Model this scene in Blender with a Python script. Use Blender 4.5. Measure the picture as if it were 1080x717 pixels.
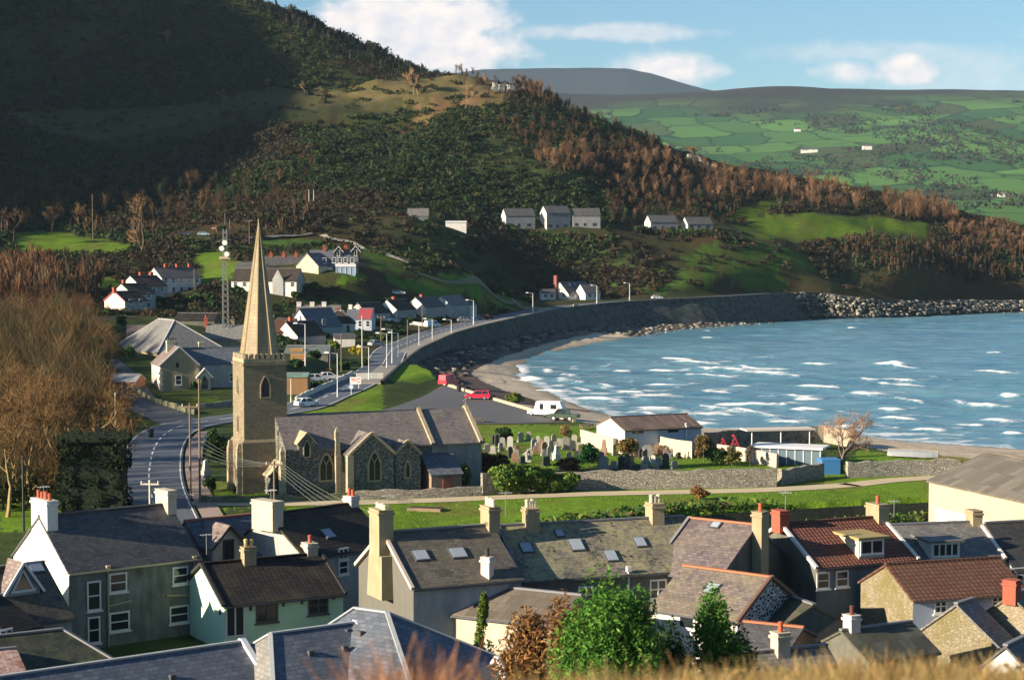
import bpy, math, random
import numpy as np
for o in list(bpy.data.objects): bpy.data.objects.remove(o)
S = bpy.context.scene
C = S.collection
rnd = random.Random(7)
# ------------------------------------------------------------------ camera
F_PX, CAM_Z = 2000.0, 28.0
PITCH = math.atan(105.5/2000)
cam = bpy.data.objects.new('camera', bpy.data.cameras.new('camera')); C.objects.link(cam)
cam.location = (0, 0, CAM_Z); cam.rotation_euler = (math.pi/2-PITCH, 0, 0)
cam.data.sensor_width = 36; cam.data.lens = 36*F_PX/1080
cam.data.dof.use_dof = True; cam.data.dof.focus_distance = 215; cam.data.dof.aperture_fstop = 1.0
cam.data.clip_start = 1; cam.data.clip_end = 30000
S.camera = cam
# ------------------------------------------------------------------ sun, sky, exposure
SUN_EL = math.radians(18)
sx, sy = -0.915, -0.403
sl = math.hypot(sx, sy); sx /= sl; sy /= sl
sun_dir = np.array([sx*math.cos(SUN_EL), sy*math.cos(SUN_EL), math.sin(SUN_EL)])
sun = bpy.data.objects.new('sun', bpy.data.lights.new('sun', 'SUN')); C.objects.link(sun)
sun.data.energy = 5.0; sun.data.angle = math.radians(0.5); sun.data.color = (1.0, 0.84, 0.64)
sun.rotation_euler = (math.pi/2-SUN_EL, 0, math.atan2(sx, -sy))
sun.location = (-200, -100, 200)
S.view_settings.view_transform = 'Standard'; S.view_settings.look = 'None'
S.view_settings.gamma = 1; S.view_settings.exposure = 1.38
try: S.view_settings.use_curve_mapping = False
except Exception: pass
S.render.engine = 'CYCLES'
S.cycles.max_bounces = 5; S.cycles.diffuse_bounces = 2; S.cycles.glossy_bounces = 2
S.cycles.transparent_max_bounces = 6; S.cycles.volume_bounces = 0

W = bpy.data.worlds.new("World"); S.world = W; W.use_nodes = True
wt = W.node_tree; wt.nodes.clear()
def wn(t, **k):
    n = wt.nodes.new(t)
    for a, b in k.items(): setattr(n, a, b)
    return n
def wm(op, a, b=None, c=None, clamp=False):
    n = wn('ShaderNodeMath', operation=op, use_clamp=clamp)
    for i, v in enumerate((a, b, c)):
        if v is None: continue
        if isinstance(v, (int, float)): n.inputs[i].default_value = v
        else: wt.links.new(v, n.inputs[i])
    return n.outputs[0]
out = wn('ShaderNodeOutputWorld'); bg = wn('ShaderNodeBackground'); bg.inputs[1].default_value = 0.048
sky = wn('ShaderNodeTexSky', sky_type='NISHITA', sun_disc=False)
sky.sun_elevation = SUN_EL; sky.sun_rotation = math.atan2(sx, sy)
sky.air_density = 1.0; sky.dust_density = 0.4; sky.ozone_density = 2.2
tc = wn('ShaderNodeTexCoord'); sp = wn('ShaderNodeSeparateXYZ'); wt.links.new(tc.outputs['Generated'], sp.inputs[0])
yy = wm('MAXIMUM', sp.outputs[1], 0.05)
az = wm('DIVIDE', sp.outputs[0], yy); el = wm('DIVIDE', sp.outputs[2], yy)
cmb = wn('ShaderNodeCombineXYZ'); wt.links.new(wm('MULTIPLY', az, 1.0), cmb.inputs[0]); wt.links.new(wm('MULTIPLY', el, 1.35), cmb.inputs[1])
ns = wn('ShaderNodeTexNoise'); ns.inputs['Scale'].default_value = 22; ns.inputs['Detail'].default_value = 8; ns.inputs['Roughness'].default_value = .62
wt.links.new(cmb.outputs[0], ns.inputs['Vector'])
ns2 = wn('ShaderNodeTexNoise'); ns2.inputs['Scale'].default_value = 70; ns2.inputs['Detail'].default_value = 6
wt.links.new(cmb.outputs[0], ns2.inputs['Vector'])
nz = wm('MULTIPLY_ADD', ns.outputs[0], 3.0, -1.5); nz = wm('ADD', nz, wm('MULTIPLY_ADD', ns2.outputs[0], .9, -.45))
# cumulus banks and thin streaks, by bearing and height above the horizon: (bearing, height, half width, half height, density)
CL = [(432, 30, 125, 48, 1.7), (400, 60, 105, 32, 1.4), (485, 55, 78, 34, 1.3), (345, 40, 45, 26, .6), (705, 76, 70, 22, 1.0), (742, 76, 34, 14, .8), (948, 77, 44, 20, 1.1), (893, 78, 40, 18, .9),
      (650, 36, 150, 11, .55), (930, 58, 160, 14, .35), (1000, 84, 130, 22, .3), (620, 88, 120, 18, .35), (1035, 68, 60, 24, .35),
      (130, -60, 300, 60, 1.0), (-500, -40, 500, 90, .9), (1600, 20, 500, 60, .8), (700, -150, 500, 50, .9)]
tot = None
for (cx, cy, rx, ry, dn) in CL:
    a = wm('MULTIPLY_ADD', az, 2000/rx, -(cx-540)/rx); e = wm('MULTIPLY_ADD', el, 2000/ry, -(253-cy)/ry)
    r = wm('SQRT', wm('ADD', wm('MULTIPLY', a, a), wm('MULTIPLY', e, e)))
    m = wm('MULTIPLY', wm('MULTIPLY_ADD', wm('ADD', wm('SUBTRACT', 1.0, r), wm('MULTIPLY', nz, .55)), 1.7, 0.0, True), dn, None, True)
    tot = m if tot is None else wm('MAXIMUM', tot, m)
tot = wm('MULTIPLY', tot, .93)
shade = wm('MULTIPLY_ADD', ns2.outputs[0], 1.6, -.25, True)
cc = wn('ShaderNodeMix', data_type='RGBA'); wt.links.new(shade, cc.inputs[0])
cc.inputs[6].default_value = (5.2, 5.6, 6.8, 1); cc.inputs[7].default_value = (10.5, 9.0, 7.8, 1)
tint = wn('ShaderNodeMix', data_type='RGBA', blend_type='MULTIPLY'); tint.inputs[0].default_value = 1
wt.links.new(sky.outputs[0], tint.inputs[6]); tint.inputs[7].default_value = (.74, .97, 1.14, 1)
mx = wn('ShaderNodeMix', data_type='RGBA'); wt.links.new(tot, mx.inputs[0]); wt.links.new(tint.outputs[2], mx.inputs[6]); wt.links.new(cc.outputs[2], mx.inputs[7])
wt.links.new(mx.outputs[2], bg.inputs[0]); wt.links.new(bg.outputs[0], out.inputs[0])

# ------------------------------------------------------------------ survey helpers
cp, spt = math.cos(PITCH), math.sin(PITCH)
def ray(x, y):
    a, b = (x-540)/F_PX, (358.5-y)/F_PX
    return np.array([a, cp+b*spt, -spt+b*cp])
def at(x, y, z):                     # ground point seen at (x, y) at height z
    d = ray(x, y); s = (z-CAM_Z)/d[2]; return d[0]*s, d[1]*s
def atY(x, y, Y):                    # point seen at (x, y) at distance Y
    d = ray(x, y); s = Y/d[1]; return np.array([d[0]*s, Y, CAM_Z+d[2]*s])
def proj(p):
    x, y, z = p[0], p[1], p[2]-CAM_Z
    dd = y*cp-z*spt; du = y*spt+z*cp
    return 540+F_PX*x/dd, 358.5-F_PX*du/dd
def onplane(x, y, p0, n):            # survey point on a wall or roof plane
    d = ray(x, y); o = np.array([0, 0, CAM_Z])
    s = np.dot(np.asarray(p0)-o, n)/np.dot(d, n); return o+d*s

# ------------------------------------------------------------------ mesh builder
class MB:
    def __init__(s): s.v = []; s.f = []; s.m = []
    def poly(s, pts, m=0):
        b = len(s.v); s.v += [tuple(map(float, p)) for p in pts]; s.f.append(list(range(b, b+len(pts)))); s.m.append(m)
    def hexa(s, p, m=0):             # p: 4 bottom (ccw from above), 4 top
        b = len(s.v); s.v += [tuple(map(float, q)) for q in p]
        for q in ((3, 2, 1, 0), (4, 5, 6, 7), (0, 1, 5, 4), (1, 2, 6, 5), (2, 3, 7, 6), (3, 0, 4, 7)):
            s.f.append([b+i for i in q]); s.m.append(m)
    def box(s, c, u, n, lx, ly, z0, z1, m=0, top=1.0):
        q = []
        for z, k in ((z0, 1), (z1, top)):
            for a, b_ in (((-1, 1), (1, 1), (1, -1), (-1, -1)) if u[0]*n[1]-u[1]*n[0] < 0 else ((-1, -1), (1, -1), (1, 1), (-1, 1))):
                q.append((c[0]+u[0]*a*lx/2*k+n[0]*b_*ly/2*k, c[1]+u[1]*a*lx/2*k+n[1]*b_*ly/2*k, z))
        s.hexa(q, m)
    def slab(s, pts, th, m=0):       # flat polygon with thickness straight down
        t = [np.array(p, float) for p in pts]; bt = [p-np.array([0, 0, th]) for p in t]
        s.poly(t, m); s.poly(bt[::-1], m)
        for i in range(len(t)):
            j = (i+1) % len(t); s.poly([t[j], t[i], bt[i], bt[j]], m)
    def bar(s, p, q, w, h=None, m=0):
        p = np.array(p, float); q = np.array(q, float); h = h or w
        d = q-p; L = np.linalg.norm(d); d = d/max(L, 1e-9)
        up = np.array([0, 0, 1.]) if abs(d[2]) < .95 else np.array([1., 0, 0])
        a = np.cross(d, up); a /= np.linalg.norm(a); b = np.cross(a, d)
        o = []
        for e in (p, q):
            for i, j in ((-1, -1), (1, -1), (1, 1), (-1, 1)): o.append(e+a*i*w/2+b*j*h/2)
        b0 = len(s.v); s.v += [tuple(x) for x in o]
        for f in ((0, 1, 2, 3), (7, 6, 5, 4), (0, 4, 5, 1), (1, 5, 6, 2), (2, 6, 7, 3), (3, 7, 4, 0)):
            s.f.append([b0+i for i in f]); s.m.append(m)
    def tube(s, p, q, r0, r1=None, k=8, m=0, cap=True):
        r1 = r0 if r1 is None else r1
        p = np.array(p, float); q = np.array(q, float); d = q-p; d = d/max(np.linalg.norm(d), 1e-9)
        up = np.array([0, 0, 1.]) if abs(d[2]) < .9 else np.array([1., 0, 0])
        a = np.cross(d, up); a /= np.linalg.norm(a); b = np.cross(d, a)
        b0 = len(s.v)
        for e, r in ((p, r0), (q, r1)):
            for i in range(k):
                t = 2*math.pi*i/k; s.v.append(tuple(e+(a*math.cos(t)+b*math.sin(t))*r))
        for i in range(k):
            j = (i+1) % k; s.f.append([b0+i, b0+j, b0+k+j, b0+k+i]); s.m.append(m)
        if cap:
            s.f.append([b0+i for i in range(k)][::-1]); s.m.append(m); s.f.append([b0+k+i for i in range(k)]); s.m.append(m)
    def build(s, name, mats, parent=None, smooth=False):
        if not isinstance(mats, (list, tuple)): mats = [mats]
        base = np.array(parent['_b']) if parent is not None and '_b' in parent else np.zeros(3)
        me = bpy.data.meshes.new(name)
        v = np.array(s.v) - base
        me.from_pydata([tuple(x) for x in v], [], s.f)
        for m in mats: me.materials.append(m)
        me.polygons.foreach_set('material_index', s.m)
        if smooth: me.polygons.foreach_set('use_smooth', [True]*len(s.f))
        me.update()
        uv = me.uv_layers.new(name='UVMap'); nl = len(me.loops); arr = np.zeros((nl, 2))
        no = np.zeros(len(me.polygons)*3); me.polygons.foreach_get('normal', no); no = no.reshape(-1, 3)
        ls = np.zeros(len(me.polygons), int); me.polygons.foreach_get('loop_start', ls)
        lt = np.zeros(len(me.polygons), int); me.polygons.foreach_get('loop_total', lt)
        li = np.zeros(nl, int); me.loops.foreach_get('vertex_index', li)
        pf = np.repeat(np.arange(len(lt)), lt)
        ua = np.stack([-no[:, 1], no[:, 0], np.zeros(len(no))], 1); L = np.linalg.norm(ua, axis=1)
        ua[L < .05] = (1, 0, 0); L[L < .05] = 1; ua /= L[:, None]
        va = np.cross(no, ua)
        order = np.argsort(ls[pf] if False else np.arange(nl)); P = np.array(s.v)[li]
        arr[:, 0] = (P*ua[pf]).sum(1); arr[:, 1] = (P*va[pf]).sum(1)
        uv.data.foreach_set('uv', arr.ravel())
        o = bpy.data.objects.new(name, me); C.objects.link(o)
        if parent is not None:
            o.parent = parent; o['_b'] = tuple(float(x) for x in base)
        return o
def npmesh(name, v, f, mat, parent=None, col=None, smooth=False):
    base = np.array(parent['_b']) if parent is not None and '_b' in parent else np.zeros(3)
    v = np.asarray(v, np.float32)-base.astype(np.float32); f = np.asarray(f, np.int32); k = f.shape[1]
    me = bpy.data.meshes.new(name)
    me.vertices.add(len(v)); me.vertices.foreach_set('co', v.ravel())
    me.loops.add(f.size); me.loops.foreach_set('vertex_index', f.ravel())
    me.polygons.add(len(f)); me.polygons.foreach_set('loop_start', np.arange(0, f.size, k, dtype=np.int32))
    me.polygons.foreach_set('loop_total', np.full(len(f), k, np.int32))
    if smooth: me.polygons.foreach_set('use_smooth', np.ones(len(f), bool))
    me.materials.append(mat); me.update(calc_edges=True)
    if col is not None:
        a = me.color_attributes.new('Col', 'FLOAT_COLOR', 'POINT')
        c = np.ones((len(v), 4), np.float32); c[:, :3] = col; a.data.foreach_set('color', c.ravel())
    o = bpy.data.objects.new(name, me); C.objects.link(o)
    if parent is not None: o.parent = parent; o['_b'] = tuple(float(x) for x in base)
    return o
def thing(name, base, label, cat, group=None):
    o = bpy.data.objects.new(name, None); C.objects.link(o); o.empty_display_size = .5
    o.location = [float(x) for x in base]; o['_b'] = tuple(float(x) for x in base)
    return tag(o, label, cat, group)
def tag(o, label=None, cat=None, group=None, kind=None):
    for k, v in (('label', label), ('category', cat), ('group', group), ('kind', kind)):
        if v: o[k] = v
    return o
def dup(root, loc, rz=0, label=None, group=None):
    r = root.copy(); C.objects.link(r); r.location = loc; r.rotation_euler[2] = rz
    if label: r['label'] = label
    if group: r['group'] = group
    for ch in list(root.children):
        c = ch.copy(); C.objects.link(c); c.parent = r
        for g in list(ch.children):
            d = g.copy(); C.objects.link(d); d.parent = c
    return r

# ------------------------------------------------------------------ materials
class NT:
    def __init__(s, name):
        s.m = bpy.data.materials.new(name); s.m.use_nodes = True; s.t = s.m.node_tree; s.t.nodes.clear()
        s.o = s.n('ShaderNodeOutputMaterial'); s.b = s.n('ShaderNodeBsdfPrincipled'); s.l(s.b.outputs[0], s.o.inputs[0])
        s.b.inputs['Specular IOR Level'].default_value = .25
    def n(s, t, **k):
        x = s.t.nodes.new(t)
        for a, b in k.items(): setattr(x, a, b)
        return x
    def l(s, a, b): s.t.links.new(a, b)
    def put(s, v, i):
        if isinstance(v, (int, float)): i.default_value = v
        elif isinstance(v, tuple): i.default_value = v if len(v) == 4 else v+(1,)
        else: s.l(v, i)
    def math(s, op, a, b=None, c=None, clamp=False):
        x = s.n('ShaderNodeMath', operation=op, use_clamp=clamp)
        for i, v in enumerate((a, b, c)):
            if v is not None: s.put(v, x.inputs[i])
        return x.outputs[0]
    def mix(s, f, a, b, bt='MIX'):
        x = s.n('ShaderNodeMix', data_type='RGBA', blend_type=bt)
        s.put(f, x.inputs[0]); s.put(a, x.inputs[6]); s.put(b, x.inputs[7]); return x.outputs[2]
    def coord(s, w='Object'):
        return s.n('ShaderNodeTexCoord').outputs[w]
    def geo(s): return s.n('ShaderNodeNewGeometry').outputs['Position']
    def noise(s, v, sc, det=4, ro=.55):
        x = s.n('ShaderNodeTexNoise'); x.inputs['Scale'].default_value = sc; x.inputs['Detail'].default_value = det; x.inputs['Roughness'].default_value = ro
        s.l(v, x.inputs['Vector']); return x.outputs[0]
    def ramp(s, f, a, b): # linear step a..b
        return s.math('DIVIDE', s.math('SUBTRACT', f, a), b-a, None, True)
    def mapv(s, v, sc):
        x = s.n('ShaderNodeMapping'); x.inputs['Scale'].default_value = sc; s.l(v, x.inputs[0]); return x.outputs[0]
    def bump(s, h, d=.05, st=.6):
        x = s.n('ShaderNodeBump'); x.inputs['Distance'].default_value = d; x.inputs['Strength'].default_value = st
        s.l(h, x.inputs['Height']); s.l(x.outputs[0], s.b.inputs['Normal'])
    def fin(s, col, rough=.85, spec=None):
        s.put(col, s.b.inputs['Base Color']); s.put(rough, s.b.inputs['Roughness'])
        if spec is not None: s.b.inputs['Specular IOR Level'].default_value = spec
        return s.m
def mul(c, k): return tuple(min(1, x*k) for x in c[:3])
_mc = {}
def cached(fn):
    def g(*a, **k):
        key = (fn.__name__, a, tuple(sorted(k.items())))
        if key not in _mc: _mc[key] = fn(*a, **k)
        return _mc[key]
    return g
@cached
def plain(name, c, rough=.6, var=.1, sc=2.0, metal=0.0, spec=.3):
    t = NT(name); v = t.coord(); n = t.noise(v, sc); t.b.inputs['Metallic'].default_value = metal
    return t.fin(t.mix(n, mul(c, 1-var), mul(c, 1+var)), rough, spec)
@cached
def render_wall(name, c, dirt=(.16, .15, .11), amt=.45, sc=.35):
    t = NT(name); v = t.coord()
    n1 = t.noise(v, sc, 6, .65); n2 = t.noise(t.mapv(v, (1.6, 1.6, .25)), 1.3, 5, .6); n3 = t.noise(v, 14, 3)
    c1 = t.mix(n3, mul(c, .86), mul(c, 1.1))
    k = t.math('MULTIPLY', t.ramp(t.math('ADD', t.math('MULTIPLY', n1, .6), t.math('MULTIPLY', n2, .5)), .43, .70), min(1, amt*1.25))
    t.bump(n3, .02, .5)
    return t.fin(t.mix(k, c1, dirt), .92, .15)
@cached
def slate(name, c1, c2, lichen=(.33, .31, .2), amt=.35, bw=.42, bh=.26, lsc=.45, bmp=.5):
    t = NT(name); uv = t.coord('UV'); v = t.coord()
    b = t.n('ShaderNodeTexBrick'); b.offset = .5; t.l(uv, b.inputs['Vector'])
    b.inputs['Color1'].default_value = mul(c1, .72)+(1,); b.inputs['Color2'].default_value = mul(c2, 1.25)+(1,); b.inputs['Mortar'].default_value = mul(c1, .3)+(1,)
    b.inputs['Scale'].default_value = 1; b.inputs['Mortar Size'].default_value = .022; b.inputs['Brick Width'].default_value = bw; b.inputs['Row Height'].default_value = bh
    b.inputs['Bias'].default_value = -.1
    n1 = t.noise(v, lsc, 7, .68); n2 = t.noise(v, 3.3, 5, .7); n3 = t.noise(t.mapv(uv, (2.2, .25, 1)), 1.2, 4)
    col = t.mix(t.math('MULTIPLY', t.ramp(n3, .3, .7), .7), b.outputs[0], mul(c2, .5), 'MIX')
    k = t.math('MULTIPLY', t.ramp(t.math('ADD', t.math('MULTIPLY', n1, .65), t.math('MULTIPLY', n2, .5)), .49, .70), amt)
    col = t.mix(k, col, lichen)
    t.bump(t.math('ADD', b.outputs[1], t.math('MULTIPLY', n2, -.8)), .03, -bmp)
    return t.fin(col, .62, .4)
@cached
def tiles(name, c1, c2, bw=.3, bh=.36, rib=.5):
    t = NT(name); uv = t.coord('UV'); v = t.coord()
    b = t.n('ShaderNodeTexBrick'); b.offset = 0; t.l(uv, b.inputs['Vector'])
    b.inputs['Color1'].default_value = c1+(1,); b.inputs['Color2'].default_value = c2+(1,); b.inputs['Mortar'].default_value = mul(c1, .3)+(1,)
    b.inputs['Scale'].default_value = 1; b.inputs['Mortar Size'].default_value = .03; b.inputs['Brick Width'].default_value = bw; b.inputs['Row Height'].default_value = bh
    n1 = t.noise(v, .6, 6, .65); n2 = t.noise(v, 5, 4)
    col = t.mix(t.math('MULTIPLY', t.ramp(n1, .45, .75), .45), b.outputs[0], (.10, .085, .05))
    col = t.mix(t.math('MULTIPLY', n2, .35), col, mul(c2, .5))
    s = t.n('ShaderNodeSeparateXYZ'); t.l(uv, s.inputs[0])
    wv = t.math('ABSOLUTE', t.math('SINE', t.math('MULTIPLY', s.outputs[0], math.pi/bw)))
    t.bump(t.math('SUBTRACT', t.math('MULTIPLY', wv, rib), t.math('MULTIPLY', b.outputs[1], .6)), .06, .8)
    return t.fin(col, .8, .2)
@cached
def stone(name, c1, c2, mortar=(.3, .28, .23), sc=2.6, msize=.06, moss=None, mossamt=.4, squash=1.5):
    t = NT(name); v = t.coord(); vv = t.mapv(v, (sc, sc, sc*squash))
    w = t.n('ShaderNodeTexVoronoi'); w.inputs['Scale'].default_value = 1; t.l(vv, w.inputs['Vector'])
    e = t.n('ShaderNodeTexVoronoi', feature='DISTANCE_TO_EDGE'); e.inputs['Scale'].default_value = 1; t.l(vv, e.inputs['Vector'])
    s = t.n('ShaderNodeSeparateXYZ'); t.l(w.outputs['Color'], s.inputs[0])
    n = t.noise(v, 7, 4); n1 = t.noise(v, .5, 5, .65)
    col = t.mix(s.outputs[0], c1, c2); col = t.mix(t.math('MULTIPLY', n, .5), col, mul(c1, .55))
    k = t.ramp(e.outputs['Distance'], msize*.4, msize)
    col = t.mix(k, mortar, col)
    if moss: col = t.mix(t.math('MULTIPLY', t.ramp(n1, .42, .68), mossamt), col, moss)
    else: col = t.mix(t.math('MULTIPLY', t.ramp(n1, .45, .75), .35), col, mul(c1, .5))
    t.bump(t.math('ADD', k, t.math('MULTIPLY', n, .6)), .06, .8)
    return t.fin(col, .92, .15)
@cached
def foliage(name, rough=.75, trans=.25, gain=1.0):
    t = NT(name); a = t.n('ShaderNodeAttribute', attribute_name='Col'); n = t.noise(t.coord(), 1.7, 3)
    col = t.mix(1.0, a.outputs['Color'], t.mix(n, (.7*gain, .7*gain, .7*gain), (1.25*gain, 1.25*gain, 1.2*gain)), 'MULTIPLY')
    t.fin(col, rough, .15)
    if trans:
        tr = t.n('ShaderNodeBsdfTranslucent'); t.l(col, tr.inputs[0]); mxs = t.n('ShaderNodeMixShader'); mxs.inputs[0].default_value = trans
        t.l(t.b.outputs[0], mxs.inputs[1]); t.l(tr.outputs[0], mxs.inputs[2]); t.l(mxs.outputs[0], t.o.inputs[0])
    return t.m
@cached
def bark(name, c):
    t = NT(name); v = t.coord(); n = t.noise(t.mapv(v, (6, 6, 1.2)), 2, 5, .65); t.bump(n, .04, .7)
    return t.fin(t.mix(n, mul(c, .55), mul(c, 1.35)), .95, .1)
@cached
def asphalt(name, c, sc=.25):
    t = NT(name); v = t.geo(); n1 = t.noise(v, sc, 6, .6); n2 = t.noise(v, 9, 3)
    col = t.mix(n1, mul(c, .75), mul(c, 1.3)); col = t.mix(t.math('MULTIPLY', n2, .3), col, mul(c, 1.4)); t.bump(n2, .02, .3)
    return t.fin(col, .75, .3)
glass = (lambda t: t.fin((.018, .024, .03), .08, .5))(NT('window_glass'))
white = plain('white_paint', (.66, .65, .62), .55, .06)
WHITEW = render_wall('white_render', (.68, .66, .61), (.42, .40, .33), .4)
CREAMW = render_wall('cream_render', (.52, .46, .35), (.28, .25, .18), .5)
POT = plain('clay_pot', (.52, .40, .22), .8, .2); REDPOT = plain('red_clay_pot', (.36, .09, .045), .8, .2)
GUT = plain('gutter_grey', (.07, .075, .08), .5)
LEAD = plain('lead_flashing', (.17, .17, .18), .6)
# ------------------------------------------------------------------ terrain survey
def seg_dist(x, y, P):               # distance to polyline, index of nearest segment, param
    best = np.full(x.shape, 1e9); bi = np.zeros(x.shape, int); bt = np.zeros(x.shape)
    for i in range(len(P)-1):
        ax, ay = P[i][:2]; bx, by = P[i+1][:2]; dx, dy = bx-ax, by-ay
        t = np.clip(((x-ax)*dx+(y-ay)*dy)/(dx*dx+dy*dy+1e-9), 0, 1)
        d = np.hypot(x-ax-t*dx, y-ay-t*dy); k = d < best
        best[k] = d[k]; bi[k] = i; bt[k] = t[k]
    return best, bi, bt
def inside(x, y, P):
    r = np.zeros(x.shape, bool); n = len(P)
    for i in range(n):
        ax, ay = P[i][:2]; bx, by = P[(i+1) % n][:2]
        c = ((ay > y) != (by > y)) & (x < (bx-ax)*(y-ay)/(by-ay+1e-12)+ax)
        r ^= c
    return r
def pw(l): return [at(*p)+(p[2],) for p in l]
BEACH = pw([(1300, 520, .3), (1080, 488, .3), (1000, 482, .3), (960, 478, .3), (880, 462, .2), (800, 459, .2), (740, 457, .2), (690, 453, .1), (640, 449, 0), (600, 443, 0), (560, 433, 0), (520, 421, 0), (490, 411, 0), (464, 403, .1), (441, 390, .6)])
WALL = pw([(433, 378, 2.0), (445, 369, 2.6), (462, 361, 3.0), (480, 353, 3.5), (500, 347, 3.8), (520, 342, 4), (560, 333, 4.5), (600, 325.5, 5), (650, 320, 5.5), (700, 317, 6), (760, 314, 6.5), (850, 309.5, 6.8), (900, 314, 5), (950, 318, 3), (1080, 317, 1.5), (1300, 315, 1.5)])
EDGE = BEACH+WALL; NB = len(BEACH)
WATER = pw([(1300, 492, -3), (1080, 474, -3), (960, 466, -3), (850, 453, -3), (740, 452, -3), (680, 446, -3), (645, 438.5, -3), (604, 426, -3), (572, 411, -3), (551, 398, -3), (545, 387, -3), (560, 377, -3), (598, 367.5, -3), (650, 358, -3), (700, 349, -3), (770, 343, -3), (850, 336.5, -3), (920, 333, -3), (1080, 329, -3), (1300, 327, -3)])
LANDSEA = EDGE+[(3000, 900, 0), (3000, 200, 0)]
SEAPOLY = WATER+[(3000, 800, 0), (3000, 250, 0)]
PTS = []
for Y in (92, 110, 130, 150, 175, 200, 225, 250, 280):
    for k in (-.5, -.3, -.15, 0, .15, .3, .5): PTS.append((k*Y, Y, 0.0))
for Y in (310, 340): 
    for k in (-.12, -.05, .0): PTS.append((k*Y, Y, .2))
def cpt(x, y, Y): p = atY(x, y, Y); PTS.append((p[0], p[1], p[2]))
for a in [(300, 312, 533), (245, 312, 530), (180, 312, 540), (130, 336, 490), (415, 332, 545), (470, 329, 568), (440, 331, 556), (600, 315.5, 705), (575, 316, 702), (620, 315, 708), (200, 416, 333), (160, 412, 335), (240, 412, 338), (330, 352, 480), (290, 362, 445), (300, 392, 350), (350, 349, 490), (385, 339, 530),
          (350, 289, 555), (370, 290, 555), (350, 262, 600), (430, 280, 590), (290, 265, 620), (200, 270, 620), (60, 276, 600), (60, 262, 640), (130, 262, 640), (100, 245, 700), (20, 242, 700), (250, 340, 440), (200, 350, 420), (180, 370, 390), (100, 330, 470), (20, 320, 470),
          (350, 215, 720), (200, 215, 760), (450, 236, 710), (560, 236, 765), (630, 236, 770), (560, 270, 745), (500, 292, 610), (540, 319, 630), (640, 290, 735), (555, 318.5, 675), (700, 280, 745), (800, 285, 765), (900, 298, 795), (1000, 290, 840), (690, 238, 790), (750, 239, 790),
          (350, 160, 830), (200, 160, 860), (50, 160, 860), (500, 170, 830), (600, 180, 830), (650, 205, 820), (720, 205, 850), (480, 96, 950), (430, 94, 960), (300, 107, 950), (100, 117, 940), (-80, 110, 930), (400, 130, 900), (540, 130, 890),
          (350, 48, 1050), (270, 5, 1100), (150, -40, 1150), (0, -80, 1150), (-150, -100, 1100), (200, 50, 1020), (50, 50, 1000), (-100, 40, 980), (410, 74, 1010),
          (500, 86, 985), (560, 102, 985), (620, 130, 975), (690, 161, 965), (800, 192, 950), (900, 213, 940), (960, 221, 930), (1000, 233, 930), (1080, 250, 940), (1250, 262, 950),
          (800, 244, 830), (860, 239, 845), (920, 237, 870), (970, 243, 875), (830, 262, 800), (950, 262, 830), (1040, 262, 880), (1080, 285, 860)]: cpt(*a)
for (x, y, z) in WALL: PTS.append((x-6, y+2, z))
PTS += [(-100, 1350, 110), (-170, 1350, 165), (-20, 1350, 90), (80, 1300, 70), (200, 1300, 30), (330, 1300, 5), (450, 1300, -15), (250, 1050, 40), (380, 1050, 5), (-300, 1350, 260), (60, 1120, 85), (160, 1100, 55),
        (-600, 760, 285), (-750, 600, 290), (-500, 900, 265), (-420, 700, 170), (-400, 560, 75), (-300, 460, 30), (-600, 420, 160), (-500, 300, 50), (-300, 300, 8), (-250, 200, 3), (-900, 400, 250), (-900, 900, 420), (-600, 1200, 400), (-300, 750, 80), (-300, 900, 140), (-200, 600, 24),  # unseen high ground left of view, heights set to block sun from the hillside
        (0, 2, 25.9), (0, 15, 23.2), (-20, 15, 23), (20, 15, 23.2), (0, 30, 19.6), (0, 45, 15.2), (-30, 45, 14.5), (30, 45, 15.2), (0, 60, 8), (-40, 30, 19), (40, 30, 19.6), (-60, 60, 8), (60, 60, 8), (0, 78, 2.2), (-40, 78, 2.2), (40, 78, 2.2), (0, -40, 30), (-60, -20, 28), (60, -20, 28), (-200, 60, 10), (200, 60, 10), (400, 500, -20), (600, 700, -20), (300, 400, -15), (200, 350, -8), (300, 250, -4), (500, 900, -5), (250, 650, -12), (150, 550, -10)]
_P = np.array(PTS); _c2 = 8.0**2
_A = np.sqrt((_P[:, None, 0]-_P[None, :, 0])**2+(_P[:, None, 1]-_P[None, :, 1])**2+_c2)
_n = len(_P); _M = np.zeros((_n+1, _n+1)); _M[:_n, :_n] = _A-np.eye(_n)*.15; _M[:_n, _n] = 1; _M[_n, :_n] = 1
_w = np.linalg.solve(_M, np.append(_P[:, 2], 0))
def vnoise(x, y, seed=0):            # smooth lattice noise
    xi = np.floor(x).astype(np.int64); yi = np.floor(y).astype(np.int64); fx = x-xi; fy = y-yi
    def hsh(a, b):
        h = (a*374761393+b*668265263+seed*2246822519) & 0xffffffff; h = ((h ^ (h >> 13))*1274126177) & 0xffffffff
        return ((h ^ (h >> 16)) & 0xffff)/65535.0
    u = fx*fx*(3-2*fx); v = fy*fy*(3-2*fy)
    return (hsh(xi, yi)*(1-u)+hsh(xi+1, yi)*u)*(1-v)+(hsh(xi, yi+1)*(1-u)+hsh(xi+1, yi+1)*u)*v
def fbm(x, y, o=4, seed=0):
    r = 0; a = .5; f = 1.0
    for i in range(o): r = r+a*vnoise(x*f, y*f, seed+i*7); a *= .5; f *= 2.03
    return r
ROAD = pw([(188, 600, 0), (168, 548, 0), (158, 515, 0), (158, 492, 0), (164, 470, 0), (178, 455, 0), (200, 447, .1), (250, 440, .25), (310, 431, .4), (345, 417.5, .9), (370, 407, 1.2), (400, 388, 1.8)])
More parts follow.
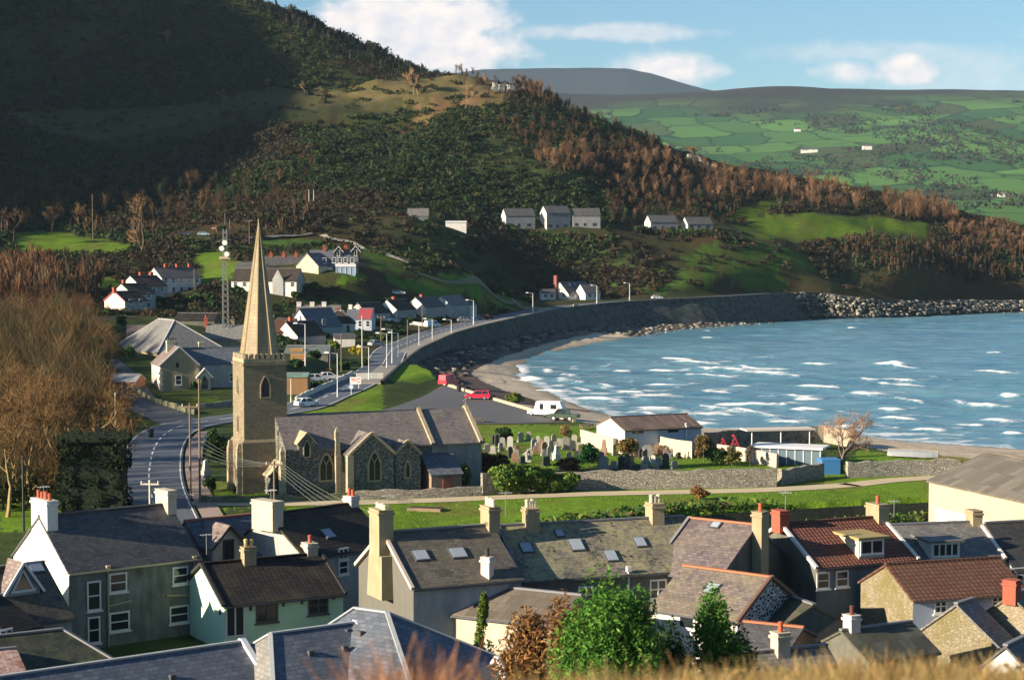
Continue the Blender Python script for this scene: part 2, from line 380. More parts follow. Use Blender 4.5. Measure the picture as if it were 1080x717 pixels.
def offs(P, d):
    o = []
    for i, p in enumerate(P):
        a = np.array(P[max(0, i-1)][:2]); b = np.array(P[min(len(P)-1, i+1)][:2]); t = (b-a)/np.linalg.norm(b-a)
        o.append((p[0]-t[1]*d, p[1]+t[0]*d, p[2]))
    return o
ROAD += offs(WALL, 7.0)[1:]
def smooth_line(P, step):
    P = np.array(P, float); Q = np.vstack([2*P[0]-P[1], P, 2*P[-1]-P[-2]]); o = []
    for i in range(1, len(Q)-2):
        n = max(2, int(np.linalg.norm(Q[i+1]-Q[i])/step))
        for j in range(n):
            t = j/n; a, b, c, d = Q[i-1], Q[i], Q[i+1], Q[i+2]
            o.append(.5*((2*b)+(c-a)*t+(2*a-5*b+4*c-d)*t*t+(3*b-a-3*c+d)*t**3))
    o.append(P[-1]); return np.array(o)
ROADC = smooth_line(ROAD, 6.0); ROADC[:, 2] = np.maximum(ROADC[:, 2], 0)
RIVER = pw([(560, 572, 0), (640, 566, 0), (700, 558, 0), (760, 549, 0), (900, 540, 0), (1000, 535, 0), (1200, 530, 0)])
CPARK = pw([(300, 447, 0), (300, 440, 0), (402, 436, 0), (404, 409, 0), (440, 409, 0), (466, 404, 0), (520, 421, 0), (565, 434, 0), (604, 445, 0), (495, 449, 0)])
def H(x, y, detail=True):
    x = np.atleast_1d(np.asarray(x, float)); y = np.atleast_1d(np.asarray(y, float)); sh = x.shape; x = x.ravel(); y = y.ravel()
    h = np.empty(x.shape)
    for i in range(0, len(x), 20000):
        s = slice(i, i+20000)
        h[s] = np.sqrt((x[s, None]-_P[None, :, 0])**2+(y[s, None]-_P[None, :, 1])**2+_c2)@_w[:_n]+_w[_n]
    flat = (y > 95)*(y < 330)*np.clip((330-y)/40, 0, 1)*np.clip((x+110)/30, 0, 1)
    h = h*(1-flat)
    if detail:
        hm = np.clip((h-10)/40, 0, 1)*np.clip((y-400)/150, 0, 1)
        h = h+hm*((fbm(x/60, y/60, 4, 3)-.47)*16+(fbm(x/14, y/14, 3, 9)-.44)*4.0)
        h = h+np.clip((90-y)/30, 0, 1)*(fbm(x/5, y/5, 3, 5)-.45)*1.2
    # river channel in front of the green
    d, bi, bt = seg_dist(x, y, RIVER); k = np.clip((7.0-d)/1.2, 0, 1); h = h*(1-k)+(-3.2)*k
    k = np.clip((32-np.hypot(x-16, (y-698)*.8))/14, 0, 1); h = h*(1-k)+5.9*k
    d, _, _ = seg_dist(x, y, CPARK+[CPARK[0]]); k = np.where(inside(x, y, CPARK), 1, np.clip((10-d)/8, 0, 1)); h = h*(1-k)
    # road bed
    d, bi, bt = seg_dist(x, y, ROADC); z = ROADC[bi, 2]*(1-bt)+ROADC[np.minimum(bi+1, len(ROADC)-1), 2]*bt
    k = np.clip((16-d)/9, 0, 1); k = k*k*(3-2*k); h = h*(1-k)+(z-.12)*k
    # shore
    e, ei, et = seg_dist(x, y, EDGE); w, wi, wt_ = seg_dist(x, y, WATER)
    sea = inside(x, y, LANDSEA); wet = inside(x, y, SEAPOLY)
    wall = ei >= NB-1
    drop = sea | (wall & (e < 3.0))
    top = np.where(wall, np.interp(y, [440, 500, 560, 650], [.5, .2, -.6, -1.7]), -.25)
    t = e/(e+w+1e-6); zz = top*(1-t)+(-3.0)*t+np.where(wall, (fbm(x/6, y/6, 3, 2)-.45)*.8, 0)*np.clip(w/6, 0, 1)
    zz = np.where(wet, -3.0-.07*np.minimum(w, 60), zz)
    zz = np.where(wall & ~sea, top, zz)
    h = np.where(drop, zz, h)
    return h.reshape(sh)
def h1(x, y): return float(H(np.array([x]), np.array([y]))[0])
# terrain mesh
azs = np.concatenate([np.linspace(-1.45, -.32, 90)[:-1], np.linspace(-.32, .32, 760), np.linspace(.32, .9, 40)[1:]])
ds = np.concatenate([np.linspace(-45, 30, 26)[:-1], 30*np.exp(np.linspace(0, math.log(1500/30), 620))])
def tgrid():
    A, D = np.meshgrid(azs, ds)
    X = np.where(D > 30, A*D, A*np.maximum(30, np.abs(D)*1.2)); return X, D
TX, TY = tgrid(); TZ = H(TX, TY)
# land cover
def pxpoly(l, z=None, Y=None): return [tuple(at(x, y, z)) if z is not None else tuple(atY(x, y, Y)[:2]) for x, y in l]
def hitpoly(l):                      # outline surveyed on the terrain itself
    o = []
    for x, y in l:
        Ys = np.linspace(120, 1200, 700); r = ray(x, y); s = Ys/r[1]; hz = H(r[0]*s, Ys, False); zz = CAM_Z+r[2]*s
        k = np.where(hz >= zz)[0]; Y = Ys[k[0]] if len(k) else 1000; o.append((r[0]*Y/r[1], Y))
    return o
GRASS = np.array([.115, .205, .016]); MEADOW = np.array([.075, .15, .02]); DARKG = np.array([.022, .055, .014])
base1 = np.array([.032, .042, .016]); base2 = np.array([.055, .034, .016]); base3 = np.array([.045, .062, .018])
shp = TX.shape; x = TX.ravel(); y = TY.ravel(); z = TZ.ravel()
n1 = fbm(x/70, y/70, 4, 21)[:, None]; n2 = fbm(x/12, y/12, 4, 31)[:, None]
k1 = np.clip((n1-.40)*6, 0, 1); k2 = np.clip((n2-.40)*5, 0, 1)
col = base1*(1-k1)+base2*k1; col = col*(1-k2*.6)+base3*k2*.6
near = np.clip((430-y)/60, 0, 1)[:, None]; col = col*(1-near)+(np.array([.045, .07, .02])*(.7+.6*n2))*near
fore = np.clip((95-y)/10, 0, 1)[:, None]; col = col*(1-fore)+np.array([.13, .085, .03])*fore
xw = x+(fbm(x/9, y/9, 3, 71)-.44)*14; yw = y+(fbm(x/9, y/9, 3, 77)-.44)*22; xs = x+(fbm(x/1.5, y/1.5, 3, 71)-.44)*1.6; ys = y+(fbm(x/1.5, y/1.5, 3, 77)-.44)*2.4
def paint(P, c, jit=.25, edge=0, far=True):
    global col
    k = inside(xw, yw, P) if far else inside(xs, ys, P)
    if edge:
        d, _, _ = seg_dist(x, y, list(P)+[P[0]]); k = k & (d > 0)
    col[k] = np.asarray(c)*(1-jit+2*jit*n2[k]); wv2 = np.clip((fbm(x[k]/7, y[k]/12, 4, 97)-.52)*5, 0, .6)[:, None]; col[k] = col[k]*(1-wv2)+np.array([.14, .135, .035])*np.mean(c)/.11*wv2
for P, c in [([(8, 246), (60, 244), (110, 256), (148, 264), (130, 272), (60, 270), (14, 268)], GRASS*.8), ([(200, 272), (245, 268), (250, 297), (210, 296)], GRASS*.8), ([(40, 290), (120, 293), (128, 306), (60, 308)], GRASS*.7),
             ([(270, 248), (340, 246), (400, 270), (425, 284), (390, 284), (380, 272), (330, 262), (280, 262)], MEADOW*.75), ([(355, 291), (385, 289), (392, 296), (360, 298)], GRASS*.8),
             ([(405, 292), (440, 298), (560, 318), (545, 327), (470, 312), (430, 312)], MEADOW), ([(640, 296), (690, 284), (740, 286), (760, 302), (700, 310), (640, 312)], MEADOW*.8),
             ([(770, 236), (800, 232), (880, 230), (945, 233), (985, 238), (980, 245), (930, 250), (860, 255), (800, 252)], GRASS*.62), ([(755, 228), (795, 215), (830, 219), (800, 232)], GRASS*.5),
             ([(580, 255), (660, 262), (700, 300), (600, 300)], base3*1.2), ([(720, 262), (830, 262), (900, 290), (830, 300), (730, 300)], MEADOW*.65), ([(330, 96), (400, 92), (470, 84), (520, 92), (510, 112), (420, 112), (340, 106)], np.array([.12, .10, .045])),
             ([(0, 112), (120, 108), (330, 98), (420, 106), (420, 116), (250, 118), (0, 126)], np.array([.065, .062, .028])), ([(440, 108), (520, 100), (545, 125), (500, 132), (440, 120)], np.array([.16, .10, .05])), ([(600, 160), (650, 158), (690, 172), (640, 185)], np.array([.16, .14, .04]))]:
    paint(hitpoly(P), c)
for P in ([(300, 530), (420, 530), (700, 521), (1000, 506), (1080, 500), (1080, 540), (760, 545), (600, 556), (420, 562), (300, 560)], [(205, 505), (300, 512), (380, 517), (512, 524), (700, 512), (830, 508), (1010, 497), (1010, 512), (600, 528), (300, 535), (205, 530)],
          [(495, 447), (640, 449), (700, 470), (700, 490), (520, 495), (490, 490)], [(700, 480), (820, 486), (815, 500), (700, 505)], [(870, 486), (900, 484), (905, 508), (815, 510), (820, 492)], [(296, 440), (345, 420), (372, 409), (403, 404), (404, 434), (320, 438)],
          [(402, 408), (436, 382), (462, 402), (440, 409)], [(205, 520), (235, 512), (240, 540), (205, 540)], [(0, 520), (70, 522), (70, 560), (0, 560)], [(905, 474), (960, 481), (1010, 484), (1010, 498), (890, 500)], [(1000, 484), (1090, 492), (1090, 560), (1000, 545)]):
    paint(pxpoly(P, 0), GRASS, .35, far=False)
PLATE = 0
paint(pxpoly([(205, 418), (245, 416), (245, 422), (215, 426)], 1), GRASS*.7)
# beach and foreshore
sea = inside(x, y, LANDSEA); e, ei, et = seg_dist(x, y, EDGE); w, wi, wt_ = seg_dist(x, y, WATER)
SAND = np.array([.50, .43, .33]); WETS = np.array([.27, .235, .18]); ROCK = np.array([.085, .08, .075]); WEED = np.array([.05, .022, .022])
k = sea[:, None]; ew = (ei >= NB-4)[:, None]
t = np.clip(w/3.5, 0, 1)[:, None]; b = WETS*(1-t)+SAND*t*(.75+.5*n2)
rk = (ROCK*(1-k2)+np.array([.16, .15, .13])*k2); rk = np.where(n1 > .5, rk, WEED*.5+rk*.5)
mid = (((y > 340) & (y < 620)) & (e > 13) & (x > -30))[:, None]
col = np.where(k, np.where(ew & ~mid, rk, b), col)
col = np.where((inside(x, y, LANDSEA) & inside(x, y, SEAPOLY))[:, None], WETS*.6, col)
paint(pxpoly([(972, 471), (1040, 476), (1040, 489), (990, 485)], .2), np.array([.20, .17, .035]), .35, far=False)
nr = len(azs); idx = np.arange(len(x)).reshape(shp)
fc = np.stack([idx[:-1, :-1], idx[:-1, 1:], idx[1:, 1:], idx[1:, :-1]], -1).reshape(-1, 4)
t = NT('ground_cover'); a = t.n('ShaderNodeAttribute', attribute_name='Col'); v = t.geo()
m1 = t.noise(v, .35, 5, .65); m2 = t.noise(v, 3.0, 4, .6)
cl = t.mix(1.0, a.outputs['Color'], t.mix(m1, (.45, .45, .5), (1.5, 1.45, 1.3)), 'MULTIPLY'); cl = t.mix(1.0, cl, t.mix(m2, (.6, .6, .6), (1.35, 1.35, 1.35)), 'MULTIPLY')
t.bump(t.math('ADD', m1, t.math('MULTIPLY', m2, .35)), .5, .5)
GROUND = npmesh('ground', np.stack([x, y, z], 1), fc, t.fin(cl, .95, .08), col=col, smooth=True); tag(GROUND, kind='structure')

# far hills across the bay
FP = np.array([tuple(atY(*a)) for a in [(440, 100, 6000), (520, 92, 6000), (560, 97, 5500), (650, 100, 5400), (740, 97, 5300), (800, 92, 5300), (850, 93, 5200), (880, 95, 5200), (980, 98, 5100), (1080, 100, 5000), (1250, 104, 5000), (300, 100, 6000), (1500, 110, 5200), (-100, 60, 6200),
      (600, 112, 4900), (700, 125, 4600), (800, 135, 4200), (900, 140, 4000), (1000, 140, 3900), (1080, 145, 3800), (700, 155, 3900), (850, 165, 3500), (1000, 175, 3200), (1080, 190, 2900), (900, 195, 3000), (800, 190, 3200), (1000, 215, 2500), (1080, 225, 2300), (1250, 230, 2300), (900, 232, 2200), (700, 215, 2600), (500, 215, 2600), (500, 150, 3900), (1000, 250, 1900), (1250, 255, 1900), (700, 250, 1950), (1500, 250, 2200), (1500, 180, 3400)]])
_f = np.sqrt((FP[:, None, 0]-FP[None, :, 0])**2+(FP[:, None, 1]-FP[None, :, 1])**2+150**2); _fm = np.zeros((len(FP)+1,)*2); _fm[:-1, :-1] = _f; _fm[-1, :-1] = 1; _fm[:-1, -1] = 1
_fw = np.linalg.solve(_fm, np.append(FP[:, 2], 0))
def HF(x, y): return np.sqrt((x[..., None]-FP[:, 0])**2+(y[..., None]-FP[:, 1])**2+150**2)@_fw[:-1]+_fw[-1]+(fbm(x/500, y/500, 4, 4)-.47)*26
ya = np.linspace(-.5, .55, 420); yd = np.linspace(1750, 6200, 200); A, D = np.meshgrid(ya, yd); X = A*D; Z = HF(X, D)
Z = np.where(D > 5500, Z-(D-5500)*.25, Z); idx = np.arange(X.size).reshape(X.shape)
fc = np.stack([idx[:-1, :-1], idx[:-1, 1:], idx[1:, 1:], idx[1:, :-1]], -1).reshape(-1, 4)
t = NT('far_farmland'); v = t.geo(); dv = t.n('ShaderNodeTexNoise'); dv.inputs['Scale'].default_value = .004; dv.inputs['Detail'].default_value = 3; t.l(v, dv.inputs['Vector'])
vm = t.n('ShaderNodeVectorMath', operation='MULTIPLY_ADD'); t.l(dv.outputs['Color'], vm.inputs[0]); vm.inputs[1].default_value = (130, 130, 0); t.l(v, vm.inputs[2])
fv = t.mapv(vm.outputs[0], (1/105, 1/235, 0))
vo = t.n('ShaderNodeTexVoronoi', voronoi_dimensions='2D', distance='CHEBYCHEV'); t.l(fv, vo.inputs['Vector']); vo.inputs['Randomness'].default_value = .75; vo.inputs['Scale'].default_value = 1
ve = t.n('ShaderNodeTexVoronoi', voronoi_dimensions='2D', distance='CHEBYCHEV', feature='F2'); t.l(fv, ve.inputs['Vector']); ve.inputs['Randomness'].default_value = .75; ve.inputs['Scale'].default_value = 1
s = t.n('ShaderNodeSeparateXYZ'); t.l(vo.outputs['Color'], s.inputs[0]); p = t.n('ShaderNodeSeparateXYZ'); t.l(v, p.inputs[0])
fld = t.mix(s.outputs[0], (.022, .075, .024), (.10, .21, .04)); fld = t.mix(t.ramp(s.outputs[1], .78, .86), fld, (.05, .07, .025))
nn = t.noise(v, .02, 4)
hedge = t.math('SUBTRACT', 1, t.ramp(t.math('ADD', t.math('SUBTRACT', ve.outputs['Distance'], vo.outputs['Distance']), t.math('MULTIPLY', nn, -.05)), .0, .06))
fld = t.mix(t.math('MULTIPLY', hedge, .9), fld, (.012, .03, .015))
wd = t.ramp(t.noise(v, .0022, 5, .62), .56, .61); fld = t.mix(t.math('MULTIPLY', wd, .85), fld, (.018, .033, .02))
mo = t.math('ADD', p.outputs[2], t.math('MULTIPLY', t.noise(v, .0012, 4, .6), 260)); moor = t.mix(t.noise(v, .004, 6, .7), (.016, .018, .016), (.045, .034, .024))
fld = t.mix(t.ramp(mo, 455, 530), fld, moor)
FAR = npmesh('far_hill', np.stack([X.ravel(), D.ravel(), Z.ravel()], 1), fc, t.fin(fld, .95, .05), smooth=True); tag(FAR, kind='structure')
# the flat-topped moor behind it
prof = [(300, 92), (470, 78), (510, 73), (560, 72), (620, 71.5), (660, 72), (690, 78), (715, 86), (740, 93), (800, 104), (1000, 115)]
v = []; f = []
for i, (px, py) in enumerate(np.array([(a, np.interp(a, *zip(*prof))) for a in np.linspace(300, 1000, 120)])):
    p = atY(px, py+.8*fbm(np.array([px/9]), np.array([1.]), 3)[0], 8600)
    v += [(p[0]*1.06, 9400, p[2]+20), tuple(p), (p[0]*.99, 8450, p[2]*.86), (p[0]*.94, 7800, p[2]*.45), (p[0]*.9, 7000, 30)]
n_ = 5; f = [[i*n_+j, i*n_+j+1, (i+1)*n_+j+1, (i+1)*n_+j] for i in range(119) for j in range(4)]
t = NT('far_moorland'); vv = t.geo()
o = npmesh('moorland_hill', v, f, t.fin(t.mix(t.noise(vv, .004, 6, .7), (.012, .016, .022), (.028, .028, .03)), .95, .05), smooth=True); tag(o, kind='structure')

# ------------------------------------------------------------------ sea
BRK = [(520, 391, 26), (548, 401, 50), (585, 412, 64), (628, 421, 70), (660, 413, 40), (700, 405, 50), (735, 382, 62), (715, 378, 40), (763, 390, 50), (858, 384, 34), (940, 385, 44), (807, 393, 66), (753, 397, 60), (942, 404, 64), (975, 395, 24), (1053, 391, 56), (917, 415, 46), (863, 408, 60), (852, 420, 36), (810, 417, 24),
       (963, 419, 24), (787, 427, 84), (753, 413, 40), (940, 431, 36), (850, 433, 40), (1035, 429, 34), (947, 442, 50), (827, 445, 40), (1020, 448, 36), (1053, 443, 50), (753, 437, 50), (690, 431, 60), (730, 446, 60), (690, 416, 60), (640, 405, 30), (600, 395, 20), (690, 366, 14), (745, 356, 16), (820, 350, 16), (900, 346, 14), (980, 366, 26), (1050, 372, 20), (900, 370, 20), (800, 376, 24), (610, 384, 14), (655, 391, 20),
       (1010, 410, 30), (1065, 417, 26), (880, 396, 24), (700, 391, 40), (1000, 436, 20), (900, 450, 34), (980, 455, 40), (780, 408, 24), (880, 440, 26), (1070, 458, 30)]
gx = np.arange(-14, 300, .7); gy = np.arange(255, 830, .7); X, Y = np.meshgrid(gx, gy)
wv = (fbm(X/9, Y/3.2, 4, 41)-.47)*.8+(fbm(X/30, Y/9, 3, 43)-.44)*1.1; dW, _, _ = seg_dist(X.ravel(), Y.ravel(), WATER); dW = dW.reshape(X.shape)
Z = -3.0+wv*np.clip(dW/25, .15, 1); foam = np.zeros(X.shape); fine = fbm(X/1.6, Y/1.1, 3, 91); mid_ = fbm(X/5, Y/2.5, 3, 93)
BRK = [q for i, q in enumerate(BRK) if q[2] >= 36 or i % 2]; rb = random.Random(3); NBIG = len(BRK)
for i in range(14): BRK.append((rb.uniform(600, 1080), rb.uniform(345, 460), rb.uniform(4, 13)))
for i, (px, py, ln) in enumerate(BRK):
    cx, cy = at(px, py, -2.8); L = ln*cy/2000*.62; an = rb.uniform(-.75, -.3)
    j0, j1 = np.searchsorted(gx, [cx-L*1.7-3, cx+L*1.7+3]); i0, i1 = np.searchsorted(gy, [cy-L*.9-14, cy+L*.9+22]); sl_ = (slice(i0, i1), slice(j0, j1)); x_, y_ = X[sl_], Y[sl_]
    if x_.size == 0: continue
    dx = (x_-cx)*math.cos(an)+(y_-cy)*math.sin(an); dy = -(x_-cx)*math.sin(an)+(y_-cy)*math.cos(an); big_ = i < NBIG
    q = rb.uniform(-.3, .3); env = np.clip(1.15-np.abs(dx/L-q*.3)**1.6*1.15, 0, 1)*np.clip(.35+1.25*fbm(dx/3.5+i*9, dx*0+i, 3, 16), 0, 1.1)
    dy = dy+(fbm(dx/6+i*9, dx*0+i, 4, 6)-.47)*(4.5 if big_ else 1.5)
    Z[sl_] += (.5 if big_ else .2)*env*np.where(dy > 0, np.exp(-(dy/3.2)**2), np.exp(-(dy/.9)**2))
    f_ = env*np.where(dy > 0, np.exp(-(dy/(2.0 if big_ else .7))**2), np.exp(-(dy/.9)**2))*(.75+.75*fine[sl_])*(1.15 if big_ else .8)
    if big_: f_ = np.maximum(f_, np.clip(1.35-np.abs(dx/L/1.25)**2*1.35, 0, 1)*np.where(dy > 0, np.exp(-(dy/17)**2), 0)*np.clip((mid_[sl_]-.40)*3.4, 0, .72))
    foam[sl_] = np.maximum(foam[sl_], f_)
for i, (q0, q1) in enumerate([((600, 374), (770, 394)), ((660, 380), (870, 400)), ((556, 397), (700, 414)), ((680, 399), (870, 420)), ((636, 412), (790, 430)), ((760, 386), (965, 404)), ((800, 406), (990, 428)), ((860, 379), (1070, 398)), ((900, 413), (1090, 434)), ((940, 396), (1090, 412)), ((716, 425), (850, 441)), ((850, 430), (1010, 448)), ((600, 402), (700, 413))]):
    a_, b_ = np.array(at(*q0, -2.8)), np.array(at(*q1, -2.8)); L = np.linalg.norm(b_-a_); ux, uy = (b_-a_)/L
    dx = (X-a_[0])*ux+(Y-a_[1])*uy; dy = -(X-a_[0])*uy+(Y-a_[1])*ux; dy = dy+(fbm(dx/22+i*7, dx*0+i, 4, 66)-.47)*16+(fbm(dx/4+i*7, dx*0+i, 3, 67)-.45)*2.4
    env = np.clip((fbm(dx/13+i*11, dx*0+i*3, 3, 68)-.41)*5.5, 0, 1)*np.clip(dx/8, 0, 1)*np.clip((L-dx)/8, 0, 1)
    Z += .42*np.clip(env+.35, 0, 1)*np.where(dy > 0, np.exp(-(dy/3.5)**2), np.exp(-(dy/1.0)**2))*(np.abs(dy) < 12)
    foam = np.maximum(foam, env*np.where(dy > 0, np.exp(-(dy/1.7)**2), np.exp(-(dy/.7)**2))*(.6+.8*fine)); foam = np.maximum(foam, np.clip(env*1.3, 0, 1)*np.where(dy > 0, np.exp(-(dy/13)**2), 0)*np.clip((mid_-.43)*3.2, 0, .62))
nearb = (X < 75)*(Y < 470)
for d0, wd_, am in ((1.0, 2.2, 1.0), (7.5, 1.5, .85), (14, 1.3, .8), (22, 1.2, .7)):
    dd = dW+(fbm(X/11, Y/11, 3, int(d0)+5)-.47)*5; k = am*np.exp(-((dd-d0)/wd_)**2)*np.clip((fbm(X/14, Y/14, 2, int(d0)+50)-.33)*4, 0 if d0 > 2 else .6, 1)*(.7+.7*fine)*nearb; foam = np.maximum(foam, k); Z += .3*k*(d0 > 2)
foam = np.maximum(foam, np.clip((mid_-.42)*3.0, 0, .66)*np.exp(-(dW/30)**2)*nearb)
idx = np.arange(X.size).reshape(X.shape); keep = (inside(X.ravel(), Y.ravel(), SEAPOLY) | (dW.ravel() < 4)).reshape(X.shape)
fc = np.stack([idx[:-1, :-1], idx[:-1, 1:], idx[1:, 1:], idx[1:, :-1]], -1)[keep[:-1, :-1]]
used = np.unique(fc); rem = np.zeros(X.size, int); rem[used] = np.arange(len(used)); fc = rem[fc.reshape(-1, 4)]
V = np.stack([X.ravel(), Y.ravel(), Z.ravel()], 1)[used]; cf = np.repeat(foam.ravel()[used][:, None], 3, 1)
t = NT('sea_water'); a = t.n('ShaderNodeAttribute', attribute_name='Col'); v = t.geo()
r1 = t.noise(t.mapv(v, (1, 2.2, 1)), .9, 6, .7); r2 = t.noise(t.mapv(v, (.5, 1.5, 1)), .14, 5, .6); big = t.ramp(t.noise(t.mapv(v, (.35, 1, 1)), .03, 4), .35, .65)
fo = t.ramp(t.math('ADD', a.outputs['Fac'], t.math('MULTIPLY_ADD', r1, .9, -.45)), .36, .80)
wc = t.mix(big, (.045, .15, .22), (.09, .235, .29)); wc = t.mix(t.ramp(r2, .4, .7), wc, (.15, .29, .34))
t.bump(t.math('ADD', r1, t.math('MULTIPLY', r2, 1.5)), .35, .55)
SEAM = t.fin(t.mix(fo, wc, (.80, .80, .78)), t.math('MULTIPLY_ADD', fo, .5, .2), .5)
SEA = npmesh('sea', V, fc, SEAM, col=cf, smooth=True); tag(SEA, kind='structure')
b = MB()
for q in ([(300, 200), (6000, 200), (6000, 3000), (300, 3000)], [(230, 830), (300, 830), (300, 3000), (230, 3000)], [(70, 200), (300, 200), (300, 254.5), (70, 254.5)]): b.poly([(p[0], p[1], -3.05) for p in q])
o = b.build('outer_sea', SEAM); tag(o, kind='structure')
# haze box
b = MB(); b.box((0, 4500), (1, 0), (0, 1), 12000, 9400, -60, 760)
hz = bpy.data.materials.new('haze_air'); hz.use_nodes = True; nt = hz.node_tree; nt.nodes.clear(); on = nt.nodes.new('ShaderNodeOutputMaterial')
pv = nt.nodes.new('ShaderNodeVolumePrincipled'); pv.inputs['Color'].default_value = (.55, .78, 1, 1); pv.inputs['Density'].default_value = 0.000028; nt.links.new(pv.outputs[0], on.inputs['Volume'])
HAZE = b.build('haze', hz); tag(HAZE, kind='stuff')
# ------------------------------------------------------------------ building kit
def V3(p, z): return np.array([p[0], p[1], z])
SKYG = plain('sky_reflection_glass', (.30, .34, .38), .12, .05, 2, 0, .6)  # pale base colour stands for sky reflected in the panes
class Frame:                         # wall frame: ridge middle, along u, out of the front n
    def __init__(s, A, u, L, n): s.A = np.array(A[:2]); s.u = np.array(u); s.n = np.array(n); s.L = L
    def P(s, a, t, z): q = s.A+s.u*a+s.n*t; return np.array([q[0], q[1], z])
def win_part(root, c, u, n, w, h, st='c', glassm=None, fm=None):
    fm = fm or white; glassm = glassm or glass
    c = np.array(c); u3 = np.array([u[0], u[1], 0]); n3 = np.array([n[0], n[1], 0]); z3 = np.array([0, 0, 1.])
    def bx(mb, a0, a1, z0, z1, d0, d1):
        p = []
        for z in (z0, z1):
            for a, d in ((a0, d0), (a1, d0), (a1, d1), (a0, d1)): p.append(c+u3*a+n3*d+z3*z)
        mb.hexa(p)
    g = MB(); bx(g, -w/2, w/2, -h/2, h/2, -.08, .02); pane = g.build('door' if st in ('d', 'fd', 'sd') else 'window', fm if st == 'sd' else glassm, root)
    if st == 't': return pane
    f = MB(); b = min(.09, w*.12)
    bx(f, -w/2-.02, -w/2+b, -h/2, h/2, .0, .06); bx(f, w/2-b, w/2+.02, -h/2, h/2, .0, .06); bx(f, -w/2-.02, w/2+.02, h/2-b, h/2+.03, .0, .065); bx(f, -w/2-.02, w/2+.02, -h/2-.02, -h/2+b, .0, .065)
    if st in ('s', 'c'): bx(f, -w/2+b, w/2-b, -.04, .04, .0, .055)
    if st in ('c', 'fd', 'm'): bx(f, -.05, .05, -h/2+b, h/2-b, .0, .058)
    if st == 'm':
        for k in (-.25, .25): bx(f, k*w-.04, k*w+.04, -h/2+b, h/2-b, .0, .057)
    f.build('frame', fm, pane)
    if st in ('s', 'c', 'm'):
        s = MB(); bx(s, -w/2-.12, w/2+.12, -h/2-.14, -h/2-.03, .0, .13); s.build('sill', fm, pane)
    return pane
def chimney_part(root, c, u, n, lx, ly, z0, z1, mat, pots=2, potm=None, cap=True, along='u', poth=.55, potr=.15):
    b = MB(); b.box(c, u, n, lx, ly, z0, z1)
    if cap: b.box(c, u, n, lx+.16, ly+.16, z1-.28, z1-.12); b.box(c, u, n, lx+.08, ly+.08, z1, z1+.07)
    ch = b.build('chimney', mat, root); c = np.array(c[:2]); d = np.array(u if along == 'u' else n); ext = (lx if along == 'u' else ly)
    for i in range(pots):
        q = c+d*((i+.5)/pots-.5)*ext*.92; p = MB(); zt = z1+.07+poth*(1 if i % 2 == 0 else .88)
        p.tube(V3(q, z1+.02), V3(q, zt), potr, potr*.8, 10); p.tube(V3(q, zt-.12), V3(q, zt-.04), potr*1.05, potr*1.05, 10); p.build('chimney_pot', potm or POT, ch)
    return ch
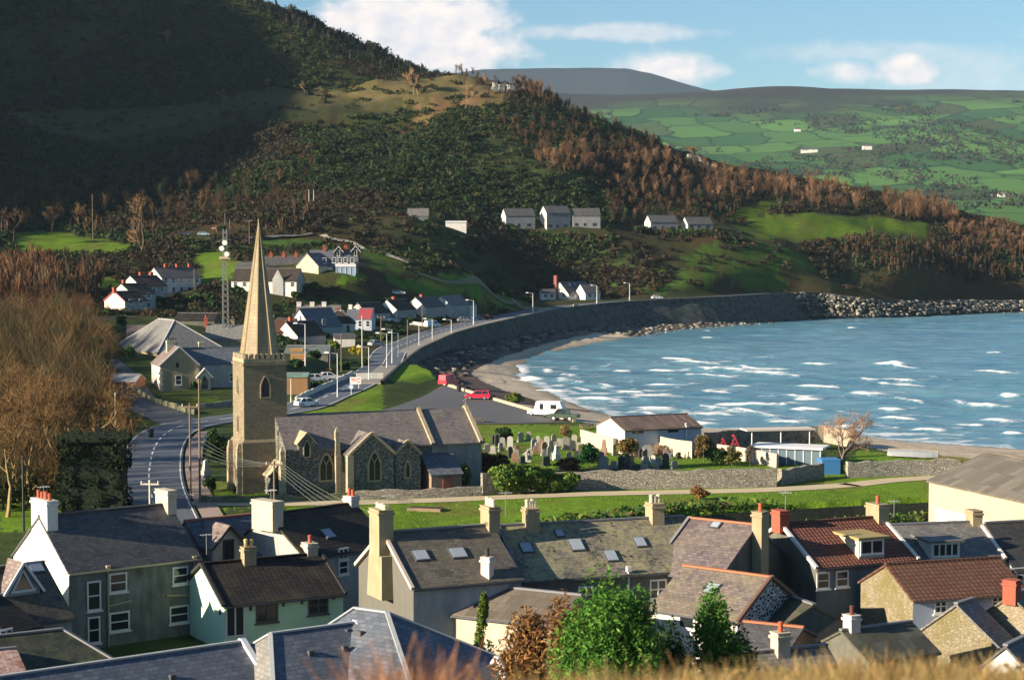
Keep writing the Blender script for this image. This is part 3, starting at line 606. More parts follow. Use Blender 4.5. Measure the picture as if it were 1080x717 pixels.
def house(name, label, ra, rb=None, ang=None, L=None, w=8, zr=None, Y=None, ey=None, ze=None, zb=None, pitch=None, wall=None, gable=None, gableb=None, roof=None, ov=.22, ve=.12, chim=(), win=(), sky=(), hipa=0, hipb=0, verge=None, vsides='ab', ridge=None, group=None, cat='house', gut=True, back=None, wb=None):
    zr = zr if zr is not None else atY(ra[0], ra[1], Y)[2]
    A = np.array(at(ra[0], ra[1], zr))
    if rb is not None: B = np.array(at(rb[0], rb[1], zr)); L = np.linalg.norm(B-A); u = (B-A)/L
    else: a = math.radians(ang); u = np.array([math.cos(a), math.sin(a)]); B = A+u*L
    n = np.array([u[1], -u[0]])
    if n[1] > 0: n = -n
    fr = Frame(A, u, L, n); hw = w/2; wb = wb or hw
    if pitch is not None: ze = zr-math.tan(math.radians(pitch))*hw
    if ze is None:
        lo, hi = zr-12, zr
        for _ in range(40):
            ze = (lo+hi)/2
            if proj(fr.P(L/2, hw, ze))[1] > ey: lo = ze
            else: hi = ze
    if zb is None: zb = min(h1(*fr.P(0, hw, 0)[:2]), h1(*fr.P(L, hw, 0)[:2]), h1(*fr.P(L/2, 0, 0)[:2]))
    sl = (zr-ze)/hw; zeb = zr-sl*wb if back is None else back
    root = thing(name, fr.P(L/2, 0, zb), label, cat, group); root['_z'] = (zr, ze, zb); root['_u'] = tuple(u); root['_n'] = tuple(n); root['_A'] = tuple(A); root['_L'] = L
    wall = wall or WHITEW; a0, a1 = -hipa, L+hipb; lo = zb-1.0; e = .1
    # walls
    b = MB(); P = fr.P; mats = [wall, gable or wall, gableb or gable or wall]
    zt = ze-.06; zk = zr-.14
    b.poly([P(a0, hw, lo), P(a1, hw, lo), P(a1, hw, zt), P(a0, hw, zt)], 0); b.poly([P(a1, -wb, lo), P(a0, -wb, lo), P(a0, -wb, zeb-.06), P(a1, -wb, zeb-.06)], 0)
    if hipa: b.poly([P(a0, -wb, lo), P(a0, hw, lo), P(a0, hw, zt), P(a0, -wb, zeb-.06)], 1)
    else: b.poly([P(a0, -wb, lo), P(a0, hw, lo), P(a0, hw, zt), P(a0, 0, zk), P(a0, -wb, zeb-.06)], 1)
    if hipb: b.poly([P(a1, hw, lo), P(a1, -wb, lo), P(a1, -wb, zeb-.06), P(a1, hw, zt)], 2)
    else: b.poly([P(a1, hw, lo), P(a1, -wb, lo), P(a1, -wb, zeb-.06), P(a1, 0, zk), P(a1, hw, zt)], 2)
    b.build('wall', mats, root)
    # roof
    r = MB(); va = 0 if hipa else ve; vb = 0 if hipb else ve; oa = ov if hipa else ve; ob = ov if hipb else ve
    hwo, wbo = hw+ov, wb+ov; zo = zr-sl*hwo; zob = zeb-(zr-zeb)/wb*ov; th = .17
    r.slab([P(-va, 0, zr), P(a0-oa, hwo, zo), P(a1+ob, hwo, zo), P(L+vb, 0, zr)], th)
    r.slab([P(L+vb, 0, zr), P(a1+ob, -wbo, zob), P(a0-oa, -wbo, zob), P(-va, 0, zr)], th)
    if hipa: r.slab([P(0, 0, zr), P(a0-ov, -wbo, zob), P(a0-ov, hwo, zo)], th)
    if hipb: r.slab([P(L, 0, zr), P(a1+ov, hwo, zo), P(a1+ov, -wbo, zob)], th)
    rf = r.build('roof', roof, root)
    rc = MB(); rc.bar(P(-va, 0, zr+.03), P(L+vb, 0, zr+.03), .3, .12)
    for k, hp in (('a', hipa), ('b', hipb)):
        if hp:
            s_ = 0 if k == 'a' else L; q = a0-ov if k == 'a' else a1+ov
            for t_, z_ in ((hwo, zo), (-wbo, zob)): rc.bar(P(s_, 0, zr+.03), P(q, t_, z_+.03), .22, .1)
    rc.build('ridge_cap', ridge or LEAD, rf)
    if verge:
        for k, s_ in (('a', -va-.02), ('b', L+vb+.02)):
            if k in vsides and not (hipa if k == 'a' else hipb):
                vg = MB(); vg.bar(P(s_, .02, zr+.02), P(s_, hwo, zo+.02), .22, .22); vg.bar(P(s_, -.02, zr+.02), P(s_, -wbo, zob+.02), .22, .22); vg.build('verge', verge, rf)
    if gut:
        g = MB(); g.bar(P(a0-oa+.02, hwo+.05, zo-.12), P(a1+ob-.02, hwo+.05, zo-.12), .12, .12); g.build('gutter', gut if gut is not True else GUT, root)
    for cdef in chim:                # (s, t, lx, ly, top above ridge, mat, pots, potmat, along)
        s_, t_, lx, ly, tp, cm, np_ = cdef[:7]; pm = cdef[7] if len(cdef) > 7 else POT; al = cdef[8] if len(cdef) > 8 else ('n' if ly > lx else 'u')
        s_ = s_*L if abs(s_) <= 1 else s_; zz = zr-abs(t_)*sl-abs(ly)*.5*sl-.3
        chimney_part(root, P(s_, t_, 0)[:2], u, n, lx, ly, zz, zr+tp, cm, np_, pm, along=al)
    for wd in win:                   # (side, px, py, w, h, style)
        sd, px, py, ww, hh, st = wd[:6]; m_ = wd[6] if len(wd) > 6 else None
        if sd == 'f': p0, nn, uu = P(0, hw, 0), n, u
        elif sd == 'a': p0, nn, uu = P(a0, 0, 0), -u, n
        else: p0, nn, uu = P(a1, 0, 0), u, -n
        n3 = np.array([nn[0], nn[1], 0]); c = onplane(px, py, p0, n3) if len(wd) < 8 else None
        win_part(root, c, uu, nn, ww, hh, st, None, m_)
    rn = np.array([n[0]*sl, n[1]*sl, 1.0]); rn /= np.linalg.norm(rn); dn = np.array([n[0], n[1], -sl]); dn /= np.linalg.norm(dn); u3 = np.array([u[0], u[1], 0])
    for (px, py, ww, hh) in sky:
        c = onplane(px, py, P(0, 0, zr), rn)
        def sb(mb, a, d_, h0, h1_):
            p = []
            for h_ in (h0, h1_):
                for i, j in ((-1, 1), (1, 1), (1, -1), (-1, -1)): p.append(c+u3*a*i/2+dn*d_*j/2+rn*h_)
            mb.hexa(p)
        m = MB(); sb(m, ww+.16, hh+.16, -.05, .10); sk = m.build('skylight', GUT, root); m = MB(); sb(m, ww, hh, .04, .125); m.build('pane', SKYG, sk)
    root['_t'] = (a0, a1, hw, wb, sl); return root
def hframe(o): return Frame(o['_A'], o['_u'], o['_L'], o['_n'])
def part_box(root, name, c, u, n, lx, ly, z0, z1, mat, top=1.0):
    b = MB(); b.box(c, u, n, lx, ly, z0, z1, 0, top); return b.build(name, mat, root)
def dormer(root, px, py, w, h, kind='flat', wall=None, roofm=None, st='m', depth=None, over=.25, fm=None):
    fr = hframe(root); zr, ze, zb = root['_z']; sl = root['_t'][4]; n = fr.n; u = fr.u
    rn = np.array([n[0]*sl, n[1]*sl, 1.0]); c = onplane(px, py, fr.P(0, 0, zr), rn)
    q = c[:2]-fr.A; s_ = float(q@u); t_ = float(q@n); z0 = zr-sl*t_; t1 = t_+.15
    P = fr.P; b = MB(); zt = z0+h; back = max(.3, t_-h/sl-.2)
    pts = [P(s_-w/2, t1, z0-.5), P(s_+w/2, t1, z0-.5), P(s_+w/2, t1, zt), P(s_-w/2, t1, zt)]
    r = MB()
    if kind == 'flat':
        b.poly(pts); b.poly([P(s_-w/2, back, zt), P(s_-w/2, t1, zt), P(s_-w/2, t1, z0-.5), P(s_-w/2, back, z0-.5)][::-1]); b.poly([P(s_+w/2, back, z0-.5), P(s_+w/2, t1, z0-.5), P(s_+w/2, t1, zt), P(s_+w/2, back, zt)][::-1])
        d = b.build('dormer', wall, root); r.slab([P(s_-w/2-over, back-.4, zt+.14), P(s_-w/2-over, t1+.3, zt+.09), P(s_+w/2+over, t1+.3, zt+.09), P(s_+w/2+over, back-.4, zt+.14)], .16)
        win_part_sub(d, P(s_, t1, (z0+zt)/2+.03), u, n, w*.86, h*.74, st, fm)
    else:
        za = z0+h; zl = z0+(h*.12 if kind == 'tri' else h*.45)
        b.poly([P(s_-w/2, t1, z0-.6), P(s_+w/2, t1, z0-.6), P(s_+w/2, t1, zl), P(s_, t1, za-.05), P(s_-w/2, t1, zl)])
        for sg in (-1, 1): b.poly([P(s_+sg*w/2, back, zl), P(s_+sg*w/2, back, z0-.6), P(s_+sg*w/2, t1, z0-.6), P(s_+sg*w/2, t1, zl)][::sg])
        d = b.build('dormer', wall, root); tb = max(.05, (zr-za)/sl-.1); tl = max(.05, (zr-zl)/sl-.05)
        for sg in (-1, 1):
            r.slab([P(s_, tb, za+.06), P(s_, t1+over, za+.06), P(s_+sg*(w/2+.2), t1+over, zl-.2), P(s_+sg*(w/2+.2), tl, zl-.2)][::-sg], .13)
        vb = MB()
        for sg in (-1, 1): vb.bar(P(s_, t1+over+.02, za+.02), P(s_+sg*(w/2+.2), t1+over+.02, zl-.22), .1, .16)
        vb.build('barge_board', fm or white, d)
        if kind == 'tri':
            g = MB(); g.poly([P(s_-w*.26, t1+.03, z0+.25), P(s_+w*.26, t1+.03, z0+.25), P(s_, t1+.03, z0+h*.68)]); g.build('window', glass, d)
            g = MB(); g.bar(P(s_-w*.36, t1+.05, z0+.16), P(s_+w*.36, t1+.05, z0+.16), .16, .16); g.bar(P(s_-w*.3, t1+.05, z0+.2), P(s_, t1+.05, z0+h*.76), .1, .12); g.bar(P(s_+w*.3, t1+.05, z0+.2), P(s_, t1+.05, z0+h*.76), .1, .12); g.build('frame', white, d)
        else: win_part_sub(d, P(s_, t1, z0+h*.28), u, n, w*.3, h*.62, st, fm)
    r.build('dormer_roof', roofm, d); return d
def win_part_sub(d, c, u, n, w, h, st, fm):      # window of a dormer: pane and frame directly under the dormer
    c = np.array(c); u3 = np.array([u[0], u[1], 0]); n3 = np.array([n[0], n[1], 0]); z3 = np.array([0, 0, 1.])
    def bx(mb, a0, a1, z0, z1, d0, d1): mb.hexa([c+u3*a+n3*e+z3*z for z in (z0, z1) for a, e in ((a0, d0), (a1, d0), (a1, d1), (a0, d1))])
    g = MB(); bx(g, -w/2, w/2, -h/2, h/2, -.05, .02); g.build('window', glass, d)
    f = MB(); b = .09; k = 4 if st == 'm' else (2 if w > h*.8 else 1)
    for i in range(k+1): a = -w/2+w*i/k; bx(f, a-b/2-.01, a+b/2+.01, -h/2, h/2, 0, .06)
    bx(f, -w/2, w/2, h/2-b, h/2+.03, 0, .065); bx(f, -w/2-.08, w/2+.08, -h/2-.06, -h/2+b, 0, .1); f.build('frame', fm or white, d)
def pipe(root, px, py0, py1, mat, r=.06):        # downpipe on the front wall
    fr = hframe(root); hw = root['_t'][2]; n3 = np.array([fr.n[0], fr.n[1], 0])
    a = onplane(px, py0, fr.P(0, hw+.1, 0), n3); b_ = onplane(px, py1, fr.P(0, hw+.1, 0), n3); b_[:2] = a[:2]
    m = MB(); m.tube(a, b_, r, r, 6); m.box(a[:2], fr.u, fr.n, .3, .25, a[2]-.1, a[2]+.25); return m.build('downpipe', mat, root)

# materials for roofs and walls
SL_DARK = slate('dark_slate', (.055, .058, .07), (.095, .095, .105), (.16, .155, .12), .35)
SL_BLUE = slate('blue_slate', (.085, .105, .145), (.13, .15, .19), (.20, .20, .18), .3)
SL_LICH = slate('lichen_slate', (.11, .105, .10), (.17, .16, .145), (.36, .33, .16), .75, lsc=.35)
SL_PURP = slate('purple_slate', (.125, .095, .11), (.18, .14, .15), (.26, .23, .14), .35)
SL_BRWN = slate('brown_slate', (.085, .078, .072), (.13, .115, .10), (.2, .18, .1), .4)
SL_GREY = slate('grey_slate', (.13, .13, .14), (.19, .185, .185), (.25, .23, .16), .35)
SL_PALE = slate('pale_and_sunlit_slate', (.19, .19, .19), (.25, .245, .235), (.28, .27, .2), .3)
SL_PINK = slate('pink_slate', (.19, .145, .14), (.25, .19, .175), (.26, .22, .16), .3)
RT_RED = tiles('red_tile', (.17, .062, .045), (.24, .10, .07)); RT_DARK = tiles('dark_tile', (.020, .019, .019), (.035, .032, .03), .35, .4, .08)
RT_BRWN = tiles('red_brown_tile', (.12, .055, .038), (.16, .08, .055), .35, .4, .15); RT_BDRK = tiles('brown_dark_tile', (.045, .037, .032), (.07, .055, .045), .35, .4, .08)
ASB = slate('old_sheet_roof', (.17, .15, .12), (.20, .18, .145), (.10, .09, .06), .6, bw=1.1, bh=2.4, lsc=.25)
RUST = slate('rusty_sheet', (.30, .10, .07), (.34, .17, .13), (.5, .45, .42), .8, bw=.25, bh=3, lsc=.8)
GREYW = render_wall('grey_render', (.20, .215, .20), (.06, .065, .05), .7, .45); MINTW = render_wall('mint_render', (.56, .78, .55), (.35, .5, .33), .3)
DARKW = render_wall('dark_render', (.15, .145, .125), (.07, .07, .05), .6); DULLW = render_wall('dull_and_shaded_render', (.36, .37, .36), (.18, .18, .16), .5); TANW = render_wall('tan_render', (.36, .29, .185), (.22, .19, .11), .6, .7)  # dull tone also stands for the shaded sides of white houses
BLUEW = render_wall('pale_blue_and_shade_render', (.40, .47, .56), (.35, .38, .4), .4); PINKW = render_wall('pink_white_render', (.62, .51, .43), (.5, .42, .36), .35)
ST_GABLE = stone('gable_rubble', (.34, .29, .20), (.16, .135, .09), (.26, .23, .16), 4.2, .10, (.17, .145, .045), .85)
ST_BW = stone('black_stone_white_mortar', (.03, .032, .035), (.06, .06, .06), (.56, .56, .54), 3.4, .2, squash=1.3)
ST_WALL = stone('field_stone', (.40, .35, .27), (.20, .18, .15), (.16, .14, .11), 3.0, .07)
BRICKR = plain('red_brick', (.33, .085, .05), .9, .25, 6); STEEL = plain('galvanised_steel', (.45, .47, .48), .45, .1, 2, .6)

# ------------------------------------------------------------------ houses of the near street
h = house('house', 'two-storey grey house with a white gable end and a broad white chimney', (42, 544), (177, 531), w=9, zr=8.8, ey=593, wall=GREYW, gable=WHITEW, gableb=GREYW, roof=SL_DARK, gut=plain('cream_gutter', (.42, .36, .22)), ridge=SL_DARK,
    chim=[(.035, 0, .8, 2.6, 1.1, WHITEW, 4, REDPOT, 'n'), (.985, 0, .7, 1.9, 1.0, CREAMW, 0, POT, 'n')],
    win=[('f', 99, 628, 1.0, 2.0, 's'), ('f', 124.5, 614, 1.3, 1.3, 's'), ('f', 190, 606.5, 1.2, 1.2, 's'), ('f', 214.5, 612.5, 1.0, 1.9, 's'), ('f', 126, 655, 1.5, 1.3, 's'), ('f', 189, 647.5, 1.5, 1.2, 's'), ('f', 214, 657, .95, 1.8, 's'), ('f', 99, 664, .9, 1.8, 's')])
TANP = plain('tan_pipe', (.40, .34, .2)); pipe(h, 114, 600, 684, TANP); pipe(h, 205, 590, 672, TANP)
m = MB(); fr = hframe(h); n3 = np.array([fr.n[0], fr.n[1], 0])
for a, b_ in (((115, 639), (139, 633)), ((176, 628), (204, 627.5))): m.tube(onplane(*a, fr.P(0, 4.62, 0), n3), onplane(*b_, fr.P(0, 4.62, 0), n3), .06, .06, 6)
m.build('waste_pipe', TANP, h)
h = house('house', 'brown-roofed house with a triangular dormer below the white gable', (-22, 600), (45, 592), w=8, zr=6.6, ey=653, wall=DULLW, gable=DULLW, roof=slate('mossy_brown_slate', (.06, .052, .045), (.09, .078, .06), (.17, .15, .09), .5), win=[], sky=[(38, 599, .9, .8)])
dormer(h, 23, 625, 2.4, 2.0, 'tri', DULLW, SL_PINK)
house('house', 'dark-roofed cottage in deep shade at the left edge', (-34, 634), (0, 627), w=7, zr=5.6, ey=662, wall=DARKW, roof=RT_DARK, win=[('f', 6, 672, 1.0, 1.0, 'c')])
house('shed', 'long shed with a mossy black roof in the yard below the grey house', (-18, 672), (66, 663), w=6.5, zr=4.2, ey=704, wall=DARKW, roof=slate('mossy_black_slate', (.02, .024, .02), (.035, .04, .03), (.10, .11, .05), .5, lsc=1.2), hipb=2.0, cat='shed', gut=False)
house('shed', 'small shed with a rusty red and white sheet roof', (-16, 686), (15, 683), w=5, zr=4.0, ey=708, wall=DARKW, roof=RUST, cat='shed', gut=False)
g = house('house', 'mint green bungalow with a dark tiled roof and white french doors', (214, 594), (337, 583), w=8, zr=5.5, ey=630, wall=MINTW, roof=RT_DARK, verge=plain('dark_barge', (.03, .03, .03)), ridge=RT_DARK,
    chim=[(.37, .3, .9, .7, .9, TANW, 2, plain('yellow_pot', (.6, .42, .16))), (.93, -.3, .8, 1.1, .7, CREAMW, 1, REDPOT)],
    win=[('f', 248, 655, 1.35, 2.05, 'fd'), ('f', 281.5, 646, 1.6, 1.25, 'c', plain('dark_frame', (.10, .10, .09))), ('f', 335.5, 638, 1.5, 1.2, 'c', plain('dark_frame', (.10, .10, .09)))])
fr = hframe(g); n3 = np.array([fr.n[0], fr.n[1], 0])
for px, py in ((232, 645), (264.5, 641), (299, 636.5), (318.5, 634), (352, 629)):
    c = onplane(px, py, fr.P(0, 4.05, 0), n3); m = MB(); m.tube(c-np.array([0, 0, .18]), c+np.array([0, 0, .18]), .09, .09, 8); m.build('wall_lamp', GUT, g)
house('house', 'dark brown-roofed house with a broad cream chimney on its left end', (283, 542), (373, 530), w=8.5, zr=8.0, ey=580, wall=DULLW, roof=RT_BDRK, ridge=RT_BDRK, chim=[(-.02, .1, 1.0, 2.4, 1.0, CREAMW, 0, POT, 'n'), (.97, 0, .8, .9, .5, PINKW, 2, REDPOT)], sky=[(346, 563, .8, .9)], win=[('f', 362, 583.5, .9, .8, 'c'), ('f', 362, 598, .9, 1.0, 's')])
h = house('house', 'blue-slated house with two pointed dormers behind the mint bungalow', (196, 549), (276, 541), w=8, zr=7.4, ey=592, wall=CREAMW, roof=SL_BLUE, ridge=plain('red_ridge', (.3, .12, .08)))
dormer(h, 240, 590, 2.6, 2.5, 'gable', CREAMW, SL_PINK, 's', over=.35, fm=plain('dark_barge', (.03, .03, .03))); dormer(h, 297, 582, 2.6, 2.5, 'gable', CREAMW, SL_PINK, 's', over=.35, fm=plain('dark_barge', (.03, .03, .03)))
h = house('house', 'tall grey-gabled house with a sunlit buttressed chimney rising from its gable', (406, 561), (517, 553), w=9.5, zr=9.0, ey=613, wall=DULLW, gable=render_wall('shaded_gable_render', (.13, .125, .11), (.1, .1, .08), .6), roof=SL_BRWN, ridge=LEAD, verge=plain('pale_mortar', (.5, .42, .36)), vsides='a',  # gable colour darkened to stand for the shade on it
    chim=[(1.0, 0, .8, 1.4, 1.2, TANW, 4, plain('cream_pot', (.68, .58, .38)), 'n')], sky=[(444, 586, .9, .9), (483, 583.5, 1.0, .9)])
fr = hframe(h); zr = h['_z'][0]
chimney_part(h, fr.P(-.25, 0, 0)[:2], fr.u, fr.n, 1.0, 1.7, zr-3.5, zr+1.5, TANW, 4, plain('cream_pot', (.68, .58, .38)), along='n', poth=.35)
m = MB(); m.box(fr.P(-.3, .1, 0), fr.u, fr.n, 1.0, 2.6, zr-4.2, zr-1.4, 0, .85); m.build('chimney_breast', TANW, h)
h = house('outbuilding', 'low brown-roofed return building with a sunlit cream wall and a thin chimney', (463, 612), (612, 627), w=6.4, zr=5.6, ey=649, wall=CREAMW, gable=DARKW, roof=slate('brown_felt', (.15, .125, .10), (.17, .145, .115), (.12, .10, .07), .4, bw=1, bh=1), cat='outbuilding', chim=[(.40, .9, .62, .62, 2.0, PINKW, 1, plain('black_pot', (.03, .03, .03)))])
h = house('house', 'long terrace house with a lichen-covered roof and five skylights', (527, 554), (720, 544), w=9.4, zr=8.7, ey=603.5, wall=DARKW, roof=SL_LICH, verge=LEAD, vsides='a', chim=[(.16, .2, .8, 1.3, 1.1, TANW, 4, plain('cream_pot', (.68, .58, .38)), 'u'), (.84, .1, .9, 1.3, 1.0, TANW, 3, plain('cream_pot', (.68, .58, .38)), 'u')],
    sky=[(555, 578, .75, .9), (608, 575, .85, 1.1), (644.5, 586.5, .75, 1.0), (675, 572, .7, .9), (590, 563, .5, .6)], win=[('f', 618, 627, 1.1, 1.1, 'c'), ('f', 694, 621, 1.2, 1.3, 'c')])
pipe(h, 663, 601, 640, white, .07)
h = house('house', 'purple-slated house turned towards the left with a slim gable chimney', (729, 546), (797, 553), w=9.6, zr=8.7, ey=604, wall=DARKW, gableb=DARKW, roof=SL_PURP, ridge=plain('orange_ridge', (.36, .13, .06)), verge=LEAD, vsides='a', sky=[(755, 554, .6, .5)])
fr = hframe(h); zr = h['_z'][0]; chimney_part(h, fr.P(fr.L+.42, .1, 0)[:2], fr.u, fr.n, .75, 1.0, -.5, zr+.9, TANW, 1, REDPOT)
h = house('cottage', 'lower purple-slated cottage whose gable is black stone with white mortar', (722, 596), (812, 608), w=7.6, zr=6.2, ey=646, wall=WHITEW, gableb=ST_BW, roof=slate('purple_lichen_slate', (.13, .105, .115), (.19, .155, .15), (.27, .24, .12), .55), ridge=plain('orange_ridge', (.36, .13, .06)), verge=plain('rust_verge', (.12, .07, .05)), vsides='b', sky=[(751, 621, .8, .9)], win=[('f', 724, 653, 1.0, 1.0, 't')], cat='cottage')
house('outbuilding', 'dark lean-to outbuilding against the black and white stone gable', (830, 627), (858, 637), w=5, zr=4.6, ey=656, wall=DARKW, roof=slate('dark_felt', (.06, .06, .05), (.08, .08, .06), (.12, .12, .06), .4, bw=1, bh=1), cat='outbuilding', gut=False)
h = house('house', 'red-tiled house with a flat-roofed white dormer and a red brick chimney', (825, 552), (927, 544.5), w=8.6, zr=8.2, ey=592, wall=render_wall('shaded_yard_render', (.17, .21, .22), (.1, .11, .1), .5), gable=DARKW, roof=RT_RED, verge=WHITEW, vsides='ab', ridge=RT_RED, chim=[(-.02, 0, .75, 1.1, .9, BRICKR, 0), (.985, 0, .9, 1.6, .9, TANW, 1, REDPOT, 'u')])  # front and left gable coloured dark to stand for shade
for sd_, px_, py_, w_, h_, st_ in (('f', 868, 612, 1.0, 1.1, 's'), ('f', 888, 610, 1.0, 1.1, 's')): win_part(h, onplane(px_, py_, hframe(h).P(0, 4.3, 0), V3(hframe(h).n, 0)), hframe(h).u, hframe(h).n, w_, h_, st_)
dormer(h, 918, 587, 2.1, 1.35, 'flat', CREAMW, plain('yellow_felt', (.3, .24, .1)), 'c')
h = house('house', 'grey-slated house with a wide white four-light dormer', (940, 553), (1030, 549.5), w=8, zr=6.9, ey=589, wall=WHITEW, roof=SL_GREY, verge=WHITEW, vsides='b', chim=[(.97, 0, .8, 1.2, .8, TANW, 0)])
dormer(h, 996, 589, 2.3, 1.3, 'flat', WHITEW, SL_GREY, 'm')
house('house', 'black-roofed white house at the right edge of the terrace', (1040, 551), (1100, 548), w=8, zr=6.9, ey=597, wall=WHITEW, roof=slate('black_slate', (.035, .035, .038), (.05, .05, .05), (.08, .075, .06), .3), win=[('f', 1072, 606, 1.2, 1.0, 'c')])
h = house('outbuilding', 'low outbuilding with a ribbed red-brown roof and a mossy rubble gable', (935, 594.5), (1053, 587.5), w=7.0, zr=6.5, ey=627, wall=BLUEW, gable=ST_GABLE, roof=RT_BRWN, ridge=RT_BRWN, win=[('f', 992, 639, .9, .9, 'c'), ('f', 1052, 634, .9, .9, 'c')], cat='outbuilding')
# foreground right: stone gables and little roofs among the brush
h = house('outbuilding', 'ruined mossy rubble gable with a grey roof in front of the ribbed outbuilding', (1009, 636), ang=50, L=2.2, w=7.0, zr=4.9, pitch=38, wall=ST_GABLE, roof=SL_GREY, cat='outbuilding', gut=False)
house('outbuilding', 'cream rubble gable with a red brick chimney at the right edge', (1066, 627), ang=50, L=2.4, w=7.0, zr=5.2, pitch=36, wall=stone('cream_rubble', (.40, .33, .23), (.22, .18, .13), (.34, .3, .22), 4, .1, (.2, .17, .07), .5), roof=SL_BRWN, cat='outbuilding', gut=False, chim=[(.06, 0, .8, .9, .9, BRICKR, 0)])
house('shed', 'small white-gabled shed at the bottom right edge', (1061, 680), ang=55, L=5, w=4.2, zr=5.6, pitch=42, wall=WHITEW, roof=SL_DARK, cat='shed', gut=False)
house('house', 'little white-gabled house with a pale slate roof half hidden by dry brush', (741, 693), ang=24, L=7.5, w=5.2, zr=6.4, pitch=38, wall=WHITEW, roof=SL_GREY, verge=white, vsides='a', chim=[(.62, .1, .75, .75, .9, CREAMW, 1, REDPOT)])
house('shed', 'small shed with a red ridge between the green bush and the stone gable', (786, 655), (846, 661), w=5.0, zr=4.4, ey=681, wall=plain('old_brick', (.32, .17, .09), .9, .3, 4), roof=SL_DARK, ridge=plain('orange_ridge', (.36, .13, .06)), cat='shed', gut=False)
house('shed', 'dark shed with a brick chimney behind the dry brush', (888, 664), (960, 655), w=5, zr=4.6, ey=690, wall=DARKW, roof=slate('dark_felt', (.06, .06, .05), (.08, .08, .06), (.12, .12, .06), .4, bw=1, bh=1), cat='shed', gut=False, chim=[(.14, 0, .7, .8, .8, PINKW, 1, plain('dark_cowl', (.1, .03, .02)))])
# school-like low building along the bottom
root = thing('house', V3(at(370, 668, 5), 0), 'long low building with ridged blue-grey slate roofs along the bottom edge', 'building')
def rp(x_, y_, z_): return V3(at(x_, y_, z_), z_)
BV = plain('white_verge', (.7, .7, .72)); 
SCH = slate('school_blue_slate', (.10, .125, .165), (.14, .165, .205), (.18, .19, .2), .25, bw=.5, bh=.3)
u = np.array([.90, .43]); n = np.array([.43, -.90])
def hiproof(name, a, b_, zr_, w_, hipl, hipr, pitch, mat, mat_sunlit, vergeR=None):
    A = np.array(at(*a, zr_)); B = np.array(at(*b_, zr_)); L = np.linalg.norm(B-A); uu = (B-A)/L; nn = np.array([uu[1], -uu[0]]); nn = nn if nn[1] < 0 else -nn
    f = Frame(A, uu, L, nn); dz = math.tan(math.radians(pitch))*w_; ze_ = zr_-dz; P = f.P; r = MB()
    r.slab([P(0, 0, zr_), P(-hipl, w_, ze_), P(L+hipr, w_, ze_), P(L, 0, zr_)], .18, 0); r.slab([P(L, 0, zr_), P(L+hipr, -w_, ze_), P(-hipl, -w_, ze_), P(0, 0, zr_)], .18, 0)
    if hipl: r.slab([P(0, 0, zr_), P(-hipl, -w_, ze_), P(-hipl, w_, ze_)], .18, 1)  # sun-facing hip gets a paler slate, sunlight put into its colour
    if hipr: r.slab([P(L, 0, zr_), P(L+hipr, w_, ze_), P(L+hipr, -w_, ze_)], .18, 0)
    rf = r.build('roof', [mat, mat_sunlit], root); c = MB(); c.bar(P(0, 0, zr_+.03), P(L, 0, zr_+.03), .24, .1)
    if hipl: c.bar(P(0, 0, zr_+.03), P(-hipl, w_, ze_+.03), .24, .1); c.bar(P(0, 0, zr_+.03), P(-hipl, -w_, ze_+.03), .24, .1)
    if hipr: c.bar(P(L, 0, zr_+.03), P(L+hipr, w_, ze_+.03), .24, .1); c.bar(P(L, 0, zr_+.03), P(L+hipr, -w_, ze_+.03), .24, .1)
    c.build('ridge_cap', plain('pale_ridge', (.36, .38, .38)), rf)
    if vergeR:
        c = MB(); c.bar(P(L+.1, 0, zr_+.05), P(L+.1, w_, ze_+.05), .3, .3); c.bar(P(L+.1, 0, zr_+.05), P(L+.1, -w_, ze_+.05), .3, .3); c.build('verge', BV, rf)
    wb_ = MB(); i = .4
    q = [P(-hipl+i if hipl else i, w_-i, 0), P(L+hipr-i if hipr else L-i, w_-i, 0), P(L+hipr-i if hipr else L-i, -w_+i, 0), P(-hipl+i if hipl else i, -w_+i, 0)]
    wb_.hexa([V3(p, -1) for p in q]+[V3(p, ze_-.1) for p in q]); wb_.build('wall', WHITEW, root)
    for k in (.3, .7):
        v_ = MB(); c_ = P(L*k, 1.6, zr_-dz*1.6/w_); v_.box(c_, uu, nn, .3, .25, c_[2]-.1, c_[2]+.22); v_.build('roof_vent', GUT, rf)
hiproof('a', (-60, 722), (254, 676), 6.4, 7.0, 0, 0, 33, SCH, SL_PALE, True)
hiproof('b', (285, 668), (374, 656), 6.9, 7.0, 3.4, 0, 33, SCH, SL_PALE, True)
hiproof('c', (374, 641), (408, 645.5), 7.5, 8.0, 5.0, 9.0, 33, SCH, SL_PALE)
house('house', 'small slate roof with a white verge beside the round green bush', (527, 693), (585, 688), w=6.5, zr=5.2, pitch=36, wall=WHITEW, roof=slate('school_blue_slate', (.10, .125, .165), (.14, .165, .205), (.18, .19, .2), .25, bw=.5, bh=.3), verge=BV, vsides='a')
# barn at the right edge of the green
h = house('barn', 'large barn with an old grey-brown sheet roof beside the green', (1041, 476), (1200, 505), w=13, zr=7.4, ey=521, wall=render_wall('barn_render', (.42, .36, .27), (.3, .26, .19), .5), roof=ASB, hipa=0, cat='barn', gut=False, ridge=ASB)
fr = hframe(h); m = MB(); m.box(fr.P(fr.L/2+.6, 6.53, 0), fr.u, fr.n, fr.L-1.6, .12, -.5, 2.4); m.build('whitewash', WHITEW, h)
m = MB(); m.box(fr.P(4.2, 6.62, 0), fr.u, fr.n, 1.3, .1, 0, 1.9); m.build('door', plain('faded_pink_door', (.6, .42, .34)), h)

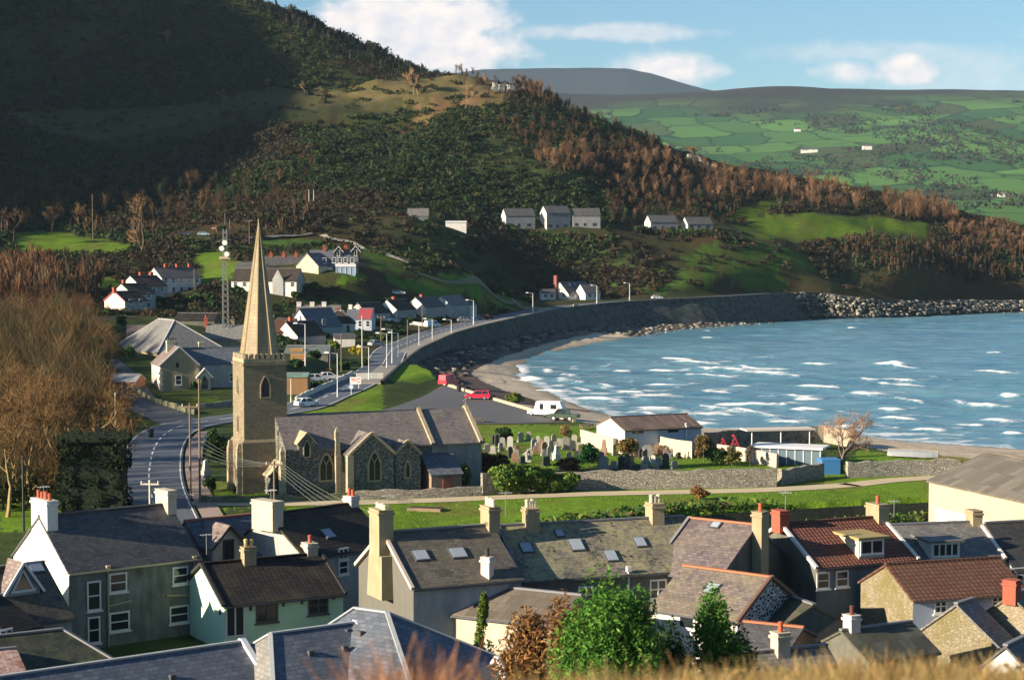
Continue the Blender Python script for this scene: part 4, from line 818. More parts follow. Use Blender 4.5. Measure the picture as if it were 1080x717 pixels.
def aerial(px, py, h_, root):
    """television aerial on a chimney"""
    fr = hframe(root); s_ = px; q = fr.P(s_*fr.L, 0, root['_z'][0]+py); m = MB(); m.tube(q, q+np.array([0, 0, h_]), .022, .018, 5)
    for k in range(4): c = q+np.array([0, 0, h_-.1])+V3(fr.u, 0)*(k-1.5)*.22; m.bar(c-V3(fr.n, 0)*.32, c+V3(fr.n, 0)*.32, .025)
    c = q+np.array([0, 0, h_-.1]); m.bar(c-V3(fr.u, 0)*.45, c+V3(fr.u, 0)*.45, .03); m.build('aerial', STEEL, root)
for o in [o for o in C.objects if o.get('category') == 'house' and o.location.y < 150 and '_A' in o]:
    if o['_L'] > 6 and rnd.random() < .75: aerial(rnd.choice((.03, .97)), .6, rnd.uniform(1.2, 2.0), o)
# ------------------------------------------------------------------ church
CH_ST = stone('church_stone', (.30, .245, .155), (.19, .16, .11), (.31, .26, .175), 2.0, .04, (.14, .13, .09), .4, 1.8)
CH_DK = stone('church_dark_stone', (.085, .085, .075), (.15, .145, .125), (.30, .29, .25), 2.2, .10, (.05, .055, .03), .4)
CH_DR = stone('dressed_stone', (.46, .38, .25), (.36, .30, .20), (.4, .34, .24), 1.6, .03); SPIRE = slate('spire_ashlar', (.44, .34, .195), (.33, .26, .15), (.19, .155, .09), .7, bw=.9, bh=.42, bmp=.15)
cu = np.array([math.cos(math.radians(22.5)), math.sin(math.radians(22.5))]); cn = np.array([cu[1], -cu[0]])
def arch(c, u, n, w, h, d, k=8):     # pointed arch outline standing off a wall
    u3 = np.array([u[0], u[1], 0]); n3 = np.array([n[0], n[1], 0]); z3 = np.array([0, 0, 1.]); c = np.array(c)+n3*d
    sp_ = h*.55; o = [c-u3*w/2, c+u3*w/2, c+u3*w/2+z3*sp_]
    for i in range(1, k): t = i/k; o.append(c+u3*w/2*(1-t)+z3*(sp_+(h-sp_)*math.sin(t*math.pi/2)**.9))
    o.append(c+z3*h)
    for i in range(k-1, 0, -1): t = i/k; o.append(c-u3*w/2*(1-t)+z3*(sp_+(h-sp_)*math.sin(t*math.pi/2)**.9))
    o.append(c-u3*w/2+z3*sp_); return o
def arch_window(root, c, u, n, w, h, lights=2, ring=.2, mat=None):
    mat = mat or CH_DR; m = MB(); m.poly(arch(c, u, n, w, h, .03)); p = m.build('window', glass, root)
    m = MB(); a = arch(np.array(c)-np.array([0, 0, ring]), u, n, w+2*ring, h+2.2*ring, .0); b = arch(c, u, n, w, h, .0); n3 = np.array([n[0], n[1], 0])
    for i in range(len(a)):
        j = (i+1) % len(a); m.hexa([a[i]+n3*0, a[j]+n3*0, b[j]+n3*0, b[i]+n3*0, a[i]+n3*.1, a[j]+n3*.1, b[j]+n3*.1, b[i]+n3*.1])
    m.build('surround', mat, p); u3 = np.array([u[0], u[1], 0]); z3 = np.array([0, 0, 1.]); c = np.array(c)
    if lights > 1:
        m = MB()
        for i in range(1, lights): q = c+u3*(i/lights-.5)*w+n3*.05; m.bar(q, q+z3*h*.62, .1, .08)
        q = c+n3*.05; m.bar(q+z3*h*.62, q+u3*w*.25+z3*h*.84, .09, .08); m.bar(q+z3*h*.62, q-u3*w*.25+z3*h*.84, .09, .08)
        m.build('tracery', mat, p)
    return p
CR = thing('church', V3(at(380, 515, 0), 0), 'old stone parish church with a tall pale spire and slate roofs', 'church')
K = np.array(at(258, 520, 0)); TW = 4.9; tc_ = K+cu*TW/2-cn*TW/2
m = MB(); m.box(tc_, cu, cn, TW+.5, TW+.5, -1, 5.6); m.box(tc_, cu, cn, TW+.5, TW+.5, 5.6, 5.9, 0, (TW)/(TW+.5)); m.box(tc_, cu, cn, TW, TW, 5.8, 14.5); m.box(tc_, cu, cn, TW+.24, TW+.24, 14.1, 14.32)
tw = m.build('tower', CH_ST, CR)
m = MB()
for sd in range(4):
    d = [cn, cu, -cn, -cu][sd]; e = [cu, cn, cu, cn][sd]
    m.box(tc_+d*(TW/2-.18), e, d, TW+.02, .34, 14.45, 14.85)
    for i in range(8): m.box(tc_+d*(TW/2-.18)+e*((i+.5)/8-.5)*TW*.985, e, d, .36, .36, 14.83, 15.4)
m.build('battlement', CH_DR, tw)
for i, (zc, w_, h_) in enumerate(((10.6, .95, 2.2),)): arch_window(CR, V3(tc_+cn*TW/2+cu*(-.0), zc), cu, cn, w_, h_, 1, .14)
for zc in (10.9, 6.6): arch_window(CR, V3(tc_-cu*TW/2-cn*.2, zc), -cn, -cu, .45, 1.9, 1, .12)
for (a, b_) in ((-1, 1), (-1, -1), (1, 1)):
    m = MB(); q = tc_+cu*a*(TW/2+.35)+cn*b_*(TW/2-.45); m.box(q, cu, cn, .9, .75, -1, 4.6); m.box(q, cu, cn, .9, .75, 4.6, 5.5, 0, .6); m.build('buttress', CH_DR, CR)
m = MB(); R0 = 2.28; k = 8; zt = 29.9
for i in range(k):
    t0, t1 = (2*math.pi*(i+.5)/k+math.radians(22.5), 2*math.pi*(i+1.5)/k+math.radians(22.5))
    p0 = tc_+R0*np.array([math.cos(t0), math.sin(t0)]); p1 = tc_+R0*np.array([math.cos(t1), math.sin(t1)])
    nst = 12
    for j in range(nst):
        f0, f1 = 1-j/nst, 1-(j+1)/nst; za, zb_ = 14.4+(zt-14.4)*j/nst, 14.4+(zt-14.4)*(j+1)/nst
        q = [V3(tc_+(p0-tc_)*f0, za), V3(tc_+(p1-tc_)*f0, za), V3(tc_+(p1-tc_)*f1, zb_), V3(tc_+(p0-tc_)*f1, zb_)]
        m.poly(q if f1 > 0 else q[:3])
sp_ = m.build('spire', SPIRE, CR)
m = MB()
for i in range(8):
    t0 = 2*math.pi*(i+.5)/k+math.radians(22.5); p0 = tc_+R0*np.array([math.cos(t0), math.sin(t0)]); m.bar(V3(p0, 14.4), V3(tc_, zt), .12, .12)
m.tube(V3(tc_, zt-.5), V3(tc_, zt+.45), .09, .05, 6); m.build('spire_rib', plain('spire_rib_stone', (.38, .30, .18), .9, .25, 1.5), sp_)
for zc, off in ((17.2, 1.55), (20.5, 1.12), (24.2, .68)):
    for dd, ee in ((cn, cu), (-cu, -cn)): m = MB(); m.poly(arch(V3(tc_+dd*(off-.02), zc), ee, dd, .28, .6, .07)); m.build('spire_light', GUT, sp_)
# nave and chancel
A = np.array(at(300, 436.5, 8.6)); NL, CL_ = 15.8, 6.0; HW = 4.7; zr, ze = 8.6, 5.2; print('tower offset', (tc_-A)@cn, (tc_-A)@cu, proj(P0_) if 'P0_' in globals() else '')
fr = Frame(A, cu, NL+CL_, cn); P = fr.P; sl = (zr-ze)/HW
def gwall(name, s0, s1, mat, zr_=zr, ze_=ze, hw=HW, f=None):
    f = f or P; m = MB()
    m.poly([f(s0, hw, -1), f(s1, hw, -1), f(s1, hw, ze_), f(s0, hw, ze_)]); m.poly([f(s1, -hw, -1), f(s0, -hw, -1), f(s0, -hw, ze_), f(s1, -hw, ze_)])
    m.poly([f(s0, -hw, -1), f(s0, hw, -1), f(s0, hw, ze_), f(s0, 0, zr_-.12), f(s0, -hw, ze_)]); m.poly([f(s1, hw, -1), f(s1, -hw, -1), f(s1, -hw, ze_), f(s1, 0, zr_-.12), f(s1, hw, ze_)])
    return m.build(name, mat, CR)
gwall('wall', -1.2, NL, CH_DK); gwall('wall', NL+.003, NL+CL_, render_wall('chancel_render', (.30, .31, .28), (.14, .15, .12), .6))
m = MB()
for s0, s1 in ((-1.2, NL), (NL, NL+CL_)):
    for sg in (1, -1): m.slab([P(s0, 0, zr), P(s0, sg*(HW+.25), ze-.25*sl), P(s1, sg*(HW+.25), ze-.25*sl), P(s1, 0, zr)][::sg], .16)
rf = m.build('roof', slate('church_slate', (.155, .135, .14), (.205, .18, .18), (.25, .22, .15), .4), CR)
for s0 in (NL, NL+CL_-.15):
    m = MB()
    for sg in (1, -1): m.bar(P(s0, 0, zr+.16), P(s0, sg*(HW+.35), ze-.35*sl+.16), .42, .34)
    m.build('coping', CH_DR, rf)
m = MB(); q = P(NL+CL_-.15, 0, zr+.3); m.bar(q, q+np.array([0, 0, .75]), .12); m.bar(q+np.array([0, 0, .5])-V3(cu, 0)*.25, q+np.array([0, 0, .5])+V3(cu, 0)*.25, .12); m.build('roof_cross', CH_DR, CR)
def sp_of(px, py): q = onplane(px, py, P(0, HW, 0), V3(cn, 0)); return float((q[:2]-A)@cu), q[2]
s, z = sp_of(344, 506); arch_window(CR, P(s, HW, z), cu, cn, 1.35, 2.75, 2, .22)
# wall-top gablet
s, z = sp_of(323, 480); m = MB(); m.poly([P(s-.95, HW+.25, ze-1), P(s+.95, HW+.25, ze-1), P(s+.95, HW+.25, ze+.7), P(s, HW+.25, ze+1.7), P(s-.95, HW+.25, ze+.7)])
m.poly([P(s-.95, HW+.25, ze-1), P(s-.95, HW+.25, ze+.7), P(s-.95, HW-1.4, ze+.7), P(s-.95, HW-.6, ze-1)]); m.poly([P(s+.95, HW+.25, ze-1), P(s+.95, HW-.6, ze-1), P(s+.95, HW-1.4, ze+.7), P(s+.95, HW+.25, ze+.7)])
gb = m.build('gablet', CH_DK, CR); m = MB()
for sg in (1, -1): m.slab([P(s, HW+.4, ze+1.78), P(s, HW-2.9, ze+1.78), P(s+sg*1.15, HW-1.4, ze+.55), P(s+sg*1.15, HW+.4, ze+.55)][::-sg], .12)
m.build('gablet_roof', CH_DR, gb); arch_window(CR, P(s, HW+.26, ze-.9), cu, cn, .6, 1.7, 1, .12)
for px, py, h_ in ((297, 500, 5.0), (355, 500, 6.9), (361, 500, 4.0), (369, 500, 3.8)):
    s, z = sp_of(px, py); m = MB(); m.box(P(s, HW+.35, 0), cu, cn, .62, .9, -1, h_*.62); m.box(P(s, HW+.25, 0), cu, cn, .6, .7, h_*.62, h_*.9, 0, .8); m.box(P(s, HW+.2, 0), cu, cn, .5, .5, h_*.9, h_); m.box(P(s, HW+.2, 0), cu, cn, .5, .5, h_, h_+.5, 0, .2); m.build('buttress', CH_DR, CR)
# two gabled side aisles facing the green
for (pa, pl, pr, prj, win_) in (((393, 458), 369, 415.5, 2.6, (395, 506, 1.25, 3.0, 2)), ((429.5, 466), 416.5, 443.5, 2.3, (430, 503, .42, 1.7, 1))):
    f0 = HW+prj; n3 = V3(cn, 0); a = onplane(pa[0], pa[1], P(0, f0, 0), n3); sa = float((a[:2]-A)@cu); za = a[2]
    ql = onplane(pl, 480, P(0, f0, 0), n3); qr = onplane(pr, 478, P(0, f0, 0), n3); s0 = float((ql[:2]-A)@cu); s1 = float((qr[:2]-A)@cu); z0 = min(ql[2], qr[2], za-1.0)
    sa = (s0+s1)/2; m = MB(); m.poly([P(s0, f0, -1), P(s1, f0, -1), P(s1, f0, z0), P(sa, f0, za), P(s0, f0, z0)]); m.poly([P(s0, HW-.5, -1), P(s0, f0, -1), P(s0, f0, z0), P(s0, HW-.5, z0)]); m.poly([P(s1, f0, -1), P(s1, HW-.5, -1), P(s1, HW-.5, z0), P(s1, f0, z0)])
    m.build('aisle_wall', CH_DK, CR); m = MB(); bk = HW-(za-ze)/sl-.4; bk0 = HW-max(0, (z0-ze)/sl)-.3
    for sg, se in ((-1, s0-.1), (1, s1+.1)): m.slab([P(sa, f0+.02, za+.08), P(sa, bk, za+.08), P(se, bk0, z0-.02), P(se, f0+.02, z0-.02)][::-sg], .14)
    ar = m.build('aisle_roof', slate('church_slate', (.155, .135, .14), (.205, .18, .18), (.25, .22, .15), .4), CR); m = MB()
    for se in (s0-.1, s1+.1): m.bar(P(sa, f0+.02, za+.18), P(se, f0+.02, z0+.06), .34, .28)
    m.build('coping', CH_DR, ar); q = onplane(win_[0], win_[1], P(0, f0, 0), n3); arch_window(CR, (q[0], q[1], q[2]), cu, cn, win_[2], win_[3], win_[4], .2)
    for se in ((s0+.02,) if prj > 2.4 else ()): m = MB(); m.box(P(se, f0-.1, 0), cu, cn, .7, .7, -1, z0); m.build('corner_stones', CH_DR, CR)
# vestry lean-to
f0 = HW+3.4; n3 = V3(cn, 0); q0 = onplane(455, 501, P(0, f0, 0), n3); s0 = float((q0[:2]-A)@cu); m = MB(); s1 = s0+3.6; zl = q0[2]; zh = zl+1.9
m.hexa([P(s0, f0, -1), P(s1, f0, -1), P(s1, HW, -1), P(s0, HW, -1), P(s0, f0, zl), P(s1, f0, zl), P(s1, HW, zh), P(s0, HW, zh)]); vs = m.build('vestry_wall', stone('vestry_stone', (.36, .2, .13), (.25, .2, .15), (.3, .26, .2), 2.2, .07), CR)
m = MB(); m.slab([P(s0-.15, HW, zh+.18), P(s0-.15, f0+.25, zl+.04), P(s1+.15, f0+.25, zl+.04), P(s1+.15, HW, zh+.18)], .14); m.build('vestry_roof', SL_BLUE, vs); m = MB(); m.box(P((s0+s1)/2, f0+.02, 0), cu, cn, .9, .08, 0, 1.7); m.build('door', plain('red_door', (.34, .10, .06)), vs)
# tower porch
pf = Frame(tc_+cn*(TW/2+.2)+cu*.9, cn, 2.6, cu); m = MB(); Q = pf.P
m.poly([Q(2.4, -1.1, -1), Q(2.4, 1.1, -1), Q(2.4, 1.1, 2.2), Q(2.4, 0, 3.5), Q(2.4, -1.1, 2.2)]); m.poly([Q(0, -1.1, -1), Q(2.4, -1.1, -1), Q(2.4, -1.1, 2.2), Q(0, -1.1, 2.2)]); m.poly([Q(2.4, 1.1, -1), Q(0, 1.1, -1), Q(0, 1.1, 2.2), Q(2.4, 1.1, 2.2)])
po = m.build('porch', CH_DK, CR); m = MB()
for sg in (1, -1): m.slab([Q(0, 0, 3.7), Q(2.55, 0, 3.7), Q(2.55, sg*1.35, 2.1), Q(0, sg*1.35, 2.1)][::sg], .16)
m.build('porch_roof', CH_DR, po); m = MB(); m.poly(arch(Q(2.42, 0, 0), cu, cn, 1.1, 2.3, .02)); m.build('door', plain('porch_door', (.06, .04, .03)), po)

# ------------------------------------------------------------------ town further back
def addwin(h, sd, lst, st='t', fm=None):
    f = hframe(h); zr, ze, zb = h['_z']; a0, a1, hw, wb, sl = h['_t']
    for (fs, zc, w_, h_) in lst:
        if sd == 'f': c, uu, nn = f.P(fs*f.L, hw, zb+zc), f.u, f.n
        elif sd == 'a': c, uu, nn = f.P(a0, fs*hw, zb+zc), f.n, -f.u
        else: c, uu, nn = f.P(a1, fs*hw, zb+zc), -f.n, f.u
        win_part(h, c, uu, nn, w_, h_, st, None, fm)
G1 = 'stepped white terrace houses on the left slope'
tw4 = dict(wall=DULLW, gable=WHITEW, group=G1, cat='terrace house', gut=False)  # white fronts toned dull grey for the shade on that side
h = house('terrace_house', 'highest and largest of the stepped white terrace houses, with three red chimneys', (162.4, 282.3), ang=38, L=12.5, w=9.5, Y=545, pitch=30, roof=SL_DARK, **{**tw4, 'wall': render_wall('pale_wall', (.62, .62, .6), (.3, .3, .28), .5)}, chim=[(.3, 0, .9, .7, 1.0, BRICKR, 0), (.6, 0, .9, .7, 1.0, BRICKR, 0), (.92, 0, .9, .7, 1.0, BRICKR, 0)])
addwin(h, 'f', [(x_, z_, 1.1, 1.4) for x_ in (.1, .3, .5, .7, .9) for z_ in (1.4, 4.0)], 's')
h = house('terrace_house', 'second highest of the stepped terrace houses, brown-black roof and shade-greyed front', (137.3, 290.8), ang=48, L=9, w=9.5, Y=525, pitch=30, roof=RT_BDRK, **tw4, chim=[(.4, 0, .9, .7, .9, BRICKR, 0), (.8, 0, .9, .7, .9, BRICKR, 0)]); addwin(h, 'f', [(x_, z_, 1.1, 1.4) for x_ in (.2, .5, .8) for z_ in (1.4, 4.0)], 's')
h = house('terrace_house', 'third of the stepped terrace houses, white gable and shade-darkened front below the brown roof', (128, 299), ang=50, L=8, w=9, Y=511, pitch=30, roof=RT_BDRK, **tw4, chim=[(.1, 0, .9, .7, .9, BRICKR, 0)]); addwin(h, 'f', [(x_, z_, 1.1, 1.4) for x_ in (.25, .7) for z_ in (1.4, 4.0)], 's')
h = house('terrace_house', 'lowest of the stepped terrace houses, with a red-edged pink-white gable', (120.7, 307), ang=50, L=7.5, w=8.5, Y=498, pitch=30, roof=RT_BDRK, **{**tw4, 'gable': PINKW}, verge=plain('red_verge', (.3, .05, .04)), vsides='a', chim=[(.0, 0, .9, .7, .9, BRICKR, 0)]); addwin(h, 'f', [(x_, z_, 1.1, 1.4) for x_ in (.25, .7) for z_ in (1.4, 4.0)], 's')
CRW = render_wall('warm_white_render', (.76, .70, .58), (.5, .45, .35), .3)
h = house('terrace_house', 'long cream two-storey terrace behind the church spire with a brown roof', (249, 283), ang=-10, L=19, w=8.5, Y=540, pitch=38, wall=CRW, gableb=DULLW, roof=RT_BDRK, cat='terrace house', gut=False)  # right end gable in duller render, its shade put into the colour
addwin(h, 'f', [(x_, z_, 1.2, 1.3) for x_ in (.06, .2, .36, .52, .66, .80, .94) for z_ in (1.4, 4.0)], 's')
f = hframe(h); zr, ze, zb = h['_z']; m = MB(); s = f.L*.72
m.poly([f.P(s-1.6, 4.6, zb-1), f.P(s+1.6, 4.6, zb-1), f.P(s+1.6, 4.6, ze+.2), f.P(s, 4.6, zr-.2), f.P(s-1.6, 4.6, ze+.2)]); m.poly([f.P(s+1.6, 4.6, zb-1), f.P(s+1.6, 3, zb-1), f.P(s+1.6, 3, ze+.2), f.P(s+1.6, 4.6, ze+.2)]); m.poly([f.P(s-1.6, 3, zb-1), f.P(s-1.6, 4.6, zb-1), f.P(s-1.6, 4.6, ze+.2), f.P(s-1.6, 3, ze+.2)]); m.build('gable', DULLW, h)
h = house('terrace_house', 'black-roofed terrace with a white left gable above the cream terrace', (277, 270.5), ang=4, L=12.5, w=9, Y=572, pitch=40, wall=DULLW, gable=WHITEW, roof=SL_DARK, cat='terrace house', gut=False, chim=[(x_, 0, .9, .7, 1.0, BRICKR, 1, REDPOT) for x_ in (.2, .5, .8)])
house('cottage', 'tiny white cottage half hidden left of the spire', (250, 277), ang=-6, L=9, w=6, Y=565, pitch=36, wall=WHITEW, roof=SL_DARK, cat='cottage', gut=False)
h = house('house', 'large blue-slated double house with black pointed gablets and a glass conservatory', (327, 264), ang=6, L=14, w=9.5, Y=562, pitch=44, wall=render_wall('pale_wall', (.62, .62, .6), (.3, .3, .28), .5), roof=SL_BLUE, gut=False, chim=[(.3, 0, 1, .8, 1.0, BRICKR, 2, REDPOT), (.75, 0, 1, .8, 1.0, BRICKR, 2, REDPOT)])
addwin(h, 'f', [(x_, z_, 1.1, 1.5) for x_ in (.12, .3, .5, .62, .74, .88) for z_ in (1.4, 4.1)], 's')
dormer(h, 357, 270, 2.6, 2.8, 'gable', plain('black_timber', (.02, .02, .022)), SL_DARK, 's'); dormer(h, 375, 269.5, 2.6, 2.8, 'gable', plain('black_timber', (.02, .02, .022)), SL_DARK, 's')
f = hframe(h); zr, ze, zb = h['_z']; m = MB(); m.box(f.P(f.L*.74, 6.3, 0), f.u, f.n, 5.6, 3, zb-1, zb+2.3); cv = m.build('conservatory', plain('conservatory_glass', (.30, .40, .50), .15, .05), h); m = MB(); m.slab([f.P(f.L*.74-3, 4.6, zb+3.1), f.P(f.L*.74-3, 8, zb+2.35), f.P(f.L*.74+3, 8, zb+2.35), f.P(f.L*.74+3, 4.6, zb+3.1)], .12)
for i in range(5): m.bar(f.P(f.L*.74-2.8+i*1.4, 7.84, zb), f.P(f.L*.74-2.8+i*1.4, 7.84, zb+2.3), .12)
m.build('conservatory_frame', white, cv)
house('house', 'cream-gabled slated house at the left of the blue-slated double house', (324, 267), ang=60, L=9, w=8, Y=556, pitch=42, wall=CREAMW, roof=SL_BLUE, gut=False)
# lodge and hall behind the tower
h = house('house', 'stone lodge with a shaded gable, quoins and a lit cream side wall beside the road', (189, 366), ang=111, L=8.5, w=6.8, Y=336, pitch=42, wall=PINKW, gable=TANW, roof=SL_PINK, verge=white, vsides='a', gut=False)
h['_lodge'] = 1; f = hframe(h); zr, ze, zb = h['_z']
chimney_part(h, f.P(4.6, .4, 0)[:2], f.u, f.n, 1.0, 2.0, zr-1.5, zr+.9, CREAMW, 4, plain('dark_pot', (.06, .05, .05)), along='n')
addwin(h, 'a', [(.05, 1.9, 1.1, 1.7)], 's'); addwin(h, 'a', [(.1, 4.6, .5, .9)], 't')
for sg in (-1, 1):
    m = MB()
    for i in range(8): m.box(f.P(-.02, sg*(3.4-.12), 0), f.n, f.u, .5 if i % 2 else .8, .12, zb+i*.5, zb+i*.5+.42)
    m.build('quoins', CREAMW, h)
LG = (zr, ze, zb)
h = house('house', 'blue-slated wing of the lodge with a small gabled entrance porch', (193, 367), ang=20, L=10.5, w=7, Y=341, ze=ze, wall=DULLW, roof=SL_BLUE, gut=False, chim=[(.32, -.4, .9, .8, 1.0, CREAMW, 0)]); addwin(h, 'f', [(.78, 1.9, 1.1, 1.6)], 's')
f = hframe(h); zr, ze, zb = h['_z']; m = MB(); s = 2.9; Q = f.P; m.poly([Q(s-1.1, 5, zb-1), Q(s+1.1, 5, zb-1), Q(s+1.1, 5, zb+2.3), Q(s, 5, zb+3.5), Q(s-1.1, 5, zb+2.3)]); m.poly([Q(s+1.1, 5, zb-1), Q(s+1.1, 3.4, zb-1), Q(s+1.1, 3.4, zb+2.3), Q(s+1.1, 5, zb+2.3)]); m.poly([Q(s-1.1, 3.4, zb-1), Q(s-1.1, 5, zb-1), Q(s-1.1, 5, zb+2.3), Q(s-1.1, 3.4, zb+2.3)]); po = m.build('porch', CREAMW, h)
m = MB()
for sg in (1, -1): m.slab([Q(s, 3.4, zb+3.75), Q(s, 5.3, zb+3.75), Q(s+sg*1.5, 5.3, zb+2.1), Q(s+sg*1.5, 3.4, zb+2.1)][::-sg], .16)
m.build('porch_roof', white, po); m = MB(); m.poly(arch(Q(s, 5.02, zb), f.u, f.n, 1.1, 2.3, .02)); m.build('door', plain('dark_door', (.04, .05, .04)), po)
house('hall', 'broad hall with a pale hipped slate roof behind the lodge', (167, 336), (184, 337.5), w=15, Y=395, pitch=38, wall=TANW, roof=SL_PALE, hipa=6, hipb=9, ridge=plain('pale_ridge', (.45, .44, .42)), cat='hall', gut=False)
house('house', 'pale-slated house between the hall and the church tower', (218, 342), ang=6, L=9, w=7.5, Y=400, pitch=36, wall=TANW, roof=SL_PALE, gut=False, chim=[(-.02, 0, .7, .9, 1.4, BRICKR, 1, REDPOT), (.6, 0, .8, .9, 1.0, TANW, 2)])
house('shed', 'small brick shed with a white sheet roof beside the side street', (117, 394), ang=-8, L=5.5, w=5, Y=338, pitch=22, wall=plain('old_brick', (.32, .17, .09), .9, .3, 4), roof=slate('white_sheet', (.5, .5, .48), (.55, .55, .52), (.3, .3, .26), .4, bw=.8, bh=3), cat='shed', gut=False)
house('house', 'house behind the leafless trees with a dark brown roof left of the hall', (100, 335), ang=20, L=9, w=8, Y=430, pitch=38, wall=TANW, roof=RT_BDRK, gut=False)
house('house', 'red-roofed low house at the left of the hall among the trees', (134, 343), ang=10, L=7, w=7, Y=405, pitch=36, wall=PINKW, roof=SL_PINK, gut=False)
house('shed', 'black shed roof with a white patch behind the hall', (188, 330), ang=-4, L=9, w=6, Y=430, pitch=24, wall=DARKW, roof=RT_DARK, cat='shed', gut=False)
# cottages by the coast road
h = house('cottage', 'pink-white gabled cottage with a brown roof nearest the spire', (301.5, 339), ang=52, L=9.6, w=7.8, Y=452, pitch=40, wall=DULLW, gable=PINKW, roof=RT_BDRK, cat='cottage', gut=False, chim=[(.15, 0, .7, .7, .9, BRICKR, 0)])
house('cottage', 'brown-roofed cottage half hidden behind the spire', (284, 336), ang=5, L=6.6, w=7.4, Y=456, pitch=38, wall=DARKW, roof=RT_BRWN, cat='cottage', gut=False, chim=[(.1, 0, .8, .7, .8, PINKW, 0)])
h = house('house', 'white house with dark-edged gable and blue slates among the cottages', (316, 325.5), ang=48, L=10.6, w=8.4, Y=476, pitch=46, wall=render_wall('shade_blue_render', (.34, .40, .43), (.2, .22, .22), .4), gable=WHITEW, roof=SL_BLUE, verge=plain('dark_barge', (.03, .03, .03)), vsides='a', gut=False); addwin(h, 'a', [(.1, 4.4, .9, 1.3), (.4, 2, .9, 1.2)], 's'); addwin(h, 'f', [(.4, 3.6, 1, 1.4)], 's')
h = house('house', 'grey-roofed row with three white chimneys above the white gabled house', (313, 322), ang=4, L=12, w=7, Y=520, pitch=38, wall=CREAMW, roof=SL_GREY, gut=False, chim=[(.05, 0, 1.2, .9, .9, WHITEW, 0), (.35, 0, 1.2, .9, .9, WHITEW, 0), (.62, 0, 1.2, .9, .9, WHITEW, 0)]); addwin(h, 'f', [(.8, 1.6, .9, 1.2)], 's')
h = house('bungalow', 'brown hip-roofed white bungalow beside the coast road', (355, 328), ang=6, L=1.5, w=8.6, Y=488, pitch=33, wall=WHITEW, roof=RT_BDRK, hipa=3.2, hipb=3.2, cat='bungalow', gut=False, chim=[(.3, -.6, .8, .7, .8, BRICKR, 0)]); addwin(h, 'f', [(-.9, 1.5, 1.6, 1.2), (1.9, 1.3, 1.0, 1.8)], 's')
h = house('house', 'pale blue house with a dark red patch on its blue roof', (367, 325), ang=-4, L=6.8, w=7, Y=502, pitch=36, wall=BLUEW, roof=SL_BLUE, gut=False, chim=[(.1, 0, .9, .8, .9, WHITEW, 0), (.4, 0, .9, .8, .9, WHITEW, 0)]); addwin(h, 'f', [(.2, 1.8, 1, 1.6), (.55, 1.8, 1, 1.6), (.85, 1.8, 1, 1.6)], 's')
f = hframe(h); zr, ze, zb = h['_z']; sl = h['_t'][4]; m = MB(); m.slab([f.P(3.2, .3, zr-.3*sl+.09), f.P(3.2, 3.7, zr-3.7*sl+.09), f.P(6.7, 3.7, zr-3.7*sl+.09), f.P(6.7, .3, zr-.3*sl+.09)], .06); m.build('red_roof_patch', plain('maroon_tile', (.28, .05, .06), .8), h)
h = house('bungalow', 'brown-roofed pink gabled bungalow behind the pale blue house', (377, 319.5), ang=55, L=10, w=7.4, Y=532, pitch=36, wall=DULLW, gable=PINKW, roof=RT_BDRK, cat='bungalow', gut=False)
G2 = 'white gabled bungalows above the coast road'
bg_ = dict(ang=56, w=7.4, pitch=36, wall=DULLW, gable=WHITEW, cat='bungalow', gut=False, group=G2)
h = house('bungalow', 'leftmost of the three white bungalows, plain gable without a window', (408, 316), L=9, Y=545, roof=RT_BDRK, **bg_, chim=[(.35, 0, .8, .8, .7, BRICKR, 0)])
h = house('bungalow', 'middle one of the three white bungalows, with a small gable window', (438, 313.5), L=10, Y=556, roof=SL_DARK, **bg_, chim=[(.3, 0, .8, .8, .7, BRICKR, 0)]); addwin(h, 'a', [(-.1, 1.6, 1.2, 1.0)], 's')
h = house('bungalow', 'rightmost of the three white bungalows, grey roof and a dark gable window', (465, 312), L=10, Y=568, roof=SL_GREY, **bg_); addwin(h, 'a', [(-.05, 1.5, 1.6, 1.3)], 't')
house('cottage', 'small cream cottage squeezed between the white gabled house and the brown bungalow', (338, 331), ang=30, L=7, w=6.6, Y=505, pitch=40, wall=CREAMW, roof=SL_GREY, cat='cottage', gut=False, chim=[(.9, 0, .8, .8, .8, WHITEW, 0)])
house('cottage', 'white-gabled cottage right of the house with the red roof patch', (389, 326.5), ang=50, L=8, w=7, Y=535, pitch=40, wall=DULLW, gable=WHITEW, roof=SL_DARK, cat='cottage', gut=False)
house('shed', 'white lean-to shed on the roadside below the cottages', (352, 352), ang=8, L=5, w=4, Y=455, pitch=20, wall=WHITEW, roof=SL_DARK, cat='shed', gut=False)
house('garage', 'white garage beside the rightmost bungalow', (484, 319.5), ang=20, L=5, w=4, Y=575, pitch=12, wall=WHITEW, roof=SL_GREY, cat='garage', gut=False)
house('shed', 'large flat grey-roofed workshop below the cottages', (303, 364), ang=-2, L=9.2, w=9, Y=400, pitch=17, wall=DARKW, roof=slate('grey_sheet', (.12, .15, .145), (.14, .165, .16), (.1, .11, .1), .4, bw=1, bh=3), cat='workshop', gut=False)
house('shed', 'small shed with a green sheet roof beside the tower', (301, 393), ang=-3, L=4.2, w=3.4, Y=335, pitch=14, wall=plain('brown_timber', (.20, .11, .05), .8, .2), roof=slate('green_sheet', (.16, .29, .25), (.18, .31, .27), (.1, .15, .1), .4, bw=.8, bh=3), cat='shed', gut=False)
h = house('house', 'white storey-and-a-half house with a tall red-brown chimney on the far shore', (590.5, 297.5), ang=42, L=13, w=9.6, Y=705, pitch=42, wall=WHITEW, roof=SL_DARK, gut=False, sky=[(601, 300, .8, 1.2), (606, 299.5, .8, 1.2)])
